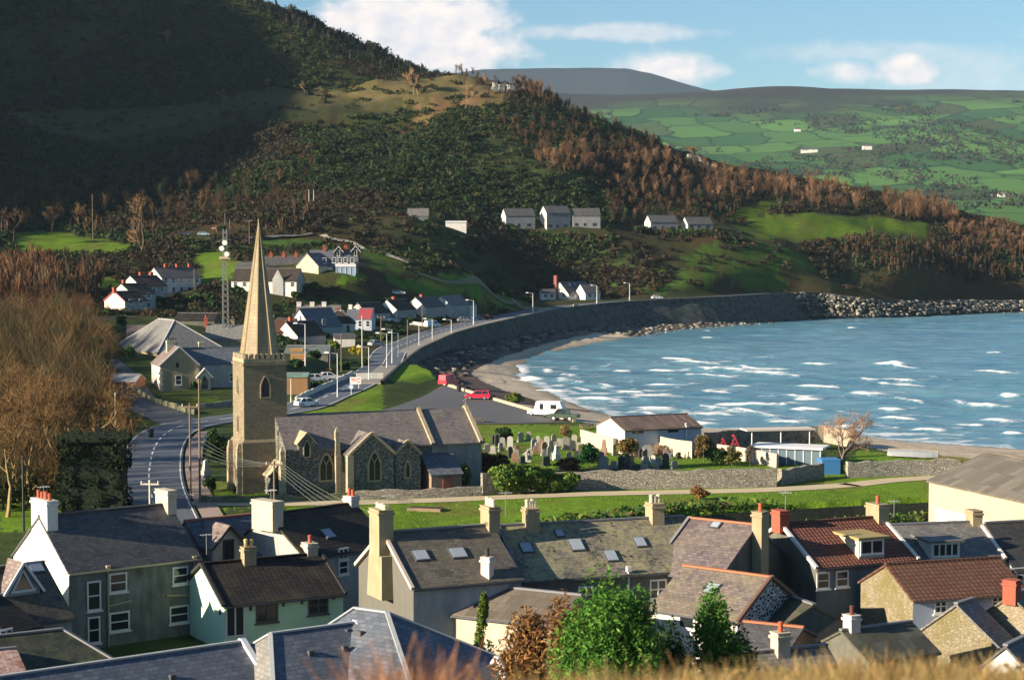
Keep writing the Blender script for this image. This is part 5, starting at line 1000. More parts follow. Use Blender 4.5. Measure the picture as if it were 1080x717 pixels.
f = hframe(h); zr, ze, zb = h['_z']; chimney_part(h, f.P(-.5, -1.6, 0)[:2], f.u, f.n, .9, 1.5, zb-.5, zr+2.4, plain('maroon_brick', (.20, .07, .06), .9, .2, 4), 0); addwin(h, 'a', [(.45, 1.6, 1.6, 1.4)], 's'); addwin(h, 'f', [(.15, 1.6, 1.4, 1.5), (.4, 1.6, 1.6, 1.6), (.65, 1.6, 2.6, 1.6), (.9, 1.6, 1.2, 1.4)], 's')
h = house('house', 'low white wing with a wide window left of the far shore house', (570, 305), ang=8, L=5.4, w=5, Y=702, pitch=24, wall=WHITEW, roof=SL_DARK, gut=False); addwin(h, 'f', [(.3, 1.5, 1.6, 1.3), (.7, 1.5, 1.6, 1.3)], 's')
h = house('house', 'dark-roofed extension with a white end wall right of the far shore house', (612, 299.5), ang=28, L=6.4, w=7.4, Y=703, pitch=40, wall=WHITEW, roof=SL_DARK, gut=False); addwin(h, 'f', [(.3, 1.6, 1.4, 1.4), (.7, 1.6, 1.4, 1.4)], 's')
# bungalows on the hill shelf
G3 = 'dark-roofed bungalows on the hill shelf'
for lb, a, an, L_, Y_, gb in [('leftmost bungalow of the shelf row, long dark roof', (531, 220), 3, 13, 765, WHITEW), ('middle bungalow of the shelf row, with the highest roof and a white gable', (573, 217), 9, 11, 768, WHITEW), ('right end bungalow of the shelf row beside the bushes', (603, 220), -8, 12, 772, WHITEW), ('bungalow with a white gable in the wooded gap of the shelf', (683, 227), 5, 13, 792, WHITEW), ('last bungalow of the shelf towards the green field, two white gables', (722, 229), 5, 12, 795, WHITEW)]:
    h = house('bungalow', lb, a, ang=an+12, L=L_*.94, w=7.2, Y=Y_, pitch=38, wall=render_wall('far_dull_render', (.22, .23, .24), (.1, .1, .1), .4), gable=gb, gableb=WHITEW, roof=SL_DARK, cat='bungalow', gut=False, group=G3); addwin(h, 'f', [(.15, 1.5, 1.6, 1.2), (.45, 1.5, 1.2, 1.2), (.8, 1.5, 1.8, 1.2)], 't')
0 and house('bungalow', 'x', (585, 220.5), ang=55, L=6, w=6, Y=760, pitch=38, wall=WHITEW, roof=SL_DARK, cat='bungalow', gut=False)
house('barn', 'grey round-topped stone barn alone on the hillside', (430, 220), ang=2, L=8, w=8, Y=735, pitch=34, wall=plain('barn_stone', (.12, .13, .13), .9, .3, 1), roof=SL_GREY, cat='barn', gut=False)
house('shed', 'long low white shed left of the shelf bungalows', (470, 233), ang=2, L=8, w=4, Y=735, pitch=14, wall=WHITEW, roof=plain('white_sheet_roof', (.6, .6, .58)), cat='shed', gut=False)
# farms across the bay
def far_house(px, py, Y, w_, lb, roofm=SL_DARK, n_=1):
    p = atY(px, py, Y); y0 = float(HF(np.array(p[0]), np.array(p[1])))
    z0 = y0; w_ = w_*.6; h_ = w_*.4; t_ = thing('farmhouse', (p[0], p[1], z0), lb, 'farmhouse', 'white farmhouses on the far hill'); m = MB(); m.box(p[:2], (1, 0), (0, -1), w_, w_*.5, z0-3, z0+h_); m.build('wall', WHITEW, t_)
    m = MB(); a = np.array([p[0], p[1], z0+h_]); L = w_/2+.3; d = w_*.25+.4
    for sg in (1, -1): m.slab([a+[-L, 0, w_*.22], a+[-L, -sg*d, -.2], a+[L, -sg*d, -.2], a+[L, 0, w_*.22]][::sg], .3)
    m.build('roof', roofm, t_)
def far_px(px, py):                  # distance along a ray to the far hill
    Ys = np.linspace(1800, 5600, 900); r = ray(px, py); X_ = r[0]*Ys/r[1]; Z_ = CAM_Z+r[2]*Ys/r[1]; k = np.where(HF(X_, Ys) >= Z_)[0]; return Ys[k[0]] if len(k) else 3500
for px, py, w_, lb in [(841, 139, 22, 'small farmhouse high on the pale field of the far hill'), (849, 161.5, 24, 'left farmhouse of the pair in the middle of the far hill'), (858, 161, 24, 'right farmhouse of the pair in the middle of the far hill'), (914.5, 158, 28, 'lone bright farmhouse standing in the green fields of the far hill'), (1046, 206, 13, 'left farmhouse of the group near the right edge'), (1056, 208, 16, 'biggest farmhouse of the group near the right edge'), (1066, 209, 12, 'right farmhouse of the group near the right edge')]:
    far_house(px, py, far_px(px, py), w_, lb, SL_PINK if px > 1000 else SL_DARK)
# ------------------------------------------------------------------ roads, paths, sea wall
def ribbon(name, P, w, mat, dz=.06, th=.0, kind='structure', drape=True, step=4.0, w2=None):
    Q = smooth_line(P, step); v = []; f = []; n_ = len(Q)
    for i in range(n_):
        a = Q[max(0, i-1)][:2]; b = Q[min(n_-1, i+1)][:2]; t_ = (b-a)/np.linalg.norm(b-a); nn = np.array([-t_[1], t_[0]]); k = i/(n_-1); ww = w+(w2-w)*k if w2 else w
        for s_ in (-.5, 0, .5):
            p = Q[i][:2]+nn*ww*s_; v.append((p[0], p[1], Q[i][2]+dz))
    v = np.array(v)
    if drape: v[:, 2] = H(v[:, 0], v[:, 1])+dz
    for i in range(n_-1):
        for j in (0, 1): f.append((i*3+j, (i+1)*3+j, (i+1)*3+j+1, i*3+j+1))
    f = [q[::-1] for q in f]
    o = npmesh(name, v, f, mat); return tag(o, kind=kind)
ASPH = asphalt('asphalt_road', (.085, .10, .12)); PAVE = asphalt('pavement_slabs', (.22, .205, .18)); SANDP = asphalt('sandy_path', (.44, .37, .24)); CARP = asphalt('car_park_asphalt', (.085, .088, .09), .06)
PAINT = plain('road_paint', (.72, .72, .68), .7, .1)
ribbon('coast_road', [tuple(p) for p in ROADC[::3]], 8.0, ASPH, .02, drape=False)
SIDE = pw([(196, 447, .1), (172, 436, .3), (150, 424, .6), (128, 410, 1.0), (105, 396, 1.6)]); ribbon('side_street', SIDE, 7.0, asphalt('side_asphalt', (.075, .078, .08)), .10)
ribbon('pavement', offs([tuple(p) for p in ROADC[2:20:2]], -5.4), 2.2, plain('pinkish_pavement', (.30, .23, .19), .9, .2), .14)
Q = smooth_line([tuple(p) for p in ROADC], 1.5); m = MB(); acc = 0
LENS = np.concatenate([[0], np.cumsum(np.linalg.norm(np.diff(Q[:, :2], axis=0), axis=1))])
def along(s_):
    i = min(np.searchsorted(LENS, s_), len(Q)-1); i = max(1, i); k = (s_-LENS[i-1])/(LENS[i]-LENS[i-1]+1e-9); p = Q[i-1]*(1-k)+Q[i]*k; d = Q[i]-Q[i-1]; d = d[:2]/np.linalg.norm(d[:2]); return p, d
for s_ in np.arange(4, min(LENS[-1]-8, 420), 6.0):
    (a, d), (b, _) = along(s_), along(s_+3.4); nn = np.array([-d[1], d[0]])*.11
    m.poly([V3(a[:2]-nn, a[2]+.05), V3(b[:2]-nn, b[2]+.05), V3(b[:2]+nn, b[2]+.05), V3(a[:2]+nn, a[2]+.05)][::-1])
for o_ in (-3.7, 3.7):
    for s_ in np.arange(0, min(LENS[-1]-8, 420), 4.0):
        if 46 < s_ < 92 and o_ > 0: continue
        (a, d), (b, e) = along(s_), along(s_+4.0); na = np.array([-d[1], d[0]]); nb = np.array([-e[1], e[0]])
        m.poly([V3(a[:2]+na*(o_-.07), a[2]+.048), V3(b[:2]+nb*(o_-.07), b[2]+.048), V3(b[:2]+nb*(o_+.07), b[2]+.048), V3(a[:2]+na*(o_+.07), a[2]+.048)][::-1])
o = m.build('road_markings', PAINT); tag(o, kind='structure')
ribbon('footpath', pw([(200, 529, 0), (300, 531, 0), (420, 529, 0), (520, 525, 0), (620, 521, 0), (720, 519, 0), (800, 517, 0), (860, 514, 0), (900, 511, 0)]), 3.4, SANDP, .05)
ribbon('footpath', pw([(895, 512, 0), (940, 506.5, 0), (1000, 503, 0), (1080, 499, 0)]), 3.2, SANDP, .05)
ribbon('hill_lane', hitpoly([(340, 244), (352, 248), (380, 258), (405, 268), (432, 279)]) and [p+(0,) for p in hitpoly([(340, 244), (352, 248), (380, 258), (405, 268), (432, 279)])], 3.0, plain('pale_lane', (.40, .36, .28), .9), .7)
ribbon('hill_lane', [p+(0,) for p in hitpoly([(175, 268), (230, 258), (275, 248), (330, 242)])], 2.5, plain('dull_lane', (.16, .15, .13), .9), .7)
ribbon('hill_lane', [p+(0,) for p in hitpoly([(440, 290), (480, 300), (520, 312), (545, 322)])], 2.0, plain('grass_lane', (.16, .15, .08), .9), .5)
m = MB(); m.poly([V3(p, .07) for p in pxpoly([(300, 447), (300, 440), (402, 434), (404, 408), (440, 409), (466, 406), (520, 423), (565, 436), (600, 445.5), (560, 446.5), (495, 447.5)], 0)]); o = m.build('car_park', CARP); tag(o, kind='structure')
m = MB(); pk = pxpoly([(466, 405), (520, 421.5), (565, 434.5), (606, 445)], 0)
for i in range(3): m.bar(V3(pk[i], .2), V3(pk[i+1], .2), .5, .5)
o = m.build('car_park_kerb', plain('sandy_kerb', (.42, .34, .24), .9, .2)); tag(o, kind='structure')
# promenade and sea wall
SWM = stone('sea_wall_stone', (.13, .135, .125), (.075, .08, .072), (.065, .07, .06), .55, .05, (.02, .03, .018), .85, 1.4); E = smooth_line(pw([(404, 404, 1.4), (418, 391, 1.7)])+WALL, 5.0)
out_ = np.array(offs([tuple(p) for p in E], -1.0)); inn = np.array(offs([tuple(p) for p in E], 4.6)); dirs = out_[:, :2]-E[:, :2]
m = MB(); b0 = 0
for i in range(len(E)-1):
    def sec(j):
        p = E[j]; d = dirs[j]; far_ = np.clip((p[1]-600)/80, 0, 1)*np.clip((800-p[1])/60, 0, 1); bo = 1.2+6.5*far_
        zb_ = min(-2.4, h1(*(p[:2]+d*(bo+1)))-.4) if p[1] > 440 else -1.6
        return [V3(p[:2]-d*.5, p[2]+.5), V3(p[:2], p[2]+.5), V3(p[:2]+d*.15, p[2]-.6), V3(p[:2]+d*bo, zb_)]
    A_, B_ = sec(i), sec(i+1)
    m.poly([A_[1], A_[2], B_[2], B_[1]]); m.poly([A_[2], A_[3], B_[3], B_[2]]); m.poly([A_[0], A_[1], B_[1], B_[0]]); q = [V3(E[i][:2]-dirs[i]*.5, E[i][2]-.3), V3(E[i+1][:2]-dirs[i+1]*.5, E[i+1][2]-.3)]; m.poly([q[0], A_[0], B_[0], q[1]])
o = m.build('sea_wall', SWM); tag(o, 'long curving grey sea wall below the coast road', 'sea wall')
m = MB()
for i in range(len(E)-1): m.slab([V3(E[i][:2]-dirs[i]*.4, E[i][2]+.12), V3(E[i+1][:2]-dirs[i+1]*.4, E[i+1][2]+.12), V3(inn[i+1][:2], E[i+1][2]+.12), V3(inn[i][:2], E[i][2]+.12)][::-1], .6)
o = m.build('promenade', PAVE); tag(o, kind='structure')
# stone walls
def wall_line(name, P, h_, th, mat, lb, cat='stone wall', hv=.15, capm=None, z=None):
    Q_ = smooth_line(P, 1.2); m_ = MB(); n_ = len(Q_); r_ = random.Random(len(lb)); L_ = []
    for i in range(n_):
        a = Q_[max(0, i-1)][:2]; b = Q_[min(n_-1, i+1)][:2]; t_ = (b-a)/np.linalg.norm(b-a); nn = np.array([-t_[1], t_[0]])*th/2; g_ = h1(*Q_[i][:2]) if z is None else z; tz = g_+h_+r_.uniform(-hv, hv)
        L_.append([V3(Q_[i][:2]-nn, g_-.6), V3(Q_[i][:2]-nn*.85, tz), V3(Q_[i][:2]+nn*.85, tz), V3(Q_[i][:2]+nn, g_-.6)])
    for i in range(n_-1):
        A_, B_ = L_[i], L_[i+1]
        for j in range(3): m_.poly([A_[j], A_[j+1], B_[j+1], B_[j]][::-1])
    m_.poly(L_[0]); m_.poly(L_[-1][::-1])
    t_ = m_.build(name, mat); bpy.context.view_layer.update; return tag(t_, lb, cat)
ST_GRAVE = stone('grey_field_stone', (.42, .38, .31), (.22, .20, .17), (.15, .135, .11), 2.4, .08)
wall_line('stone_wall', pw([(508, 520, 0), (560, 517.5, 0), (640, 516, 0), (740, 514.5, 0), (818, 513, 0)]), 2.1, .7, ST_GRAVE, 'long rubble wall between the churchyard and the footpath')
wall_line('stone_wall', pw([(822, 511, 0), (850, 506.5, 0), (867, 504, 0)]), 1.7, .7, ST_GRAVE, 'short rubble wall set back beside the blue container')
wall_line('stone_wall', pw([(893, 503.5, 0), (950, 501.5, 0), (1012, 500, 0)]), 1.8, .7, stone('pale_field_stone', (.50, .46, .38), (.28, .26, .22), (.16, .145, .12), 2.4, .08), 'pale rubble wall right of the bare tree, with the beach behind')
wall_line('stone_wall', pw([(372, 526.5, 0), (420, 525.5, 0), (470, 524, 0), (508, 522.5, 0)]), 1.0, .5, ST_GRAVE, 'low churchyard wall in front of the church aisles')
wall_line('stone_wall', pw([(212, 529, 0), (260, 529, 0), (300, 528.5, 0), (340, 528, 0), (368, 527, 0)]), .7, .5, stone('mossy_stone', (.24, .23, .16), (.15, .15, .1), (.12, .12, .08), 2.4, .08, (.06, .09, .03), .6), 'mossy low wall at the foot of the church tower')
wall_line('river_wall', pw([(690, 551, 0), (760, 542, 0), (830, 538, 0), (900, 534, 0), (932, 533, 0)]), .5, .6, stone('river_stone', (.10, .095, .08), (.06, .06, .05), (.05, .05, .04), 2, .08, (.05, .07, .03), .5), 'dark retaining wall along the near edge of the green')
o = bpy.data.objects['river_wall']; 
m = MB(); RW = pw([(690, 551.5, 0), (760, 542.5, 0), (830, 538.5, 0), (900, 534.5, 0), (1000, 529.5, 0), (1090, 526, 0)])
for i in range(len(RW)-1): a, b = RW[i], RW[i+1]; m.poly([V3(a[:2], -4), V3(b[:2], -4), V3(b[:2], .1), V3(a[:2], .1)])
o = m.build('river_bank', stone('river_stone', (.10, .095, .08), (.06, .06, .05), (.05, .05, .04), 2, .08, (.05, .07, .03), .5)); tag(o, kind='structure')
wall_line('yard_wall', pw([(936, 534.5, 0), (974, 533, 0)]), 1.0, .5, render_wall('grey_block', (.34, .33, .29), (.2, .2, .17), .5), 'pale block wall with a stone end at the edge of the green', hv=.03)
wall_line('yard_wall', pw([(978, 533, 0), (1001, 532, 0)]), 1.2, .5, stone('dark_wall_stone', (.13, .12, .11), (.08, .08, .075), (.07, .07, .06), 2, .08), 'dark stone wall beside the barn', hv=.08)
wall_line('yard_wall', pw([(848, 646, 0), (884, 653, 0)]), 1.3, .3, WHITEW, 'white yard wall behind the black and white gable', hv=.0)
wall_line('castle_yard_wall', pw([(208, 428, .5), (225, 428, .4), (244, 426, .4)]), 1.0, .5, ST_GRAVE, 'stone wall in front of the lodge garden')
wall_line('lodge_wall', pw([(128, 410, 1), (150, 418, .8), (180, 428, .4), (206, 436, .3)]), .9, .4, stone('mossy_stone', (.24, .23, .16), (.15, .15, .1), (.12, .12, .08), 2.4, .08, (.06, .09, .03), .6), 'long low wall running down the side street to the junction')
wall_line('beach_wall', pw([(744, 474, 0), (790, 470.5, 0), (850, 466.5, 0), (868, 466, 0)]), 2.3, .7, stone('dark_sea_stone', (.30, .27, .21), (.12, .11, .095), (.3, .27, .22), 1.2, .1), 'dark stone sea wall behind the red swings')
wall_line('beach_wall', pw([(870, 466, 0), (900, 472, 0)]), 2.3, .7, stone('pale_sea_stone', (.46, .38, .28), (.34, .29, .22), (.3, .26, .2), 1.6, .06), 'pale end of the beach wall behind the bare tree')
wall_line('play_wall', pw([(757, 482, 0), (790, 487, 0), (820, 493, 0)]), 1.7, .35, render_wall('pink_render', (.44, .36, .29), (.4, .34, .28), .4), 'long pinkish rendered wall between churchyard and playground', hv=.0)
wall_line('shed_fence', pw([(678, 472, 0), (706, 480, 0), (730, 483.5, 0)]), 2.2, .15, plain('pale_panel', (.46, .39, .27), .8, .12, .8), 'pale timber panel fence in front of the white beach shed', 'fence', hv=.0)
wall_line('shed_wall', pw([(613, 468, 0), (630, 473, 0), (648, 478, 0)]), 2.0, .4, render_wall('pink_render', (.44, .36, .29), (.4, .34, .28), .4), 'pinkish wall with dark slots left of the beach shed', hv=.0)
wall_line('roadside_wall', pw([(312, 424.5, .5), (330, 416, .8), (352, 405.5, 1.2), (372, 396, 1.5)]), 1.0, .4, plain('white_garden_wall', (.5, .48, .42), .9, .2), 'pale garden wall along the village side of the coast road', hv=.1)
# white shed on the beach front
h = house('shed', 'long white shed with a shallow brown roof on the beach front', (644, 439.5), (724, 436), w=8, zr=4.6, ey=451, wall=BLUEW, gable=WHITEW, gableb=DULLW, roof=slate('brown_sheet', (.17, .115, .085), (.20, .14, .105), (.1, .08, .06), .4, bw=.6, bh=3), cat='shed', gut=False, ov=.3)  # white front wall tinted blue to stand for shade
win_part(h, onplane(673, 454.5, hframe(h).P(0, 4, 0), V3(hframe(h).n, 0)), hframe(h).u, hframe(h).n, 1.6, .7, 't'); win_part(h, onplane(710, 453, hframe(h).P(0, 4, 0), V3(hframe(h).n, 0)), hframe(h).u, hframe(h).n, 1.6, .7, 't'); pipe(h, 724, 448, 464, white, .1)
# glazed low building by the stone wall, container
u0, n0 = np.array([.93, -.36]), np.array([-.36, -.93])
t_ = thing('pavilion', V3(at(835, 489, 0), 0), 'low glazed pavilion with a white flat roof behind the short rubble wall', 'pavilion'); c = np.array(at(833, 488, 0)); part_box(t_, 'wall', c, u0, n0, 8.5, 3.5, -.3, 2.0, plain('pavilion_glass', (.10, .15, .19), .2)); part_box(t_, 'roof', c, u0, n0, 9.2, 4.4, 2.0, 2.25, white)
m = MB()
for i in range(9): q = c+u0*(i-4)*1.06+n0*1.78; m.bar(V3(q, 0), V3(q, 2.0), .12)
m.build('window_frame', white, t_)
t_ = thing('container', V3(at(874, 498, 0), 0), 'small blue storage container beside the bare tree', 'container'); c = np.array(at(874, 499, 0)); part_box(t_, 'body', c, (1, .1), (.1, -1), 2.2, 2.2, 0, 1.7, plain('blue_steel', (.04, .16, .36), .6, .1)); part_box(t_, 'lid', c, (1, .1), (.1, -1), 2.3, 2.3, 1.7, 1.8, plain('blue_steel_lid', (.05, .2, .42), .6, .1))
# ruined ivy tower
IVY = stone('shade_darkened_ivy_stone', (.022, .028, .018), (.034, .038, .025), (.014, .018, .012), 1.6, .1, (.012, .026, .01), .8)  # stone and ivy colours darkened to stand for shade from the trees
t_ = thing('tower_ruin', V3(at(96, 536, 0), 0), 'square ruined tower overgrown with dark ivy beside the road', 'ruin'); c = np.array(at(97, 541, 0)); uu, nn = np.array([.995, .1]), np.array([.1, -.995]); m = MB(); rr = random.Random(5)
m.box(c-nn*3.2, uu, nn, 6.2, 6.0, -1, 7.4, 0, .94); t1 = m.build('wall', IVY, t_); 
for side_ in (0, 1):
    m = MB()
    for k in range(13): s_ = k/12-.5; q = c-nn*(6.1 if side_ else .25)+uu*s_*6.3; m.box(q, uu, nn, .6, .6, 7.3, 7.5+rr.uniform(.1, .8))
    m.build('parapet', IVY, t1)
RUIN = t_; RUINC = c-nn*3.2
# ------------------------------------------------------------------ street furniture
LAMPM = plain('lamp_grey', (.55, .57, .56), .5, .05, 2, .3); WOODP = bark('pole_wood', (.20, .15, .10)); PALEP = plain('pale_pole', (.50, .46, .38), .7)
def street_lamp(px, pyb, pyt, z, side, lb):
    p = np.array(at(px, pyb, z)); d = p[1]; h_ = (pyb-pyt)*d/2000*1.0; z = h1(*p); t_ = thing('street_lamp', V3(p, z), lb, 'street lamp', 'street lamps along the coast road'); r_ = max(.09, .00022*d)
    m = MB(); m.tube(V3(p, z-.4), V3(p, z+h_*.2), r_*1.5, r_*1.3, 8); m.tube(V3(p, z+h_*.2), V3(p, z+h_), r_, r_*.75, 8); m.build('pole', LAMPM, t_)
    e = p+np.array([side*1.5, -.3]); m = MB(); m.tube(V3(p, z+h_-.1), V3(e, z+h_+.15), r_*.7, r_*.6, 6); m.build('arm', LAMPM, t_)
    m = MB(); m.box(e+np.array([side*.35, 0]), (1, 0), (0, -1), .95, .4, z+h_+.05, z+h_+.3, 0, .7); m.build('lamp_head', white, t_)
for i, (px, yb, yt, z, sd, lb) in enumerate([(356, 419, 372, .8, -1, 'street lamp nearest the road sign, arm towards the gardens'), (389, 400, 364, 1.6, -1, 'street lamp with its arm to the left at the bend below the brown bungalow'), (307, 425, 399, .5, -1, 'short street lamp beside the silver car'), (322, 388, 343, 3, -1, 'tall pale lamp post among the cottage gardens'),
        (408, 386, 349, 2.2, -1, 'first of three close street lamps where the sea wall begins'), (413.5, 381, 345, 2.4, -1, 'second of three close street lamps where the sea wall begins'), (420, 375, 341, 2.6, -1, 'third of three close street lamps where the sea wall begins'), (442, 364, 331, 3, -1, 'street lamp on the sea wall left of the tall brown pole'), (456, 358, 324, 3.3, -1, 'street lamp below the rightmost bungalow'), (476, 352, 324, 3.5, -1, 'street lamp right of the garage'), (499.5, 343, 317, 3.8, -1, 'street lamp near the parked blue car'), (562, 330.5, 309, 4.6, -1, 'street lamp midway to the far shore house'), (629.5, 320.5, 301, 5.4, -1, 'street lamp at the right of the far shore house'), (664, 316.5, 298, 6, -1, 'farthest street lamp on the coast road')]): street_lamp(px, yb, yt, z, sd, lb)
def pole(name, px, pyb, pyt, Y, lb, mat=WOODP, cross=True, group='wooden service poles', r=.13, z=None):
    p = np.array(at(px, pyb, z)) if z is not None else atY(px, pyb, Y)[:2]; Y = p[1]; zg = h1(*p); top = atY(px, pyt, Y)[2]; t_ = thing(name, V3(p, zg), lb, 'pole', group); r = max(r, .00022*Y)
    m = MB(); m.tube(V3(p, zg-.5), V3(p, top), r, r*.75, 8); m.build('post', mat, t_)
    if cross:
        m = MB(); m.bar(V3(p+[-.9, .1], top-.4), V3(p+[.9, -.1], top-.4), .14); m.build('cross_arm', mat, t_); m = MB()
        for s_ in (-.8, 0, .8): m.tube(V3(p+[s_, 0], top-.34), V3(p+[s_, 0], top-.1), .06, .06, 6)
        m.build('insulators', white, t_)
    return p, top
p1_, t1_ = pole('service_pole', 289.5, 535, 486, None, 'wooden pole carrying the fan of wires in front of the church', z=0)
p2_, t2_ = pole('service_pole', 211, 530, 400, None, 'tall dark pole with an equipment box beside the church gate', WOODP, False, z=0)
p3_, t3_ = pole('service_pole', 201, 525, 425, None, 'dark pole with a small cross-arm beside the pavement', WOODP, True, z=0)
pole('service_pole', 158.5, 560, 506, None, 'short white-topped pole in front of the grey house roof', PALEP, True, z=0); pole('service_pole', 122, 455, 414, None, 'pale post at the edge of the side street', PALEP, False, z=.5); pole('service_pole', 25, 560, 480, None, 'thin black pole among the leafless trees', plain('black_pole', (.03, .03, .03)), False, z=0)
for px, yb, yt, Y, lb, cr in [(430, 371, 337, 440, 'tall orange-brown pole on the sea wall', False), (382, 377, 333, 385, 'pale green pole beside the yellow bush', False), (360, 380, 352, 380, 'pole between two gardens below the brown bungalow', False), (348, 378, 362, 372, 'short pole beside the workshop roof', False), (402, 367, 333, 455, 'slim brown pole in front of the bungalow gardens', True), (445.5, 341, 322, 520, 'short pole at the car in the layby', False), (205, 312, 283, 545, 'dark pole behind the stepped terrace', False), (240, 300, 285, 600, 'pale post in the green field left of the mast', False),
        (145, 285, 233, 640, 'tall leaning pole at the field edge on the left', False), (98, 262, 205, 660, 'bare trunk-like pole above the bright field', False), (263, 250, 232, 640, 'short dark pole above the spire field', True), (150, 280, 262, 620, 'thin pole with a lamp in the left field', False)]:
    pole('service_pole', px, yb, yt, Y, lb, PALEP if 'pale' in lb else WOODP, cr)
for px, yb, yt, Y, lb in [(326, 231, 200, 745, 'left post of the twin pole pair on the dark hillside'), (331, 231, 200, 745, 'right post of the twin pole pair on the dark hillside'), (421, 185, 172, 830, 'left post of the small twin poles below the sunlit knoll'), (426, 185, 172, 830, 'right post of the small twin poles below the sunlit knoll'), (528, 160, 138, 890, 'lone thin pole on the right of the sunlit knoll')]: pole('service_pole', px, yb, yt, Y, lb, PALEP, False, 'poles on the hillside', .09)
# wires
def wire(a, b, sag, lb, r=.013):
    m = MB(); a = np.array(a); b = np.array(b); pr = a
    for i in range(1, 13): t = i/12; q = a*(1-t)+b*t-np.array([0, 0, sag*4*t*(1-t)]); m.tube(pr, q, r, r, 4, cap=False); pr = q
    o = m.build('overhead_wire', plain('wire_grey', (.22, .24, .20), .5)); tag(o, lb, 'wire', 'wires fanning from the pole by the church')
for i in range(5): wire(V3(p1_+[(i-2)*.35, 0], t1_-.1), V3(at(372+i*5, 556-i*4, 3.5), 3.5), .5, 'wires running down from the church pole to the near roofs')
for i in range(5): wire(V3(p1_+[(i-2)*.35, 0], t1_-.2), V3(p2_+[0, 0], t2_-6-i*.55), .7, 'wires between the church pole and the tall dark pole')
# lattice mast
t_ = thing('lattice_mast', V3(atY(238, 344, 400)[:2], h1(*atY(238, 344, 400)[:2])), 'tall steel lattice mast with antenna drums left of the spire', 'mast'); c = atY(238, 344, 400)[:2]; z0 = h1(*c); top = atY(238, 236, 400)[2]; m = MB(); MST = plain('mast_steel', (.20, .21, .20), .5, .1, 2, .4)
for k in range(int((top-z0)/1.2)):
    za, zb_ = z0+k*1.2, z0+k*1.2+1.2; w0 = .65-.3*k*1.2/(top-z0); w1 = .65-.3*(k+1)*1.2/(top-z0)
    cs = [(1, 1), (1, -1), (-1, -1), (-1, 1)]
    for i in range(4):
        a, b = cs[i], cs[(i+1) % 4]; m.bar(V3(c+np.array(a)*w0, za), V3(c+np.array(a)*w1, zb_), .13); m.bar(V3(c+np.array(a)*w0, za), V3(c+np.array(b)*w1, zb_), .09)
m.build('lattice', MST, t_)
for z_, px_ in ((top-5.2, -.55), (top-6.4, .5), (top-4.0, .1)): m = MB(); q = c+np.array([px_, -.7]); m.tube(V3(q, z_), V3(q+[0, -.5], z_), .55, .55, 12); m.build('antenna_drum', white, t_)
m = MB(); m.box(c, (1, 0), (0, -1), 2.2, 1.8, top-7.4, top-6.9); m.build('platform', plain('tan_steel', (.4, .3, .18)), t_)
m = MB(); m.bar(V3(c, top-.2), V3(c, top+2.2), .1); m.bar(V3(c+[1.0, 0], top-5), V3(c+[1.0, 0], top+1), .1); m.build('whip_antenna', MST, t_)
# road signs
t_ = thing('road_sign', V3(at(375, 413, .9), h1(*at(375, 413, .9))), 'large white direction sign on two posts at the road bend', 'sign'); c = np.array(at(375, 413, .9)); zg = h1(*c)
for i in (-1, 1): m = MB(); m.tube(V3(c+[i*.6, 0], zg-.3), V3(c+[i*.6, 0], zg+2.6), .07, .07, 6); m.build('post', LAMPM, t_)
sg = part_box(t_, 'panel', c+[0, -.1], (1, 0), (0, -1), 2.0, .08, zg+1.3, zg+2.6, white)
m = MB()
for i, (a, b, z_) in enumerate(((-.75, -.1, 2.3), (-.75, .2, 2.0), (.2, .8, 2.3), (.3, .75, 1.7))): m.box(c+[(a+b)/2, -.16], (1, 0), (0, -1), b-a, .03, zg+z_-.07, zg+z_+.07)
m.build('sign_band', plain('sign_red', (.5, .1, .08)), sg)
t_ = thing('road_sign', V3(at(370, 418, .8), h1(*at(370, 418, .8))), 'small round sign on a single post left of the large white sign', 'sign'); c = np.array(at(370.5, 417, .8)); zg = h1(*c); m = MB(); m.tube(V3(c, zg-.3), V3(c, zg+1.7), .06, .06, 6); m.build('post', LAMPM, t_); m = MB(); m.tube(V3(c+[0, -.08], zg+1.5), V3(c+[0, -.12], zg+1.5), .38, .38, 14); m.build('panel', plain('sign_pale_blue', (.45, .6, .75)), t_)
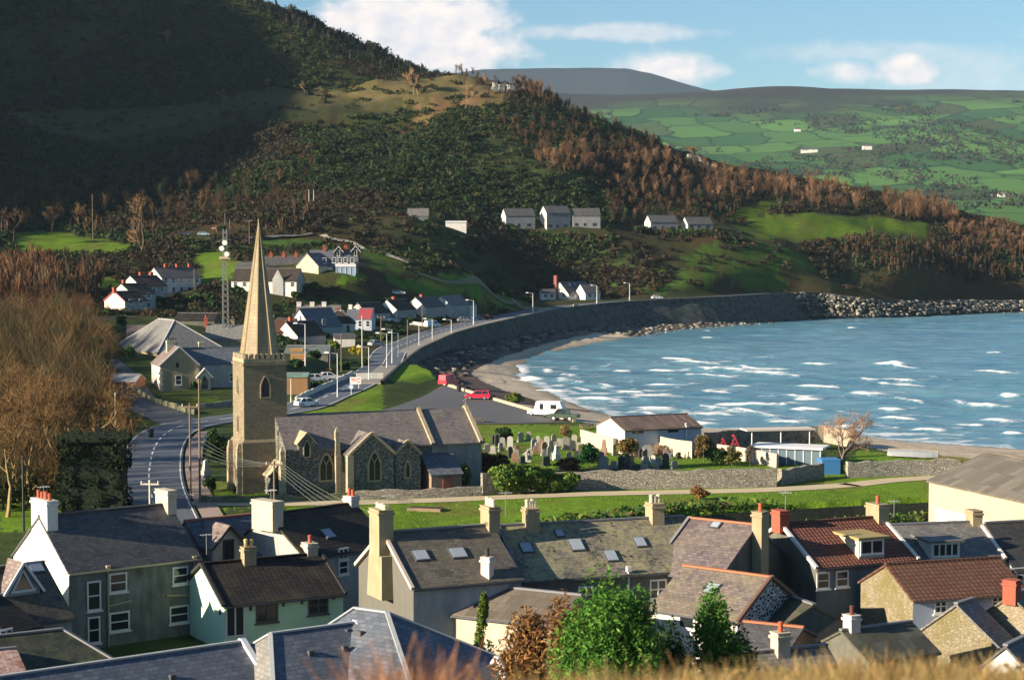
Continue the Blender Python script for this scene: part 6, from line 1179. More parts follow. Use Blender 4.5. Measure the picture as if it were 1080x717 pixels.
# ------------------------------------------------------------------ vehicles
TYRE = plain('tyre', (.02, .02, .02), .9); CHROME = plain('hub_metal', (.5, .5, .5), .4, .05, 2, .8)
def vehicle(px, py, z, ang, col_, lb, kind='car', k=1.0, cat='car'):
    p = np.array(at(px, py, z)); zg = h1(*p)+.08; a = math.radians(ang); u = np.array([math.cos(a), math.sin(a)]); n = np.array([-u[1], u[0]])
    t_ = thing('parked_car' if cat == 'car' else cat.replace(' ', '_'), V3(p, zg), lb, cat); P_ = lambda x_, y_, z_: V3(p+u*x_*k+n*y_*k, zg+z_*k)
    prof = {'car': ([(-2.05, .35), (-2.1, .75), (-1.95, .98), (1.1, .95), (2.0, .78), (2.1, .5), (2.05, .3)], [(-1.75, .96), (-1.25, 1.43), (.25, 1.45), (1.05, .95)]),
            'estate': ([(-2.2, .35), (-2.25, .8), (-2.15, 1.0), (1.1, .97), (2.1, .8), (2.2, .5), (2.15, .3)], [(-2.1, .99), (-1.95, 1.5), (.2, 1.52), (1.05, .97)]),
            'van': ([(-2.6, .4), (-2.6, 1.1), (-2.6, 1.2), (1.9, 1.2), (2.5, .95), (2.6, .6), (2.6, .35)], [(-2.58, 1.19), (-2.5, 2.2), (1.0, 2.2), (1.9, 1.2)]),
            'pickup': ([(-2.5, .5), (-2.5, .95), (-2.4, 1.05), (1.3, 1.1), (2.3, 1.0), (2.45, .7), (2.45, .45)], [(-.9, 1.05), (-.75, 1.8), (.7, 1.8), (1.3, 1.1)])}[kind]
    body, top = prof; hw = .85 if kind != 'van' else .98; m = MB()
    def extr(pr, w0, w1, m_, i_=0):
        L_ = [P_(x_, -(w0 if z_ < 1.1 else w1), z_) for x_, z_ in pr]; R_ = [P_(x_, (w0 if z_ < 1.1 else w1), z_) for x_, z_ in pr]
        m_.poly(L_, i_); m_.poly(R_[::-1], i_)
        for i in range(len(pr)): j = (i+1) % len(pr); m_.poly([L_[j], L_[i], R_[i], R_[j]], i_)
    paintm = plain('paint_%d_%d_%d' % tuple(int(c*100) for c in col_), col_, .3, .04, 2, 0, .5)
    extr(body, hw, hw, m); b = m.build('body', paintm, t_)
    m = MB(); extr(top, hw*.96, hw*.82, m); cb = m.build('cabin', paintm if kind == 'van' else glass, t_)
    if kind != 'van':
        m = MB(); r0, r1 = top[1], top[2]; m.slab([P_(r0[0]-.05, -hw*.8, r0[1]+.05), P_(r1[0]+.05, -hw*.8, r1[1]+.05), P_(r1[0]+.05, hw*.8, r1[1]+.05), P_(r0[0]-.05, hw*.8, r0[1]+.05)], .07)
        for sg_ in (-1, 1):
            m.bar(P_(top[0][0]+.03, sg_*hw*.95, top[0][1]), P_(r0[0]+.03, sg_*hw*.83, r0[1]), .12); m.bar(P_(top[3][0]-.02, sg_*hw*.95, top[3][1]), P_(r1[0], sg_*hw*.83, r1[1]), .1); mid = (r0[0]+r1[0])/2; m.bar(P_(mid, sg_*hw*.96, top[0][1]), P_(mid, sg_*hw*.83, r0[1]), .1)
        m.build('roof', paintm, cb)
    else:
        m = MB()
        m.poly([P_(1.06, -.8, 2.1), P_(1.85, -.86, 1.25), P_(1.85, .86, 1.25), P_(1.06, .8, 2.1)]); m.build('windscreen', glass, cb)
        for sg_ in (-1, 1): m = MB(); m.poly([P_(.2, sg_*.985, 1.3), P_(1.4, sg_*.985, 1.3), P_(.95, sg_*.90, 2.0), P_(.2, sg_*.90, 2.0)]); m.build('window', glass, cb)
    for x_ in (-1.3, 1.3):
        for sg_ in (-1, 1):
            wr = .33 if kind != 'pickup' else .42; m = MB(); m.tube(P_(x_, sg_*(hw-.18), wr), P_(x_, sg_*(hw+.03), wr), wr*k, wr*k, 14); w_ = m.build('wheel', TYRE, t_); m = MB(); m.tube(P_(x_, sg_*(hw), wr), P_(x_, sg_*(hw+.05), wr), wr*.6*k, wr*.6*k, 10); m.build('hub', CHROME, w_)
    fx = body[4][0] if kind != 'van' else 2.5
    for sg_ in (-1, 1): m = MB(); q = P_(fx+.06, sg_*hw*.72, .72); m.tube(q, q+V3(u, 0)*.06, .13, .13, 8); m.build('headlight', white, t_); m = MB(); q = P_(body[1][0]-.01, sg_*hw*.75, .78); m.tube(q, q-V3(u, 0)*.06, .12, .12, 8); m.build('tail_light', plain('tail_red', (.4, .02, .02)), t_)
    return t_
RED = (.55, .02, .05)
vehicle(473, 406.5, 0, 62, RED, 'red van parked end-on at the grassy corner of the car park', 'van', .95, 'van'); vehicle(504, 421.5, 0, 172, RED, 'red car parked side-on at the beach edge of the car park', 'estate'); vehicle(570, 438.5, 0, 150, (.62, .66, .70), 'silver car parked behind the white caravan', 'car', .95); vehicle(594, 444, 0, 160, (.05, .075, .05), 'dark green off-road truck beside the white caravan', 'pickup', 1.0, 'truck')
vehicle(324, 428.5, .5, 35, (.66, .72, .74), 'silver car driving down the coast road beside the tower'); vehicle(334, 405, .9, 20, (.66, .66, .66), 'white car parked in the garden drive below the workshop'); vehicle(347, 402.5, 1.0, 20, (.70, .70, .70), 'second white car parked in the drive, nearer the road'); vehicle(456, 347, 3.4, 40, (.55, .66, .70), 'pale blue van on the coast road below the bungalows', 'van', .9, 'van'); vehicle(504, 339, 3.8, 42, (.05, .09, .16), 'dark blue car on the coast road by the long wall'); vehicle(490, 335.5, 5.2, 15, (.25, .28, .3), 'grey car parked off the road beyond the bungalows'); vehicle(693, 315.8, 6, 15, (.7, .7, .7), 'white car far along the coast road'); vehicle(644, 319, 6, 10, (.35, .37, .38), 'grey car parked at the far shore house')
vehicle(215, 301, 12, 10, (.45, .6, .66), 'pale blue car parked beside the highest terrace house'); vehicle(230, 300, 12, 10, (.6, .3, .3), 'pinkish car parked right of the pale blue one'); vehicle(404, 290.5, 18, -20, (.7, .7, .7), 'white car parked on the rubble yard'); vehicle(397, 364, 3.0, 45, (.3, .33, .35), 'grey car parked in the garden beside the brown bungalow'); vehicle(195, 268, 23, 5, (.04, .05, .08), 'dark car on the lane above the terrace'); vehicle(420, 310, 12, 5, (.6, .62, .62), 'pale car on the lane above the bungalows')
# caravan
t_ = thing('caravan', V3(at(581, 440, 0), .08), 'white caravan parked on the shore side of the car park', 'caravan'); c = np.array(at(580, 440.5, 0)); u = np.array([.94, -.33]); n = np.array([-.33, -.94]); zg = .08; m = MB(); prof = [(-2.3, .5), (-2.35, 1.2), (-2.0, 2.55), (1.9, 2.6), (2.35, 1.5), (2.3, .5)]
L_ = [V3(c+u*x_+n*1.0, zg+z_) for x_, z_ in prof]; R_ = [V3(c+u*x_-n*1.0, zg+z_) for x_, z_ in prof]; m.poly(L_); m.poly(R_[::-1])
for i in range(6): j = (i+1) % 6; m.poly([L_[j], L_[i], R_[i], R_[j]])
m.build('body', plain('caravan_white', (.72, .70, .68), .4, .04), t_); win_part(t_, V3(c-u*1.1+n*1.0, zg+1.75), u, n, .6, .9, 't'); win_part(t_, V3(c+u*.9+n*1.0, zg+1.75), u, n, 1.0, .7, 't')
for sg_ in (-1, 1): m = MB(); m.tube(V3(c+n*sg_*.8, zg+.32), V3(c+n*sg_*1.0, zg+.32), .32, .32, 12); m.build('wheel', TYRE, t_)
# ------------------------------------------------------------------ graveyard
GST = {'grey': stone('headstone_grey', (.34, .33, .30), (.28, .27, .24), (.3, .3, .27), .8, .02), 'dark': plain('headstone_dark', (.05, .055, .055), .35, .1), 'red': stone('headstone_red', (.34, .22, .15), (.28, .18, .12), (.3, .2, .14), .8, .02), 'white': plain('headstone_white', (.46, .44, .40), .7, .1)}
def headstone(px, py, w_, h_, kind, mt, lb=None, rz=None):
    w_ *= .86; h_ *= .84
    p = np.array(at(px, py, 0)); zg = h1(*p); a = rr.uniform(-.5, .5)+.3 if rz is None else rz; u = np.array([math.cos(a), math.sin(a)]); n = np.array([u[1], -u[0]]); kn = {'slab': 'round-topped', 'square': 'square-topped', 'cross': 'cross', 'obelisk': 'obelisk'}[kind]
    t_ = thing('headstone', V3(p, zg), lb or f'{"weathered " if mt=="grey" else ""}{mt} {kn} headstone standing in the churchyard rows', 'headstone', f'{mt} {kn} headstones in the churchyard')
    part_box(t_, 'plinth', p, u, n, w_+.25, .5, zg-.2, zg+.22, GST[mt]); m = MB(); z0 = zg+.2
    if kind in ('slab', 'square'):
        o = [(-w_/2, 0), (w_/2, 0), (w_/2, h_*.8)]+([(w_/2*math.cos(t), h_*.8+h_*.2*math.sin(t)) for t in np.linspace(.35, math.pi-.35, 7)] if kind == 'slab' else [(w_*.42, h_*.86), (w_*.2, h_), (-w_*.2, h_), (-w_*.42, h_*.86)])+[(-w_/2, h_*.8)]
        f_ = [V3(p+u*x_+n*.09, z0+z_) for x_, z_ in o]; b_ = [V3(p+u*x_-n*.09, z0+z_) for x_, z_ in o]; m.poly(f_); m.poly(b_[::-1])
        for i in range(len(o)): j = (i+1) % len(o); m.poly([f_[j], f_[i], b_[i], b_[j]])
    elif kind == 'cross': m.bar(V3(p, z0), V3(p, z0+h_), .22); m.bar(V3(p-u*.4, z0+h_*.72), V3(p+u*.4, z0+h_*.72), .2); m.tube(V3(p-n*.07, z0+h_*.72), V3(p+n*.07, z0+h_*.72), .3, .3, 12)
    else: m.box(p, u, n, w_, w_, z0, z0+h_*.35); m.box(p, u, n, w_*.75, w_*.75, z0+h_*.35, z0+h_*.92, 0, .6); m.box(p, u, n, w_*.45, w_*.45, z0+h_*.92, z0+h_, 0, .1)
    m.build('stone', GST[mt], t_)
for a in [(498, 475, 1.0, 1.5, 'square', 'white', 'pale square headstone right at the church corner'), (524, 470, .8, 1.7, 'square', 'dark'), (530, 471, .8, 1.3, 'slab', 'grey'), (538, 474, .9, 1.9, 'slab', 'white', 'pale arched headstone above the red-brown bush'), (538, 482, .9, 1.4, 'slab', 'dark', 'black headstone leaning in front of the pale arched one'), (549, 466, 1.1, 1.4, 'square', 'grey'), (557.5, 465, .7, 1.4, 'square', 'grey'), (563, 474, 1.1, 1.5, 'square', 'grey'), (567, 475, .8, 1.1, 'slab', 'white'), (574, 479, .9, 1.7, 'square', 'red', 'reddish square headstone beside the white obelisk'), (571, 477, .7, 1.9, 'square', 'red', 'taller thin reddish headstone left of the reddish square one'), (581, 475, 1.0, 1.4, 'slab', 'grey'), (587, 485, .9, 2.1, 'obelisk', 'white', 'white obelisk near the hedge'), (576, 491, 1.4, 1.2, 'slab', 'dark', 'broad dark headstone directly behind the hedge'), (551, 489, .9, .9, 'slab', 'dark', 'low black round stone left of the broad dark headstone'), (555, 487, 1.1, 1.3, 'cross', 'white'), (597, 474, 1.1, 1.8, 'slab', 'grey'), (604, 475, .9, 1.4, 'slab', 'dark'), (590, 470, .8, 1.0, 'slab', 'grey'), (611, 476, .8, 1.2, 'slab', 'grey'), (543, 487, .9, 1.2, 'square', 'red'),
          (634, 492, .9, 2.0, 'slab', 'grey'), (637, 480, .9, 2.3, 'obelisk', 'red'), (649, 480, .9, 1.6, 'slab', 'grey'), (655, 493, .9, 1.6, 'square', 'dark', 'dark slate headstone right of the clipped bush'), (637, 495, 1.3, 1.7, 'square', 'grey', 'broad grey-blue headstone leaning on the clipped bush'), (661.5, 494, .9, 1.9, 'slab', 'dark', 'tall black headstone with a kerb beside it'), (671, 482, 1.1, 2.5, 'obelisk', 'red', 'tall reddish obelisk in front of the panel fence'), (683, 483, 1.6, 1.8, 'square', 'grey'), (697, 481, 1.0, 1.5, 'square', 'red'), (704, 481, .8, 1.1, 'square', 'grey'), (702, 493, 1.0, 1.9, 'square', 'dark', 'tall black square headstone near the rubble wall'), (711, 494, 1.2, .9, 'slab', 'grey'), (689, 489, .6, 1.1, 'slab', 'white'), (716, 483, .6, .7, 'slab', 'dark'), (727, 483, .7, .9, 'slab', 'grey'), (680, 495, 1.0, .6, 'slab', 'grey'), (663, 476, .7, 1.5, 'square', 'red'), (646, 476, .6, 1.2, 'slab', 'white'), (670, 495, 1.2, .5, 'slab', 'dark'), (520, 478, .8, 1.0, 'slab', 'grey'), (514, 476, .8, .9, 'slab', 'dark'), (558, 480, .8, .8, 'slab', 'grey'), (600, 484, .8, .9, 'slab', 'grey'), (608, 482, .7, .8, 'slab', 'dark')]: headstone(*a)
rh = random.Random(9)
for k in range(34):
    px_, py_ = (rh.uniform(508, 606), rh.uniform(466, 486)) if k % 2 else (rh.uniform(645, 722), rh.uniform(477, 495)); headstone(px_, py_, rh.uniform(.6, .95), rh.uniform(.7, 1.4), rh.choice(('slab', 'slab', 'square')), rh.choice(('grey', 'grey', 'grey', 'dark', 'red')))
headstone(217, 503, 1.0, 2.4, 'obelisk', 'white', 'white obelisk memorial beside the church tower'); headstone(612, 478, .8, 1.2, 'slab', 'red', 'reddish round-topped headstone left of the clipped bush')
# picnic tables, bins, playground, boat
TIM = plain('weathered_timber', (.22, .16, .10), .9, .25, 3)
def picnic(px, py, lb):
    p = np.array(at(px, py, 0)); t_ = thing('picnic_table', V3(p, 0), lb, 'picnic table', 'picnic tables on the grass by the beach'); u = np.array([.95, .3]); n = np.array([.3, -.95]); part_box(t_, 'tabletop', p, u, n, 1.9, .8, .70, .76, TIM)
    for sg_ in (-1, 1): part_box(t_, 'bench', p+n*sg_*.8, u, n, 1.9, .3, .42, .47, TIM)
    for sg_ in (-1, 1): m = MB(); q = p+u*sg_*.7; m.bar(V3(q-n*.75, 0), V3(q-n*.25, .7), .09); m.bar(V3(q+n*.75, 0), V3(q+n*.25, .7), .09); m.bar(V3(q-n*.9, .4), V3(q+n*.9, .4), .09); m.build('leg_frame', TIM, t_)
picnic(505, 445.8, 'picnic table at the end of the church roof beside the car park'); picnic(618, 453, 'picnic table beside the pinkish wall of the beach shed')
t_ = thing('flower_bed', V3(at(452, 537, 0), 0), 'raised dark rectangular bed on the green lawn', 'planter'); part_box(t_, 'frame', at(449, 538, 0), (.97, -.25), (-.25, -.97), 3.6, 1.6, -.1, .3, TIM); part_box(t_, 'soil', at(449, 538, 0), (.97, -.25), (-.25, -.97), 3.3, 1.3, .25, .33, plain('soil', (.05, .035, .025), .95, .3, 4))
for px, py, z_, mt, lb in [(463, 439, 0, 'black', 'black litter bin on the far side of the church roof'), (484, 413, 0, 'dark', 'dark figure-high litter bin beside the red van'), (159, 461, 0, 'black', 'dark bin at the edge of the road junction')]:
    p = np.array(at(px, py, z_)); t_ = thing('litter_bin', V3(p, 0), lb, 'litter bin'); m = MB(); m.tube(V3(p, 0), V3(p, 1.05), .42, .46, 12); m.build('body', plain('bin_black', (.02, .02, .022), .5), t_); m = MB(); m.tube(V3(p, 1.05), V3(p, 1.3), .48, .25, 12); m.build('hood', plain('bin_black', (.02, .02, .022), .5), t_)
p = np.array(at(857, 655, 0)); t_ = thing('wheelie_bin', V3(p, 0), 'blue wheelie bin in the shaded yard of the red-tiled house', 'bin')
p = np.array(at(857, 628, 1.0)); t_.location = (p[0], p[1], h1(*p)); t_['_b'] = (float(p[0]), float(p[1]), h1(*p)); zg = h1(*p); part_box(t_, 'body', p, (1, 0), (0, -1), .5, .6, zg, zg+1.0, plain('bin_blue', (.03, .09, .28), .5), 1.15); part_box(t_, 'lid', p, (1, 0), (0, -1), .62, .74, zg+1.0, zg+1.08, plain('bin_blue', (.03, .09, .28), .5))
p = np.array(at(889, 629, 1.0)); zg = h1(*p); t_ = thing('oil_tank', V3(p, zg), 'pale green oil tank in the yard of the red-tiled house', 'oil tank'); part_box(t_, 'tank', p, (1, .1), (.1, -1), 1.7, 1.1, zg+.3, zg+1.7, plain('tank_green', (.30, .42, .40), .6), .88); part_box(t_, 'stand', p, (1, .1), (.1, -1), 1.9, 1.2, zg-.3, zg+.3, DULLW)
REDP = plain('play_red', (.38, .035, .05), .5)
for px, lb in ((763, 'left red A-frame of the playground by the sea wall'), (775, 'right red A-frame of the playground, the larger one')):
    p = np.array(at(px, 475.5, 0)); t_ = thing('swing_frame', V3(p, 0), lb, 'playground frame', 'red playground frames'); hh = 1.5 if px < 770 else 1.9
    for dy in (0, 2.6):
        m = MB(); q = p+[0, dy]; m.bar(V3(q-[.8, 0], -.1), V3(q, hh), .14); m.bar(V3(q+[.8, 0], -.1), V3(q, hh), .14); m.bar(V3(q-[.45, 0], hh*.5), V3(q+[.45, 0], hh*.5), .15); m.build('leg_frame', REDP, t_)
    m = MB(); m.bar(V3(p, hh), V3(p+[0, 2.6], hh), .16); m.build('top_bar', REDP, t_); m = MB(); m.bar(V3(p+[-.2, 1.3], .6), V3(p+[.2, 1.3], .6), .25, .06); m.bar(V3(p+[-.2, 1.3], .6), V3(p+[-.2, 1.3], hh), .04); m.bar(V3(p+[.2, 1.3], .6), V3(p+[.2, 1.3], hh), .04); m.build('swing_seat', GUT, t_)
t_ = thing('shelter', V3(at(822, 477, 0), 0), 'open shelter with a pale flat roof on thin posts beside the playground', 'shelter'); c = np.array(at(820, 476, 0)); u = np.array([.98, .2]); n = np.array([.2, -.98]); part_box(t_, 'roof', c, u, n, 9.5, 3.0, 2.9, 3.1, plain('shelter_roof', (.55, .50, .42)))
for x_ in (-4, 0, 4): m = MB(); m.tube(V3(c+u*x_+n*1.3, -.2), V3(c+u*x_+n*1.3, 2.9), .09, .09, 6); m.build('post', white, t_)
t_ = thing('play_box', V3(at(825, 476, 0), 0), 'yellow play box in front of the shelter', 'play box'); c = np.array(at(824, 479, 0)); part_box(t_, 'box', c, u, n, 1.2, .8, -.1, .75, plain('play_yellow', (.75, .55, .08))); part_box(t_, 'lid', c, u, n, 1.3, .9, .75, .85, plain('play_yellow', (.75, .55, .08)))
t_ = thing('boat_shelter', V3(at(966, 478, .3), .3), 'upturned pale boat hull resting on the beach', 'boat'); c = np.array(at(963, 480, .3)); u = np.array([.93, -.36]); n = np.array([-.36, -.93]); m = MB(); SEC = []
for i in range(9):
    s_ = i/8; w_ = 1.1*math.sin(math.pi*min(1, .12+s_*.82))**.6; hh = .95*(1-.3*abs(s_-.5)); zz = .2; SEC.append([V3(c+u*(s_-.5)*6.5+n*w_*k, zz+hh*(1-abs(k)**2)) for k in (-1, -.6, 0, .6, 1)])
for i in range(8):
    for j in range(4): m.poly([SEC[i][j], SEC[i][j+1], SEC[i+1][j+1], SEC[i+1][j]])
m.poly(SEC[0]); m.poly(SEC[-1][::-1]); m.build('hull', plain('boat_grey', (.22, .24, .25), .5, .1), t_); m = MB(); m.bar(SEC[0][2]+[0, 0, .03], SEC[4][2]+[0, 0, .03], .12); m.bar(SEC[4][2]+[0, 0, .03], SEC[-1][2]+[0, 0, .03], .12); m.build('keel', TIM, t_)
# small garden items
for px, py, z_, w_, h_, mt, nm, lb in [(190, 314, 11, 7.5, 2.2, plain('blue_tarp', (.02, .15, .50), .5, .1), 'covered_stack', 'bright blue covered stack below the highest terrace house')]:
    p = np.array(at(px, py, z_)); zg = h1(*p); t_ = thing(nm, V3(p, zg), lb, 'stack'); part_box(t_, 'cover', p, (1, .2), (.2, -1), w_, 3, zg-.3, zg+h_, mt, .94); part_box(t_, 'base', p, (1, .2), (.2, -1), w_+.2, 3.1, zg-.5, zg+.3, TIM)
for px, py, lb in [(313, 384, 'upper orange timber stack beside the tower'), (314, 392, 'lower orange timber stack beside the tower')]:
    p = np.array(at(px, py, 2)); zg = h1(*p); t_ = thing('timber_stack', V3(p, zg), lb, 'timber stack', 'orange timber stacks'); ORT = plain('orange_timber', (.42, .24, .09), .9, .25, 4)
    for k in range(3): part_box(t_, 'planks', p, (1, .1), (.1, -1), 2.8, 1.2, zg+k*.5, zg+k*.5+.42, ORT)
for px, py, z_, L_, lb in [(345, 307, 14, 6, 'low white shed-like wall below the cream terrace'), (376, 395, 2.4, 5, 'pair of cream gate walls at the roadside garden')]:
    p = np.array(at(px, py, z_)); wall_line('garden_wall', [tuple(p)+(0,), tuple(p+[L_/2, .5])+(0,), tuple(p+[L_, 1])+(0,)], 1.4, .4, WHITEW, lb, hv=0)
wall_line('boundary_wall', [tuple(q)+(0,) for q in (at(408, 335, 6), at(430, 338.5, 5), at(452, 341, 4.6), at(460, 340, 4.8))], .9, .35, plain('white_garden_wall', (.5, .48, .42), .9, .2), 'long white garden wall below the three bungalows', hv=.02)
wall_line('boundary_wall', [tuple(q)+(0,) for q in (at(540, 324, 5.2), at(575, 327, 5), at(610, 322.5, 5.4))], 1.1, .35, plain('tan_garden_wall', (.38, .33, .22), .9, .2), 'tan garden wall in front of the far shore house', hv=.02)
for k, (px, py) in enumerate(hitpoly([(0, 0)]) and []): pass
# ------------------------------------------------------------------ vegetation
RG = np.random.default_rng(11)
def unit(n): v = RG.normal(size=(n, 3)); return v/np.linalg.norm(v, axis=1)[:, None]
def leaves(P, N, size, elong=1.6, jit=.35):   # one quad per point, normal near N
    n = len(P); a = np.cross(N, unit(n)); a /= np.linalg.norm(a, axis=1)[:, None]+1e-9; b = np.cross(N, a)
    s = (size*(1+jit*RG.normal(size=n)).clip(.4, 2))[:, None] if np.isscalar(size) else (size*(1+jit*RG.normal(size=n)).clip(.4, 2))[:, None]
    q = np.stack([P-a*s*elong*.5, P-b*s*.5+a*s*.1, P+a*s*elong*.5, P+b*s*.5+a*s*.1], 1)
    return q.reshape(-1, 3), np.arange(n*4).reshape(n, 4)
def palette(n, cols, jit=.2):
    c = np.array(cols)[RG.integers(0, len(cols), n)]*(1+jit*RG.normal(size=(n, 1))).clip(.4, 1.8); return c
def clump(c, rad, n, size, lumps=9, elong=1.6, shape='ball'):
    c = np.array(c, float); rad = np.array(rad, float)
    d = unit(lumps); 
    if shape == 'cone':
        h = RG.random(lumps)**.8; ang = RG.random(lumps)*6.283; lc = np.stack([np.cos(ang)*(1-h)*.75, np.sin(ang)*(1-h)*.75, h*2-1], 1); lr = .22+.25*(1-h)
    elif shape == 'box': lc = RG.uniform(-.75, .75, (lumps, 3)); lr = RG.uniform(.3, .45, lumps)
    else: lc = d*RG.uniform(.35, .72, (lumps, 1)); lr = RG.uniform(.28, .5, lumps)
    k = RG.integers(0, lumps, n); v = unit(n); v[:, 2] = np.where(RG.random(n) < .7, np.abs(v[:, 2]), v[:, 2]); r = RG.random(n)**.35
    p = lc[k]+v*(lr[k]*r)[:, None]; N = v*.6+unit(n)*.75; N /= np.linalg.norm(N, axis=1)[:, None]
    return leaves(c+p*rad, N, size, elong)
def sticks(seg):                     # (n, 8): p, q, r0, r1 -> three-sided prisms
    s = np.asarray(seg, float); p, q, r0, r1 = s[:, :3], s[:, 3:6], s[:, 6], s[:, 7]; d = q-p; d /= np.linalg.norm(d, axis=1)[:, None]+1e-9
    up = np.where(np.abs(d[:, 2:3]) < .9, np.array([[0, 0, 1.]]), np.array([[1., 0, 0]])); a = np.cross(d, up); a /= np.linalg.norm(a, axis=1)[:, None]; b = np.cross(d, a)
    V = []
    for e, r in ((p, r0), (q, r1)):
        for i in range(3): t_ = 2*math.pi*i/3; V.append(e+(a*math.cos(t_)+b*math.sin(t_))*r[:, None])
    n = len(s); V = np.stack(V, 1).reshape(-1, 3); i0 = np.arange(n)[:, None]*6
    F_ = np.concatenate([i0+np.array([[i, (i+1) % 3, 3+(i+1) % 3, 3+i]]) for i in range(3)], 0); return V, F_
def bare_segs(base, h_, spread, seed, levels=5, r0=.32, up=.25, nb=(3, 4), lean=(0, 0)):
    r_ = random.Random(seed); lv = [[] for _ in range(levels)]
    def grow(p, d, L, r, l):
        k = 3 if l < 3 else 2; pts = [p]
        for i in range(k):
            d = d+np.array([r_.gauss(0, .16), r_.gauss(0, .16), r_.gauss(0, .10)+up*.12*(l > 0)]); d = d/np.linalg.norm(d); q = pts[-1]+d*L/k; lv[l].append((*pts[-1], *q, r*(1-.35*i/k), r*(1-.35*(i+1)/k))); pts.append(q)
        if l+1 >= levels: return
        for i in range(r_.randint(*nb)+(1 if l >= 2 else 0)):
            t_ = 1 if i < 2 else r_.uniform(.45, .95); idx = min(k, max(1, int(round(t_*k)))); o = pts[idx]
            a = r_.uniform(0, 6.283); sp_ = spread*r_.uniform(.5, 1.1); perp = np.cross(d, [math.cos(a), math.sin(a), .3]); perp /= np.linalg.norm(perp)+1e-9; e = d+perp*sp_+np.array([0, 0, up*.5]); grow(o, e/np.linalg.norm(e), L*r_.uniform(.6, .82), max(.018, r*r_.uniform(.42, .6)), l+1)
    grow(np.array(base, float), np.array([lean[0], lean[1], 1.0]), h_*.30, r0, 0); return lv
def bare_tree(name, px, py, z, h_, lb, seed, spread=.8, r0=.3, barkc=(.24, .19, .11), twigc=((.23, .15, .06), (.28, .19, .08), (.18, .11, .05)), levels=6, Y=None, group=None, cat='tree', tw=1.0, nb=(3, 4)):
    p = np.array(at(px, py, z)) if Y is None else atY(px, py, Y)[:2]; zg = h1(*p); t_ = thing(name, V3(p, zg), lb, cat, group); lv = bare_segs(V3(p, zg-.3), h_, spread, seed, levels, r0, nb=nb)
    a = np.array(sum(lv[:3], [])); v, f = sticks(a); npmesh('trunk', v, f, bark('branch_bark_%d' % int(barkc[0]*1000), barkc), t_, smooth=True)
    b = np.array(sum(lv[3:], [])); b[:, 6:] = np.maximum(b[:, 6:]*tw, .014*tw); v, f = sticks(b); npmesh('crown', v, f, foliage('twigs', .9, 0), t_, col=np.repeat(palette(len(b), twigc), 6, 0)); return t_
def shrub(name, px, py, z, rad, lb, cols, n=500, size=.22, shape='ball', cat='bush', Y=None, elong=1.6, lumps=10, group=None, lift=.0, trunk=True, p=None):
    p = (np.array(at(px, py, z)) if Y is None else atY(px, py, Y)[:2]) if p is None else np.array(p[:2]); zg = h1(*p); t_ = thing(name, V3(p, zg), lb, cat, group); zc = zg+rad[2]*(.92 if shape != 'cone' else 1.0)+lift
    v, f = clump(V3(p, zc), rad, n, size, lumps, elong, shape); npmesh('crown', v, f, foliage('leaves'), t_, col=np.repeat(palette(n, cols), 4, 0))
    if trunk: m = MB(); m.tube(V3(p, zg-.3), V3(p, zg+rad[2]*1.1+lift), max(.05, rad[0]*.07), .03, 7); m.build('trunk', bark('stem_bark', (.11, .08, .05)), t_)
    return t_
DKG = [(.018, .045, .012), (.025, .06, .014), (.03, .07, .02)]; MIDG = [(.035, .085, .018), (.05, .11, .02), (.07, .14, .025)]; YELG = [(.12, .17, .025), (.16, .19, .03), (.09, .14, .02)]; RUSS = [(.20, .10, .04), (.26, .14, .05), (.15, .07, .03)]; OLIVE = [(.05, .055, .02), (.065, .07, .02), (.04, .045, .018)]
# foreground trees
shrub('conifer', 645, 700, 0, (3.0, 2.5, 6.6), 'large bright green conifer in front of the lichen-roofed terrace', [(.06, .17, .025), (.08, .21, .03), (.04, .12, .018), (.12, .24, .035)], 46000, .085, cat='conifer tree', Y=86, elong=2.4, lumps=70)
shrub('conifer', 758, 700, 0, (1.75, 1.6, 6.3), 'narrower bright green conifer in front of the purple cottage', [(.06, .17, .025), (.08, .21, .03), (.04, .12, .018), (.11, .23, .035)], 24000, .085, cat='conifer tree', Y=88, elong=2.4, lumps=50)
shrub('conifer', 783, 700, 0, (1.1, 1.0, 5.4), 'smaller shaded conifer at the right side of the narrower one', DKG, 11000, .085, cat='conifer tree', Y=89, elong=2.4, lumps=20)
shrub('bush', 703, 690, 0, (1.7, 1.5, 5.4), 'dark evergreen bush between the two bright conifers', DKG, 12000, .09, Y=90, elong=2.0, lumps=24)
shrub('conifer', 510, 690, 0, (.95, .9, 3.7), 'small cone-shaped yellow-green conifer against the cream wall', YELG[:2]+MIDG[1:], 5000, .10, 'cone', cat='conifer tree', Y=109, lumps=26)
shrub('bush', 566, 690, 0, (2.4, 1.5, 4.7), 'russet leafless bush left of the large bright conifer', RUSS+[(.3, .18, .06)], 9000, .09, Y=98, elong=4, lumps=26); shrub('bush', 600, 690, 0, (1.3, 1.3, 5.4), 'second russet bush touching the large conifer', RUSS, 5000, .09, Y=96, elong=4, lumps=18)
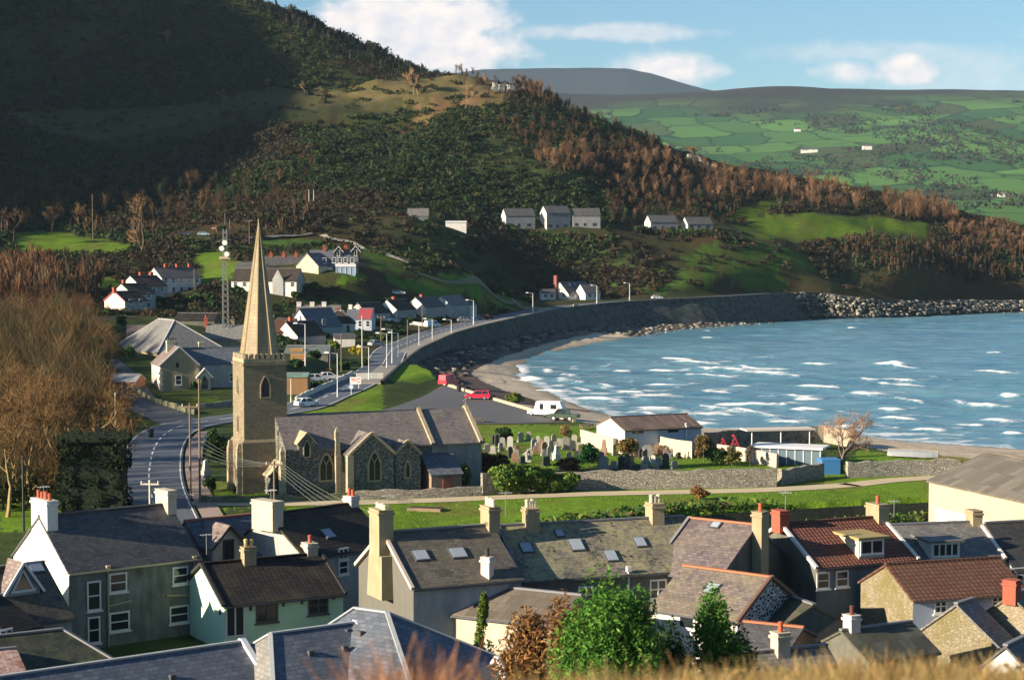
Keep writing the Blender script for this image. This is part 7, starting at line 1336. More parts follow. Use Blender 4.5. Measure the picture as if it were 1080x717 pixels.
# churchyard and green
sp2 = lambda px, py: np.array(at(px, py, 0))
for i, (px, py, rx, rz, lb) in enumerate([(534, 517, 2.7, 1.95, 'big leafy end of the laurel hedge by the church'), (556, 516, 2.7, 1.85, 'broad middle part of the laurel hedge'), (577, 515, 2.2, 1.45, 'low right part of the laurel hedge'), (597, 514.5, 2.0, 1.2, 'lowest right end of the laurel hedge before the rubble wall')]):
    shrub('laurel_bush', px, py+4.5, 0, (rx, 1.3, rz), lb, MIDG[1:]+[(.12, .20, .03), (.16, .22, .04)], 3600, .24, lumps=22, group='laurel bushes in a row')
shrub('clipped_bush', 620, 493, 0, (1.35, 1.3, 1.6), 'round clipped dark green bush among the headstones', [(.02, .085, .02), (.025, .11, .03), (.015, .06, .015)], 5000, .16, lumps=40)
shrub('bush', 515, 500, 0, (2.8, 1.6, 1.5), 'wide red-brown bush with a dark base beside the church', RUSS[:1]+[(.10, .05, .03), (.05, .04, .02)], 3500, .13, elong=3, lumps=18); shrub('bush', 532, 466, 0, (1.5, 1.2, 1.2), 'dark green bush at the back of the churchyard', DKG, 1500, .2); shrub('bush', 598, 497, 0, (2.0, 1, .9), 'low rusty bush in front of the clipped bush', RUSS, 1500, .14, elong=3)
shrub('bush', 661, 482, 0, (1.7, 1.4, 1.5), 'golden-brown bush in front of the white shed', [(.24, .16, .04), (.2, .13, .04), (.12, .13, .03)], 3000, .16, lumps=16); shrub('bush', 595, 465, 0, (1.4, 1, 1.2), 'thin yellowish shrub behind the headstones', [(.26, .19, .07), (.2, .15, .06)], 900, .12, elong=3)
shrub('bush', 742, 486, 0, (1.5, 1.2, 1.7), 'russet bush at the left end of the pinkish playground wall', [(.25, .14, .06), (.2, .13, .05), (.09, .10, .03)], 2200, .16); shrub('bush', 756, 491, 0, (2.0, 1.2, 1.2), 'dark green bush in front of the pinkish wall', DKG+MIDG[:1], 2200, .18); shrub('bush', 772, 492, 0, (1.2, 1, 1.3), 'olive bush at the middle of the pinkish wall', [(.16, .14, .04), (.12, .11, .03)], 1400, .16); shrub('bush', 791, 492, 0, (.7, .7, 1.5), 'thin grey-brown shrub against the pinkish wall', [(.12, .10, .08), (.16, .13, .1)], 700, .12)
shrub('bush', 542, 425, 0, (1.8, 1.5, 1.35), 'round yellow-green bush at the edge of the beach', YELG, 1800, .22); shrub('bush', 1008, 541, 0, (1.3, 1.2, 1.9), 'tall yellow-green shrub against the barn wall', YELG+MIDG[2:], 3500, .16); shrub('bush', 738, 527, 0, (1.3, 1.0, .8), 'rusty bramble at the foot of the rubble wall', RUSS, 900, .14, elong=3); shrub('bush', 492, 516, 0, (.9, .9, 1.5), 'yellow-green shrub growing on the vestry corner', YELG, 900, .18); shrub('bush', 377, 371, 3, (1.9, 1.6, 1.4), 'bright yellow gorse bush beside the coast road', [(.42, .34, .02), (.3, .28, .03)], 700, .3)
bare_tree('bare_tree', 888, 498, 0, 9.6, 'spreading pinkish leafless tree beside the blue container', 4, 1.0, .26, (.16, .12, .10), ((.34, .21, .15), (.28, .17, .12), (.38, .25, .17)), 6, tw=.95)
# weeds along the river bank
n = 9000; P = np.array([at(x_, y_, 0) for x_, y_ in zip(RG.uniform(545, 1000, n), RG.uniform(533, 556, n))]); d, _, _ = seg_dist(P[:, 0], P[:, 1], [p[:2] for p in RIVER]); k = (d > 5.6) & (d < 9.5) & (P[:, 1] > 182); P = P[k]; z_ = H(P[:, 0], P[:, 1])
v, f = leaves(np.column_stack([P, z_+RG.random(len(P))**1.5*.9]), unit(len(P)), .28, 2.2); o = npmesh('bank_weeds', v, f, foliage('leaves'), col=np.repeat(palette(len(P), MIDG+YELG[:1]+[(.10, .08, .04)]), 4, 0)); tag(o, kind='stuff')
# grass tufts on the green
n = 30000; P = np.column_stack([RG.uniform(-32, 75, n), RG.uniform(183, 300, n)]); pj = 540+2000*P[:, 0]/P[:, 1]; py_ = 253+56000/P[:, 1]; k = (pj > 190) & (pj < 1090) & (np.abs(py_-(529-.03*(pj-300))) > 6) & (inside(P[:, 0], P[:, 1], LANDSEA) == False); d, _, _ = seg_dist(P[:, 0], P[:, 1], ROADC); k &= d > 6
k &= ~inside(P[:, 0], P[:, 1], pxpoly([(300, 450), (300, 436), (402, 430), (404, 405), (466, 402), (520, 420), (565, 434), (610, 447), (495, 449)], 0)); k &= np.abs(H(P[:, 0], P[:, 1])) < .3; P = P[k]
v, f = leaves(np.column_stack([P, np.full(len(P), .03)]), unit(len(P))*[1, 1, .3], .085, 2.0); o = npmesh('lawn_tufts', v, f, foliage('leaves'), col=np.repeat(palette(len(P), [(.09, .20, .018), (.11, .21, .025), (.07, .17, .016)]), 4, 0)); tag(o, kind='stuff')
# leafless trees at the left
GT = 'large leafless trees at the left edge'
for i, (px, py, h_, sp_, lb) in enumerate([(30, 528, 16, .9, 'pale-stemmed leafless tree nearest the left edge'), (8, 545, 13, .9, 'leafless tree cut by the left edge'), (58, 515, 17, .85, 'leafless tree with forked golden stems left of the ruined tower'), (84, 505, 15, .9, 'leafless tree directly behind the ruined tower'), (108, 492, 12, 1.0, 'leafless tree leaning over the side street'), (20, 495, 17, .85, 'leafless tree with a reddish top behind the left pair'), (46, 478, 16, .85, 'middle tree of the back row of leafless trees'), (76, 470, 14, .9, 'rounded leafless tree in the back row behind the ruined tower'), (5, 470, 17, .8, 'back leafless tree at the left edge with a dense russet top'), (100, 455, 11, .95, 'small leafless tree near the shed with the white roof')]):
    bare_tree('bare_tree', px, py, 0, h_*.84, lb, 20+i, sp_*1.1, .30, (.27, .19, .09), ((.15, .085, .033), (.18, .105, .04), (.12, .064, .03), (.09, .066, .028)), 7 if i < 4 else 6, group=GT, tw=1.25 if i < 4 else 1.6, nb=(2, 3) if i < 4 else (3, 4))
# mass of wood and undergrowth behind them
def twig_mass(name, P, h_, cols, per=26, w_=.07, spread=.35, jit=.4):
    n = len(P); z_ = H(P[:, 0], P[:, 1]); hh = h_*(1+jit*RG.normal(size=n)*.6).clip(.35, 1.9); k = np.repeat(np.arange(n), per); m_ = len(k); t0 = RG.uniform(.22, .86, m_); tr = RG.random(m_) < 1.0/per; t0 = np.where(tr, 0, t0)
    lean = RG.normal(size=(n, 2))*.07; b = np.column_stack([P[k]+lean[k]*(t0*hh[k])[:, None], z_[k]+t0*hh[k]]); ang = RG.random(m_)*6.283; sp_ = np.where(tr, .06, RG.uniform(.25, .95, m_)*spread*2.4); dr = np.column_stack([np.cos(ang)*sp_, np.sin(ang)*sp_, np.ones(m_)]); dr /= np.linalg.norm(dr, axis=1)[:, None]
    L = np.where(tr, .8, np.minimum(.42*(1.15-np.abs(t0-.45)), 1.06-t0))*hh[k]*RG.uniform(.6, 1.15, m_); e = b+dr*L[:, None]+np.column_stack([np.zeros((m_, 2)), RG.uniform(0, .06, m_)*hh[k]])
    wv_ = unit(m_)*[1, 1, 0]; wv_ /= np.linalg.norm(wv_, axis=1)[:, None]+1e-6; wd = (w_*np.where(tr, .8, RG.uniform(.5, 1.4, m_)))[:, None]; V = np.stack([b-wv_*wd, b+wv_*wd, e+wv_*wd*.3, e-wv_*wd*.3], 1).reshape(-1, 3)
    c = palette(n, cols, .25)[k]*(1+.18*RG.normal(size=(m_, 1))).clip(.5, 1.6); c = np.where(tr[:, None], [[.16, .13, .1]], c); o = npmesh(name, V, np.arange(m_*4).reshape(-1, 4), foliage('twigs', .9, 0), col=np.repeat(c, 4, 0)); return tag(o, kind='stuff')
def scatter(n, poly, z=None, hit=True):
    Q_ = np.array(hitpoly(poly) if hit else pxpoly(poly, z)); lo, hi = Q_.min(0), Q_.max(0); P = RG.uniform(lo, hi, (n, 2)); return P[inside(P[:, 0], P[:, 1], [tuple(q) for q in Q_])]
P = scatter(1700, [(-30, 540), (-30, 400), (60, 385), (118, 400), (122, 440), (60, 500), (60, 540)], 0, False); P = P[seg_dist(P[:, 0], P[:, 1], SIDE)[0] > 6]
twig_mass('left_wood', P, 7.0, [(.13, .08, .032), (.10, .062, .027), (.065, .06, .025)], 60, .03, .6)
P2 = np.vstack([P[:500], scatter(500, [(-20, 440), (-20, 392), (110, 388), (120, 420), (60, 440)], 1.5, False)]); z_ = H(P2[:, 0], P2[:, 1]); k = np.repeat(np.arange(len(P2)), 40); pts = np.column_stack([P2[k]+RG.normal(size=(len(k), 2))*1.0, z_[k]+RG.random(len(k))**1.3*2.6]); v, f = leaves(pts, unit(len(pts)), .4, 1.6); o = npmesh('left_undergrowth', v, f, foliage('leaves'), col=np.repeat(palette(len(pts), [(.03, .05, .012), (.06, .06, .015), (.10, .09, .02), (.02, .035, .01)]), 4, 0)); tag(o, kind='stuff')
P = scatter(520, [(-30, 425), (-30, 378), (100, 378), (122, 398), (60, 415)], 2, False); twig_mass('left_wood_back', P, 5.6, [(.15, .085, .035), (.11, .07, .03), (.085, .07, .03), (.06, .06, .024)], 150, .03, 1.1, .3)
P = scatter(420, [(-30, 352), (-30, 330), (90, 330), (108, 350)], 8, False); twig_mass('left_wood_far', P, 4.2, [(.15, .07, .035), (.12, .062, .03), (.085, .055, .028)], 150, .03, 1.3, .3)
# hillside scrub and woods
def keep_clear(P, road=14, extra=1.0):
    k = ~(inside(P[:, 0], P[:, 1], LANDSEA)); d, _, _ = seg_dist(P[:, 0], P[:, 1], ROADC); k &= d > road; e, ei, _ = seg_dist(P[:, 0], P[:, 1], EDGE); k &= ~((ei >= NB-1) & (e < road)); k &= HC(P)
    return P[k]
HB = np.array([(o.location.x, o.location.y) for o in C.objects if o.get('category') in ('house', 'bungalow', 'cottage', 'terrace house', 'barn', 'shed', 'hall', 'workshop', 'garage', 'car', 'stack', 'van') and o.location.y > 280])
def HC(P): return np.min(np.hypot(P[:, None, 0]-HB[None, :, 0], (P[:, None, 1]-HB[None, :, 1])*.6), axis=1) > 9
FIELDS = [hitpoly(q) for q in ([(8, 246), (60, 244), (110, 256), (148, 264), (130, 272), (60, 272), (14, 272)], [(200, 272), (245, 268), (250, 300), (210, 300)], [(40, 292), (120, 293), (128, 306), (60, 308)], [(270, 248), (340, 244), (400, 268), (430, 282), (390, 290), (330, 262), (280, 266)], [(405, 292), (440, 298), (560, 318), (545, 327), (470, 312), (430, 312)], [(765, 236), (800, 230), (880, 228), (945, 231), (988, 238), (980, 247), (930, 252), (860, 257), (795, 255)], [(755, 228), (795, 215), (830, 219), (800, 232)], [(340, 300), (395, 298), (400, 290), (350, 288)])]
def nofield(P):
    k = np.ones(len(P), bool)
    for q in FIELDS: k &= ~inside(P[:, 0], P[:, 1], q)
    return P[k]
n = 72000; A_ = RG.uniform(-.30, .30, n); D = np.sqrt(RG.uniform(430**2, 1130**2, n)); P = np.column_stack([A_*D, D]); hz_ = H(P[:, 0], P[:, 1], False)
P = P[(hz_ > 6)]; P = nofield(keep_clear(P)); nz_ = fbm(P[:, 0]/45, P[:, 1]/70, 4, 51); pxs = 540+2000*P[:, 0]/P[:, 1]
dens = np.clip((nz_-.33)*7, .22, 1)*np.where((pxs > 640) & (P[:, 1] < 830), np.clip((fbm(P[:, 0]/22, P[:, 1]/40, 3, 8)-.44)*9, 0.14, 1), 1)
knoll = inside(P[:, 0], P[:, 1], hitpoly([(330, 97), (400, 92), (470, 84), (530, 92), (540, 118), (420, 114), (340, 106)])); dens = np.where(knoll, .06, dens); bench = inside(P[:, 0], P[:, 1], hitpoly([(0, 112), (330, 98), (430, 104), (420, 118), (0, 128)])); dens = np.where(bench, .05, dens)
P = P[RG.random(len(P)) < dens*.95]; ns_ = len(P); z_ = H(P[:, 0], P[:, 1]); rad = RG.uniform(1.0, 2.7, ns_)*np.where(P[:, 1] < 600, .7, 1); per = 40; k = np.repeat(np.arange(ns_), per); v3 = unit(len(k)); v3[:, 2] = np.abs(v3[:, 2])
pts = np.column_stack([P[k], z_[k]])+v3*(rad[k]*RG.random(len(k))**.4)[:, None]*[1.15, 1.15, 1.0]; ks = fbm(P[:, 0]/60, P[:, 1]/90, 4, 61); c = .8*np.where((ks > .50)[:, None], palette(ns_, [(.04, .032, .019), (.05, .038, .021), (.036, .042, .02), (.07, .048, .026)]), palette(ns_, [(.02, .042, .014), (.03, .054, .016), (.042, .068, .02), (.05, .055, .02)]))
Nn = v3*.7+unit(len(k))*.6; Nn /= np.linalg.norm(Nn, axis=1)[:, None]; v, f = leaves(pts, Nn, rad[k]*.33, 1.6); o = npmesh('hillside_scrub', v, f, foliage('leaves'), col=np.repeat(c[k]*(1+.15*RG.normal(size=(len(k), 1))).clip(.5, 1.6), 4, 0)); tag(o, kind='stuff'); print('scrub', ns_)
# leafless woods along the headland crest, and sunlit birches
ORB = [(.15, .08, .042), (.19, .105, .055), (.12, .068, .038), (.23, .135, .075), (.085, .058, .036)]; BRB = [(.085, .05, .028), (.11, .065, .032), (.065, .042, .025)]
def belt(name, n, poly, h_, cols, per=30, w_=.16, spread=.22, Y0=None, Y1=None):
    xs_ = RG.uniform(min(p[0] for p in poly), max(p[0] for p in poly), n); P = []
    Q_ = [(p[0], p[1]) for p in poly]; ys_ = RG.uniform(min(p[1] for p in poly), max(p[1] for p in poly), n); k = inside(xs_, ys_, Q_); xs_, ys_ = xs_[k], ys_[k]
    Ys = np.linspace(450, 1180, 500)
    for x_, y_ in zip(xs_, ys_):
        r = ray(x_, y_); s_ = Ys/r[1]; hz2 = HCACHE(r[0]*s_, Ys); kk = np.where(hz2 >= CAM_Z+r[2]*s_)[0]
        if len(kk): P.append((r[0]*Ys[kk[0]]/r[1], Ys[kk[0]]))
    P = nofield(keep_clear(np.array(P))); return twig_mass(name, P, h_, cols, per, w_, spread)
# quick lookup of terrain height for the surveys
_gx = np.arange(-360, 380, 4.0); _gy = np.arange(440, 1200, 4.0); _GX, _GY = np.meshgrid(_gx, _gy); _GZ = H(_GX, _GY, False)
def HCACHE(x_, y_): i = np.clip(((y_-440)/4).round().astype(int), 0, len(_gy)-1); j = np.clip(((x_+360)/4).round().astype(int), 0, len(_gx)-1); return _GZ[i, j]
belt('crest_birches', 640, [(640, 172), (690, 164), (740, 182), (800, 190), (860, 198), (920, 212), (900, 226), (830, 222), (770, 214), (700, 205), (650, 196)], 6.2, ORB, 70, .075, .5)
belt('crest_birches', 420, [(930, 208), (990, 216), (1010, 238), (960, 236), (935, 226)], 6.6, ORB, 70, .075, .5); belt('crest_birches', 420, [(1000, 236), (1085, 248), (1085, 270), (1040, 268), (1000, 252)], 4.2, ORB, 60, .075, .5)
belt('crest_birches', 300, [(480, 84), (545, 92), (600, 118), (640, 138), (600, 128), (540, 104), (490, 96)], 4.6, ORB+BRB+BRB, 60, .075, .5); belt('crest_birches', 170, [(560, 160), (620, 165), (640, 190), (570, 185)], 5.2, ORB, 60, .07, .5)
belt('dark_wood', 380, [(545, 110), (640, 145), (690, 170), (640, 180), (560, 160), (520, 130)], 4.6, BRB+[(.03, .04, .018)], 60, .08, .5); belt('dark_wood', 480, [(640, 190), (740, 205), (850, 224), (900, 228), (760, 232), (640, 226)], 4.4, BRB+[(.03, .045, .02)], 60, .08, .5); belt('dark_wood', 700, [(270, -2), (350, 42), (450, 78), (430, 84), (330, 44), (240, -5)], 6, [(.03, .03, .02), (.04, .035, .022)], 26, .25)
belt('dark_wood', 300, [(0, 205), (140, 190), (330, 175), (330, 215), (200, 240), (0, 240)], 5.6, BRB+[(.03, .05, .02)], 70, .08, .5); belt('dark_wood', 220, [(0, 255), (140, 270), (250, 255), (330, 240), (330, 225), (140, 250), (0, 232)], 6, BRB, 22, .16); belt('dark_wood', 500, [(880, 255), (1080, 262), (1080, 300), (960, 296), (900, 285)], 4, BRB+[(.10, .05, .025), (.03, .05, .02)], 26, .2); belt('dark_wood', 500, [(0, 292), (60, 290), (120, 300), (100, 316), (0, 330)], 7, [(.16, .07, .04), (.12, .06, .03), (.08, .06, .03)], 26, .12)
def crest(name, x0, x1, n, h_, cols, per=26, w_=.22, Y0=700, back=25):
    xs_ = RG.uniform(x0, x1, n); Ys = np.linspace(Y0, 1180, 400); P = []
    for x_ in xs_:
        r = ray(x_, 100); X_ = r[0]*Ys/r[1]; kk = int(np.argmax((HCACHE(X_, Ys)-CAM_Z)/Ys)); Yc = Ys[kk]-RG.random()*back+4; P.append((r[0]*Yc/r[1], Yc))
    return twig_mass(name, np.array(P), h_, cols, per, w_, .3)
xs_ = RG.uniform(250, 475, 520); Ys = np.linspace(700, 1180, 400); P = []
for x_ in xs_:
    r = ray(x_, 100); X_ = r[0]*Ys/r[1]; kk = int(np.argmax((HCACHE(X_, Ys)-CAM_Z)/Ys)); Yc = Ys[kk]-RG.random()*30+6; P.append((r[0]*Yc/r[1], Yc))
P = np.array(P); z_ = H(P[:, 0], P[:, 1]); rad = RG.uniform(1.2, 3.0, len(P))*(.6+.9*fbm(P[:, 0]/16, P[:, 1]/30, 3, 13)); k = np.repeat(np.arange(len(P)), 70); v3 = unit(len(k)); lift_ = RG.uniform(.3, 1.2, len(P))*rad
pts = np.column_stack([P[k], (z_+lift_)[k]])+v3*(rad[k]*RG.random(len(k))**.45)[:, None]; v, f = leaves(pts, unit(len(pts)), rad[k]*.26, 1.5); o = npmesh('crest_wood', v, f, foliage('leaves'), col=np.repeat(palette(len(P), [(.022, .028, .016), (.035, .032, .02), (.018, .024, .014)])[k], 4, 0)); tag(o, kind='stuff')
crest('dark_wood', 545, 700, 200, 6, BRB+ORB[:1], 28, .2)
# hedges round the shelf bungalows
P = np.array([np.array(at(x_, y_, 35))+RG.normal(size=2)*[1.2, 3] for x_, y_ in zip(np.concatenate([RG.uniform(520, 645, 130), RG.uniform(672, 790, 110)]), np.concatenate([RG.uniform(235, 238, 130), RG.uniform(239, 242, 110)]))]); P = np.array([atY(x_, 236, Y_)[:2] for x_, Y_ in zip(np.concatenate([RG.uniform(520, 648, 150), RG.uniform(672, 795, 120)]), np.concatenate([RG.uniform(755, 762, 150), RG.uniform(781, 788, 120)]))])
z_ = H(P[:, 0], P[:, 1]); k = np.repeat(np.arange(len(P)), 30); v3 = unit(len(k)); v3[:, 2] = np.abs(v3[:, 2]); pts = np.column_stack([P[k], z_[k]])+v3*(1.9*RG.random(len(k))**.5)[:, None]; v, f = leaves(pts, unit(len(pts)), .8, 1.5); o = npmesh('shelf_hedges', v, f, foliage('leaves'), col=np.repeat(palette(len(P), DKG+MIDG[:1]+BRB)[k], 4, 0)); tag(o, kind='stuff')
# trees and hedges dotted over the far farmland
n = 5000; A_ = RG.uniform(-.05, .30, n); D = np.sqrt(RG.uniform(1900**2, 4700**2, n)); P = np.column_stack([A_*D, D]); P = P[fbm(P[:, 0]/160, P[:, 1]/420, 4, 33) > .53]; z_ = HF(P[:, 0], P[:, 1]); k = np.repeat(np.arange(len(P)), 9); pts = np.column_stack([P[k]+RG.normal(size=(len(k), 2))*5, z_[k]+RG.random(len(k))*6]); v, f = leaves(pts, unit(len(pts)), 3.6, 1.4); o = npmesh('far_trees', v, f, foliage('leaves'), col=np.repeat(palette(len(P), [(.018, .035, .014), (.03, .04, .018), (.05, .04, .02)])[k], 4, 0)); tag(o, kind='stuff')
# ivy on the ruined tower
uu_, nn_ = np.array([.995, .1]), np.array([.1, -.995]); n = 9000; a_ = RG.uniform(-3.35, 3.35, n); b_ = RG.uniform(-3.2, 3.2, n); fc_ = RG.integers(0, 4, n); zz_ = RG.uniform(0, 7.7, n); kk = fbm(a_/1.2+fc_*9, zz_/1.6, 3, 5) > .54
sx_ = np.where(fc_ < 2, a_, np.where(fc_ == 2, -3.3, 3.3)); ty_ = np.where(fc_ == 0, 3.15, np.where(fc_ == 1, -3.15, b_)); off_ = RG.random(n)*.18; q = RUINC+sx_[:, None]*uu_+ty_[:, None]*nn_; q = RUINC+(q-RUINC)*(1+off_/3.2)[:, None]; pts = np.column_stack([q, zz_])[kk]
v, f = leaves(pts, unit(len(pts)), .22, 1.3); npmesh('ivy', v, f, foliage('leaves'), RUIN, col=np.repeat(palette(len(pts), [(.014, .028, .01), (.022, .036, .012), (.03, .03, .014), (.01, .02, .008)]), 4, 0))
# single trees that stand out on the hill
HT = 'single bare trees on the hillside'
for i, (px, py, h_, Y, lb, cc) in enumerate([(491, 128, 17, 915, 'tall sunlit leafless tree right of the sunlit knoll', .34), (441, 107, 17, 945, 'pale tree of the pair on the sunlit knoll crest', .34), (436, 108, 13, 945, 'shorter tree of the pair on the sunlit knoll crest', .3), (236, 110, 12, 945, 'lone leafless tree on the dim bench of the hill', .2), (283, 100, 8, 955, 'small round leafless tree on the bench of the hill', .2), (322, 103, 7, 955, 'bushy leafless tree at the right of the bench', .22), (176, 38, 10, 1030, 'pale lone tree high on the dark hill', .3), (148, 290, 24, 610, 'large leafless tree standing behind the stepped terrace', .18), (96, 246, 14, 690, 'leafless tree behind the bright left field', .14), (55, 250, 13, 690, 'dark tree at the left of the bright field', .1), (14, 268, 15, 640, 'tall dark tree at the left edge of the field', .08), (658, 172, 11, 850, 'sunlit tree on the crest right of the rock', .34), (728, 172, 9, 950, 'leafless tree beside the pale cliff on the crest', .3), (895, 212, 9, 935, 'leafless tree at the far end of the crest wood', .3)]):
    bare_tree('bare_tree', px, py, 0, h_, lb, 60+i, .6, .22, (cc, cc*.72, cc*.45), ((cc*.95, cc*.6, cc*.3), (cc*.8, cc*.5, cc*.28)), 5, Y=Y, group=HT, tw=5)
# pale crag on the crest
for px, py, Y, lb in [(741, 170, 940, 'pale rock crag on the headland crest'), (530, 118, 955, 'grey crag on the steep slope below the birches')]:
    p = atY(px, py, Y); t_ = MB(); rr2 = random.Random(int(px))
    for i in range(14): q = p[:2]+[rr2.uniform(-6, 6), rr2.uniform(-1, 3)]; zz = h1(*q); t_.box(q, (1, .3), (.3, -1), rr2.uniform(1.5, 4), 3, zz-2, zz+rr2.uniform(1.2, 4.0), 0, rr2.uniform(.4, .8))
    tag(t_.build('crag', stone('crag_rock', (.42, .40, .36), (.26, .25, .22), (.12, .12, .1), .5, .1)), lb, 'rock crag')
# gardens of the village
GB = 'garden bushes between the village houses'
k_ = 0
for px, py, z_, rx, rz, kind in [(222, 322, 10, 4, 2.2, 'd'), (250, 325, 9, 5, 2.6, 'd'), (268, 320, 10, 4, 2, 'g'), (340, 292, 17, 7, 4.5, 'd'), (330, 296, 16, 4, 3, 'd'), (350, 310, 13, 5, 2.2, 'g'), (372, 306, 14, 6, 2.4, 'd'), (395, 309, 13, 6, 2.2, 'b'), (410, 304, 14, 5, 2.4, 'd'), (330, 316, 11, 5, 2.4, 'g'), (312, 317, 11, 3, 2, 'd'), (430, 340, 4.6, 4, 1.5, 'd'), (452, 337, 5, 4, 1.4, 'g'), (395, 345, 4, 4, 1.7, 'd'), (378, 355, 3.6, 4, 1.5, 'd'), (405, 358, 3.2, 4, 1.2, 'g'), (385, 385, 2, 2.4, 1.3, 'd'), (362, 388, 2, 3.2, 1.5, 'd'), (330, 386, 2, 3.4, 1.4, 'd'), (345, 398, 1.4, 3, 1.2, 'b'), (312, 401, 1.2, 2.6, 1.5, 'd'), (328, 413, .8, 3, 1.3, 'd'), (338, 410, .9, 2.6, 1.1, 'd'), (310, 412, .8, 2.2, 1.4, 'g'), (352, 366, 3, 3, 1.8, 'y'), (300, 366, 3, 3, 1.6, 'd'), (286, 352, 5, 3, 1.8, 'd'), (340, 352, 4.6, 4, 1.2, 'd'), (425, 352, 3.6, 4, 1.0, 'd'), (465, 338, 4.5, 4, 1.3, 'd'), (490, 331, 5.5, 4, 1.5, 'd'), (512, 334, 5, 4, 1.3, 'b'), (530, 329, 5, 4, 1.2, 'g'), (555, 320, 6, 4, 2.2, 'd'), (630, 320, 6, 3.6, 1.7, 'd'), (206, 318, 11, 5, 1.8, 'g'), (170, 330, 8, 4, 2, 'd'), (155, 338, 7, 4, 2.4, 'b'), (146, 345, 5, 3, 1.8, 'd'), (190, 345, 6, 3, 1.6, 'd'), (205, 413, 1, 1.3, 1.3, 'g'), (138, 395, 1.6, 2.2, 2.2, 'g'), (128, 372, 3, 3, 2.4, 'd'), (226, 335, 7, 4, 2.4, 'd'), (260, 340, 6, 4, 2.2, 'd'), (272, 298, 13, 3.4, 2.0, 'd'), (235, 300, 12, 3, 1.6, 'd'), (222, 517, 0, 1.6, 1.4, 'd'), (232, 488, 0, 2.6, 2.4, 'd'), (228, 475, 0, 2.8, 2.8, 'd'), (250, 519, 0, .9, .7, 'b')]:
    nm = {'d': 'dark green', 'g': 'mid green', 'b': 'brown', 'y': 'yellow-green'}[kind]; cols = {'d': DKG, 'g': MIDG[:2]+DKG[2:], 'b': [(.07, .045, .025), (.10, .065, .03)], 'y': YELG}[kind]
    p = np.array(at(px, py, z_)); hd = HB[np.argsort(np.hypot(HB[:, 0]-p[0], HB[:, 1]-p[1]))[0]]
    shrub('garden_bush', px, py, z_, (rx*.55, rx*.6, rz*.62), f'{nm} garden bush among the village houses', cols, 420, .5 if p[1] > 300 else .3, lumps=12, group=f'{nm} '+GB, trunk=False)
n = 9000; A_ = RG.uniform(-.23, .02, n); D = RG.uniform(300, 640, n); P = np.column_stack([A_*D, D]); P = nofield(keep_clear(P, 8)); P = P[seg_dist(P[:, 0], P[:, 1], SIDE)[0] > 7]; P = P[fbm(P[:, 0]/14, P[:, 1]/25, 3, 88) > .47]; e_, ei_, _ = seg_dist(P[:, 0], P[:, 1], EDGE); P = P[(e_ > 26) | (P[:, 1] > 470)]; P = P[~inside(P[:, 0], P[:, 1], CPARK)]; sd_ = seg_dist(P[:, 0], P[:, 1], CPARK+[CPARK[0]])[0]; P = P[sd_ > 9]; z_ = H(P[:, 0], P[:, 1]); k = np.repeat(np.arange(len(P)), 14); v3 = unit(len(k)); v3[:, 2] = np.abs(v3[:, 2]); pts = np.column_stack([P[k], z_[k]])+v3*(1.2*RG.random(len(k))**.5)[:, None]
v, f = leaves(pts, unit(len(pts)), .5, 1.5); o = npmesh('garden_undergrowth', v, f, foliage('leaves'), col=np.repeat(palette(len(P), DKG+[(.04, .06, .02), (.06, .05, .025), (.03, .05, .02)])[k], 4, 0)); tag(o, kind='stuff'); print('under', len(P))
# foreshore rubble
def rocks(name, P, smin, smax, cols, zoff=0):
    n = len(P); z_ = H(P[:, 0], P[:, 1])+zoff; cube = np.array([(x_, y_, w_) for w_ in (-.6, .7) for y_ in (-1, 1) for x_ in (-1, 1)], float)*.5; fc_ = np.array([(0, 2, 3, 1), (4, 5, 7, 6), (0, 1, 5, 4), (1, 3, 7, 5), (3, 2, 6, 7), (2, 0, 4, 6)])
    s_ = RG.uniform(smin, smax, (n, 1, 1))*RG.uniform(.6, 1.3, (n, 1, 3)); V = cube[None]*s_*RG.uniform(.6, 1.25, (n, 8, 3)); a = RG.random(n)*6.28; ca, sa = np.cos(a)[:, None], np.sin(a)[:, None]; V = np.stack([V[..., 0]*ca-V[..., 1]*sa, V[..., 0]*sa+V[..., 1]*ca, V[..., 2]], -1)+np.column_stack([P, z_])[:, None]
    F_ = (np.arange(n)[:, None, None]*8+fc_[None]).reshape(-1, 4); o = npmesh(name, V.reshape(-1, 3), F_, foliage('rock', .9, 0), col=np.repeat(palette(n, cols), 8, 0)); return tag(o, kind='stuff')
ew_, ei_ = EDGE[NB-1:], None; n = 14000; P = np.column_stack([RG.uniform(-25, 260, n), RG.uniform(400, 860, n)]); k = inside(P[:, 0], P[:, 1], LANDSEA); P = P[k]; dw, _, _ = seg_dist(P[:, 0], P[:, 1], WATER); e, ei, _ = seg_dist(P[:, 0], P[:, 1], EDGE); wet = inside(P[:, 0], P[:, 1], SEAPOLY)
k = (ei >= NB-2) & (e > 1.5) & ((~wet) | (dw < 5)) & ((e < 11) | (P[:, 1] > 610)); P = P[k]
rocks('foreshore_boulders', P, .5, 1.7, [(.17, .16, .14), (.11, .105, .095), (.24, .225, .19), (.05, .05, .045), (.075, .07, .06)])
LE = smooth_line([p for p in EDGE if p[1] > 690], 1.0); LE = LE[(540+2000*LE[:, 0]/LE[:, 1] > 835)]; ii = RG.integers(1, len(LE)-1, 1500); tt = LE[ii+1-1]-LE[ii-1]; tt = tt[:, :2]/np.linalg.norm(tt[:, :2], axis=1)[:, None]; of = RG.random(len(ii))*9-.5
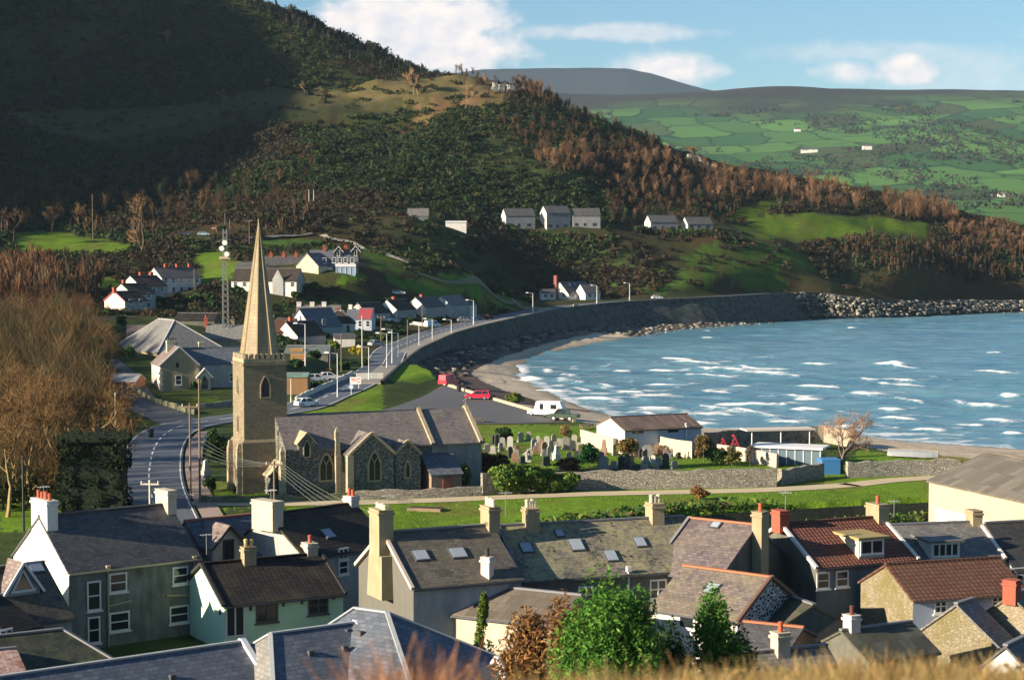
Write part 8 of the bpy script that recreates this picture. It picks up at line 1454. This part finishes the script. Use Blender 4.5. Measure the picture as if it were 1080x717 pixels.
P = LE[ii, :2]+np.column_stack([tt[:, 1], -tt[:, 0]])*of[:, None]; zz_ = LE[ii, 2]*(1-np.clip(of, 0, 9)/9)+(-2.6)*np.clip(of, 0, 9)/9; rocks('riprap', P, .7, 1.8, [(.20, .185, .155), (.15, .14, .12), (.10, .095, .085), (.26, .24, .2), (.065, .065, .055)], zz_-H(P[:, 0], P[:, 1]))
P = scatter(700, [(438, 390), (455, 384), (475, 395), (492, 408), (525, 420), (520, 424), (490, 413), (462, 404)], -.8, False); rocks('weedy_rocks', P, .3, .9, [(.10, .05, .045), (.14, .08, .07), (.07, .06, .055), (.2, .16, .13)])
# dry brush on the slope below the viewpoint
n = 19000; D = RG.uniform(17, 46, n); px_ = RG.uniform(330, 1120, n)**1.0; X_ = (px_-540)/2000*D; P = np.column_stack([X_, D]); k = RG.random(n) < np.clip((px_-350)/60, 0, 1)*np.where(px_ > 600, 1, .22); P = P[k]; px_ = px_[k]; hh = 1.05+.55*fbm(P[:, 0]/1.1, P[:, 1]/2.5, 3, 12)+np.where((px_ > 390) & (px_ < 470), .35, 0)
z_ = H(P[:, 0], P[:, 1]); per = 7; k = np.repeat(np.arange(len(P)), per); m_ = len(k); b = np.column_stack([P[k]+RG.normal(size=(m_, 2))*.05, z_[k]-.05]); L = hh[k]*RG.uniform(.45, 1.05, m_); dr = np.column_stack([RG.normal(size=(m_, 2))*.22, np.ones(m_)]); mid = b+dr*L[:, None]*.55; e = mid+(dr+np.column_stack([RG.normal(size=(m_, 2))*.35, -np.abs(RG.normal(size=m_))*.2]))*L[:, None]*.45
wv_ = unit(m_)*[1, 1, 0]; wv_ /= np.linalg.norm(wv_, axis=1)[:, None]+1e-6; w_ = (.007*RG.uniform(.6, 1.7, m_))[:, None]; V = np.stack([b-wv_*w_, b+wv_*w_, mid+wv_*w_*.9, mid-wv_*w_*.9, e+wv_*w_*.35, e-wv_*w_*.35], 1).reshape(-1, 3); i0 = np.arange(m_)[:, None]*6; F_ = np.concatenate([i0+np.array([[0, 1, 2, 3]]), i0+np.array([[3, 2, 4, 5]])], 0)
red = ((px_ > 370) & (px_ < 500))[k][:, None]; c = np.where(red, palette(m_, [(.30, .14, .07), (.36, .18, .09), (.24, .13, .07)]), palette(m_, [(.36, .25, .10), (.30, .19, .075), (.24, .15, .06), (.42, .32, .15), (.16, .14, .05)])); o = npmesh('dry_brush', V, F_, foliage('dry_stems', .85, .3), col=np.repeat(c, 6, 0)); tag(o, kind='stuff')
n = 2600; D = RG.uniform(24, 46, n); px_ = RG.uniform(560, 1110, n); P = np.column_stack([(px_-540)/2000*D, D]); P = P[fbm(P[:, 0]/1.6, P[:, 1]/3, 3, 19) > .5]; z_ = H(P[:, 0], P[:, 1]); k = np.repeat(np.arange(len(P)), 16); pts = np.column_stack([P[k]+RG.normal(size=(len(k), 2))*.18, z_[k]+RG.random(len(k))*1.25]); v, f = leaves(pts, unit(len(pts)), .05, 3.5); o = npmesh('dry_bracken', v, f, foliage('leaves'), col=np.repeat(palette(len(pts), [(.32, .2, .07), (.2, .16, .05), (.12, .13, .03), (.26, .13, .05)]), 4, 0)); tag(o, kind='stuff')

# moss tufts on the older near roofs
for o in [o for o in C.objects if o.type == 'EMPTY' and '_t' in o and o.location.y < 150 and o.get('category') in ('house', 'cottage', 'outbuilding', 'shed')]:
    fr = hframe(o); zr, ze, zb = o['_z']; a0, a1, hw, wb, sl = o['_t']; q = int(260*o['_L']/10); s_ = RG.uniform(a0, a1, q); t_ = hw*RG.random(q)**.7; kk = fbm(s_/1.3+zr*7, t_/1.3, 3, 3) > .50; s_, t_ = s_[kk], t_[kk]
    rfo = [c for c in o.children if c.name.startswith('roof')]
    if not rfo or len(s_) < 125: continue
    pts = np.column_stack([fr.A+np.outer(s_, fr.u)+np.outer(t_, fr.n), zr-sl*t_+.04]); N = np.tile([fr.n[0]*sl, fr.n[1]*sl, 1.0], (len(s_), 1)); N /= np.linalg.norm(N, axis=1)[:, None]; v, f = leaves(pts, N+unit(len(pts))*.25, .10, 1.5); npmesh('moss', v, f, foliage('leaves'), rfo[0], col=np.repeat(palette(len(pts), [(.10, .10, .03), (.07, .075, .025), (.16, .15, .08), (.05, .05, .035)]), 4, 0))
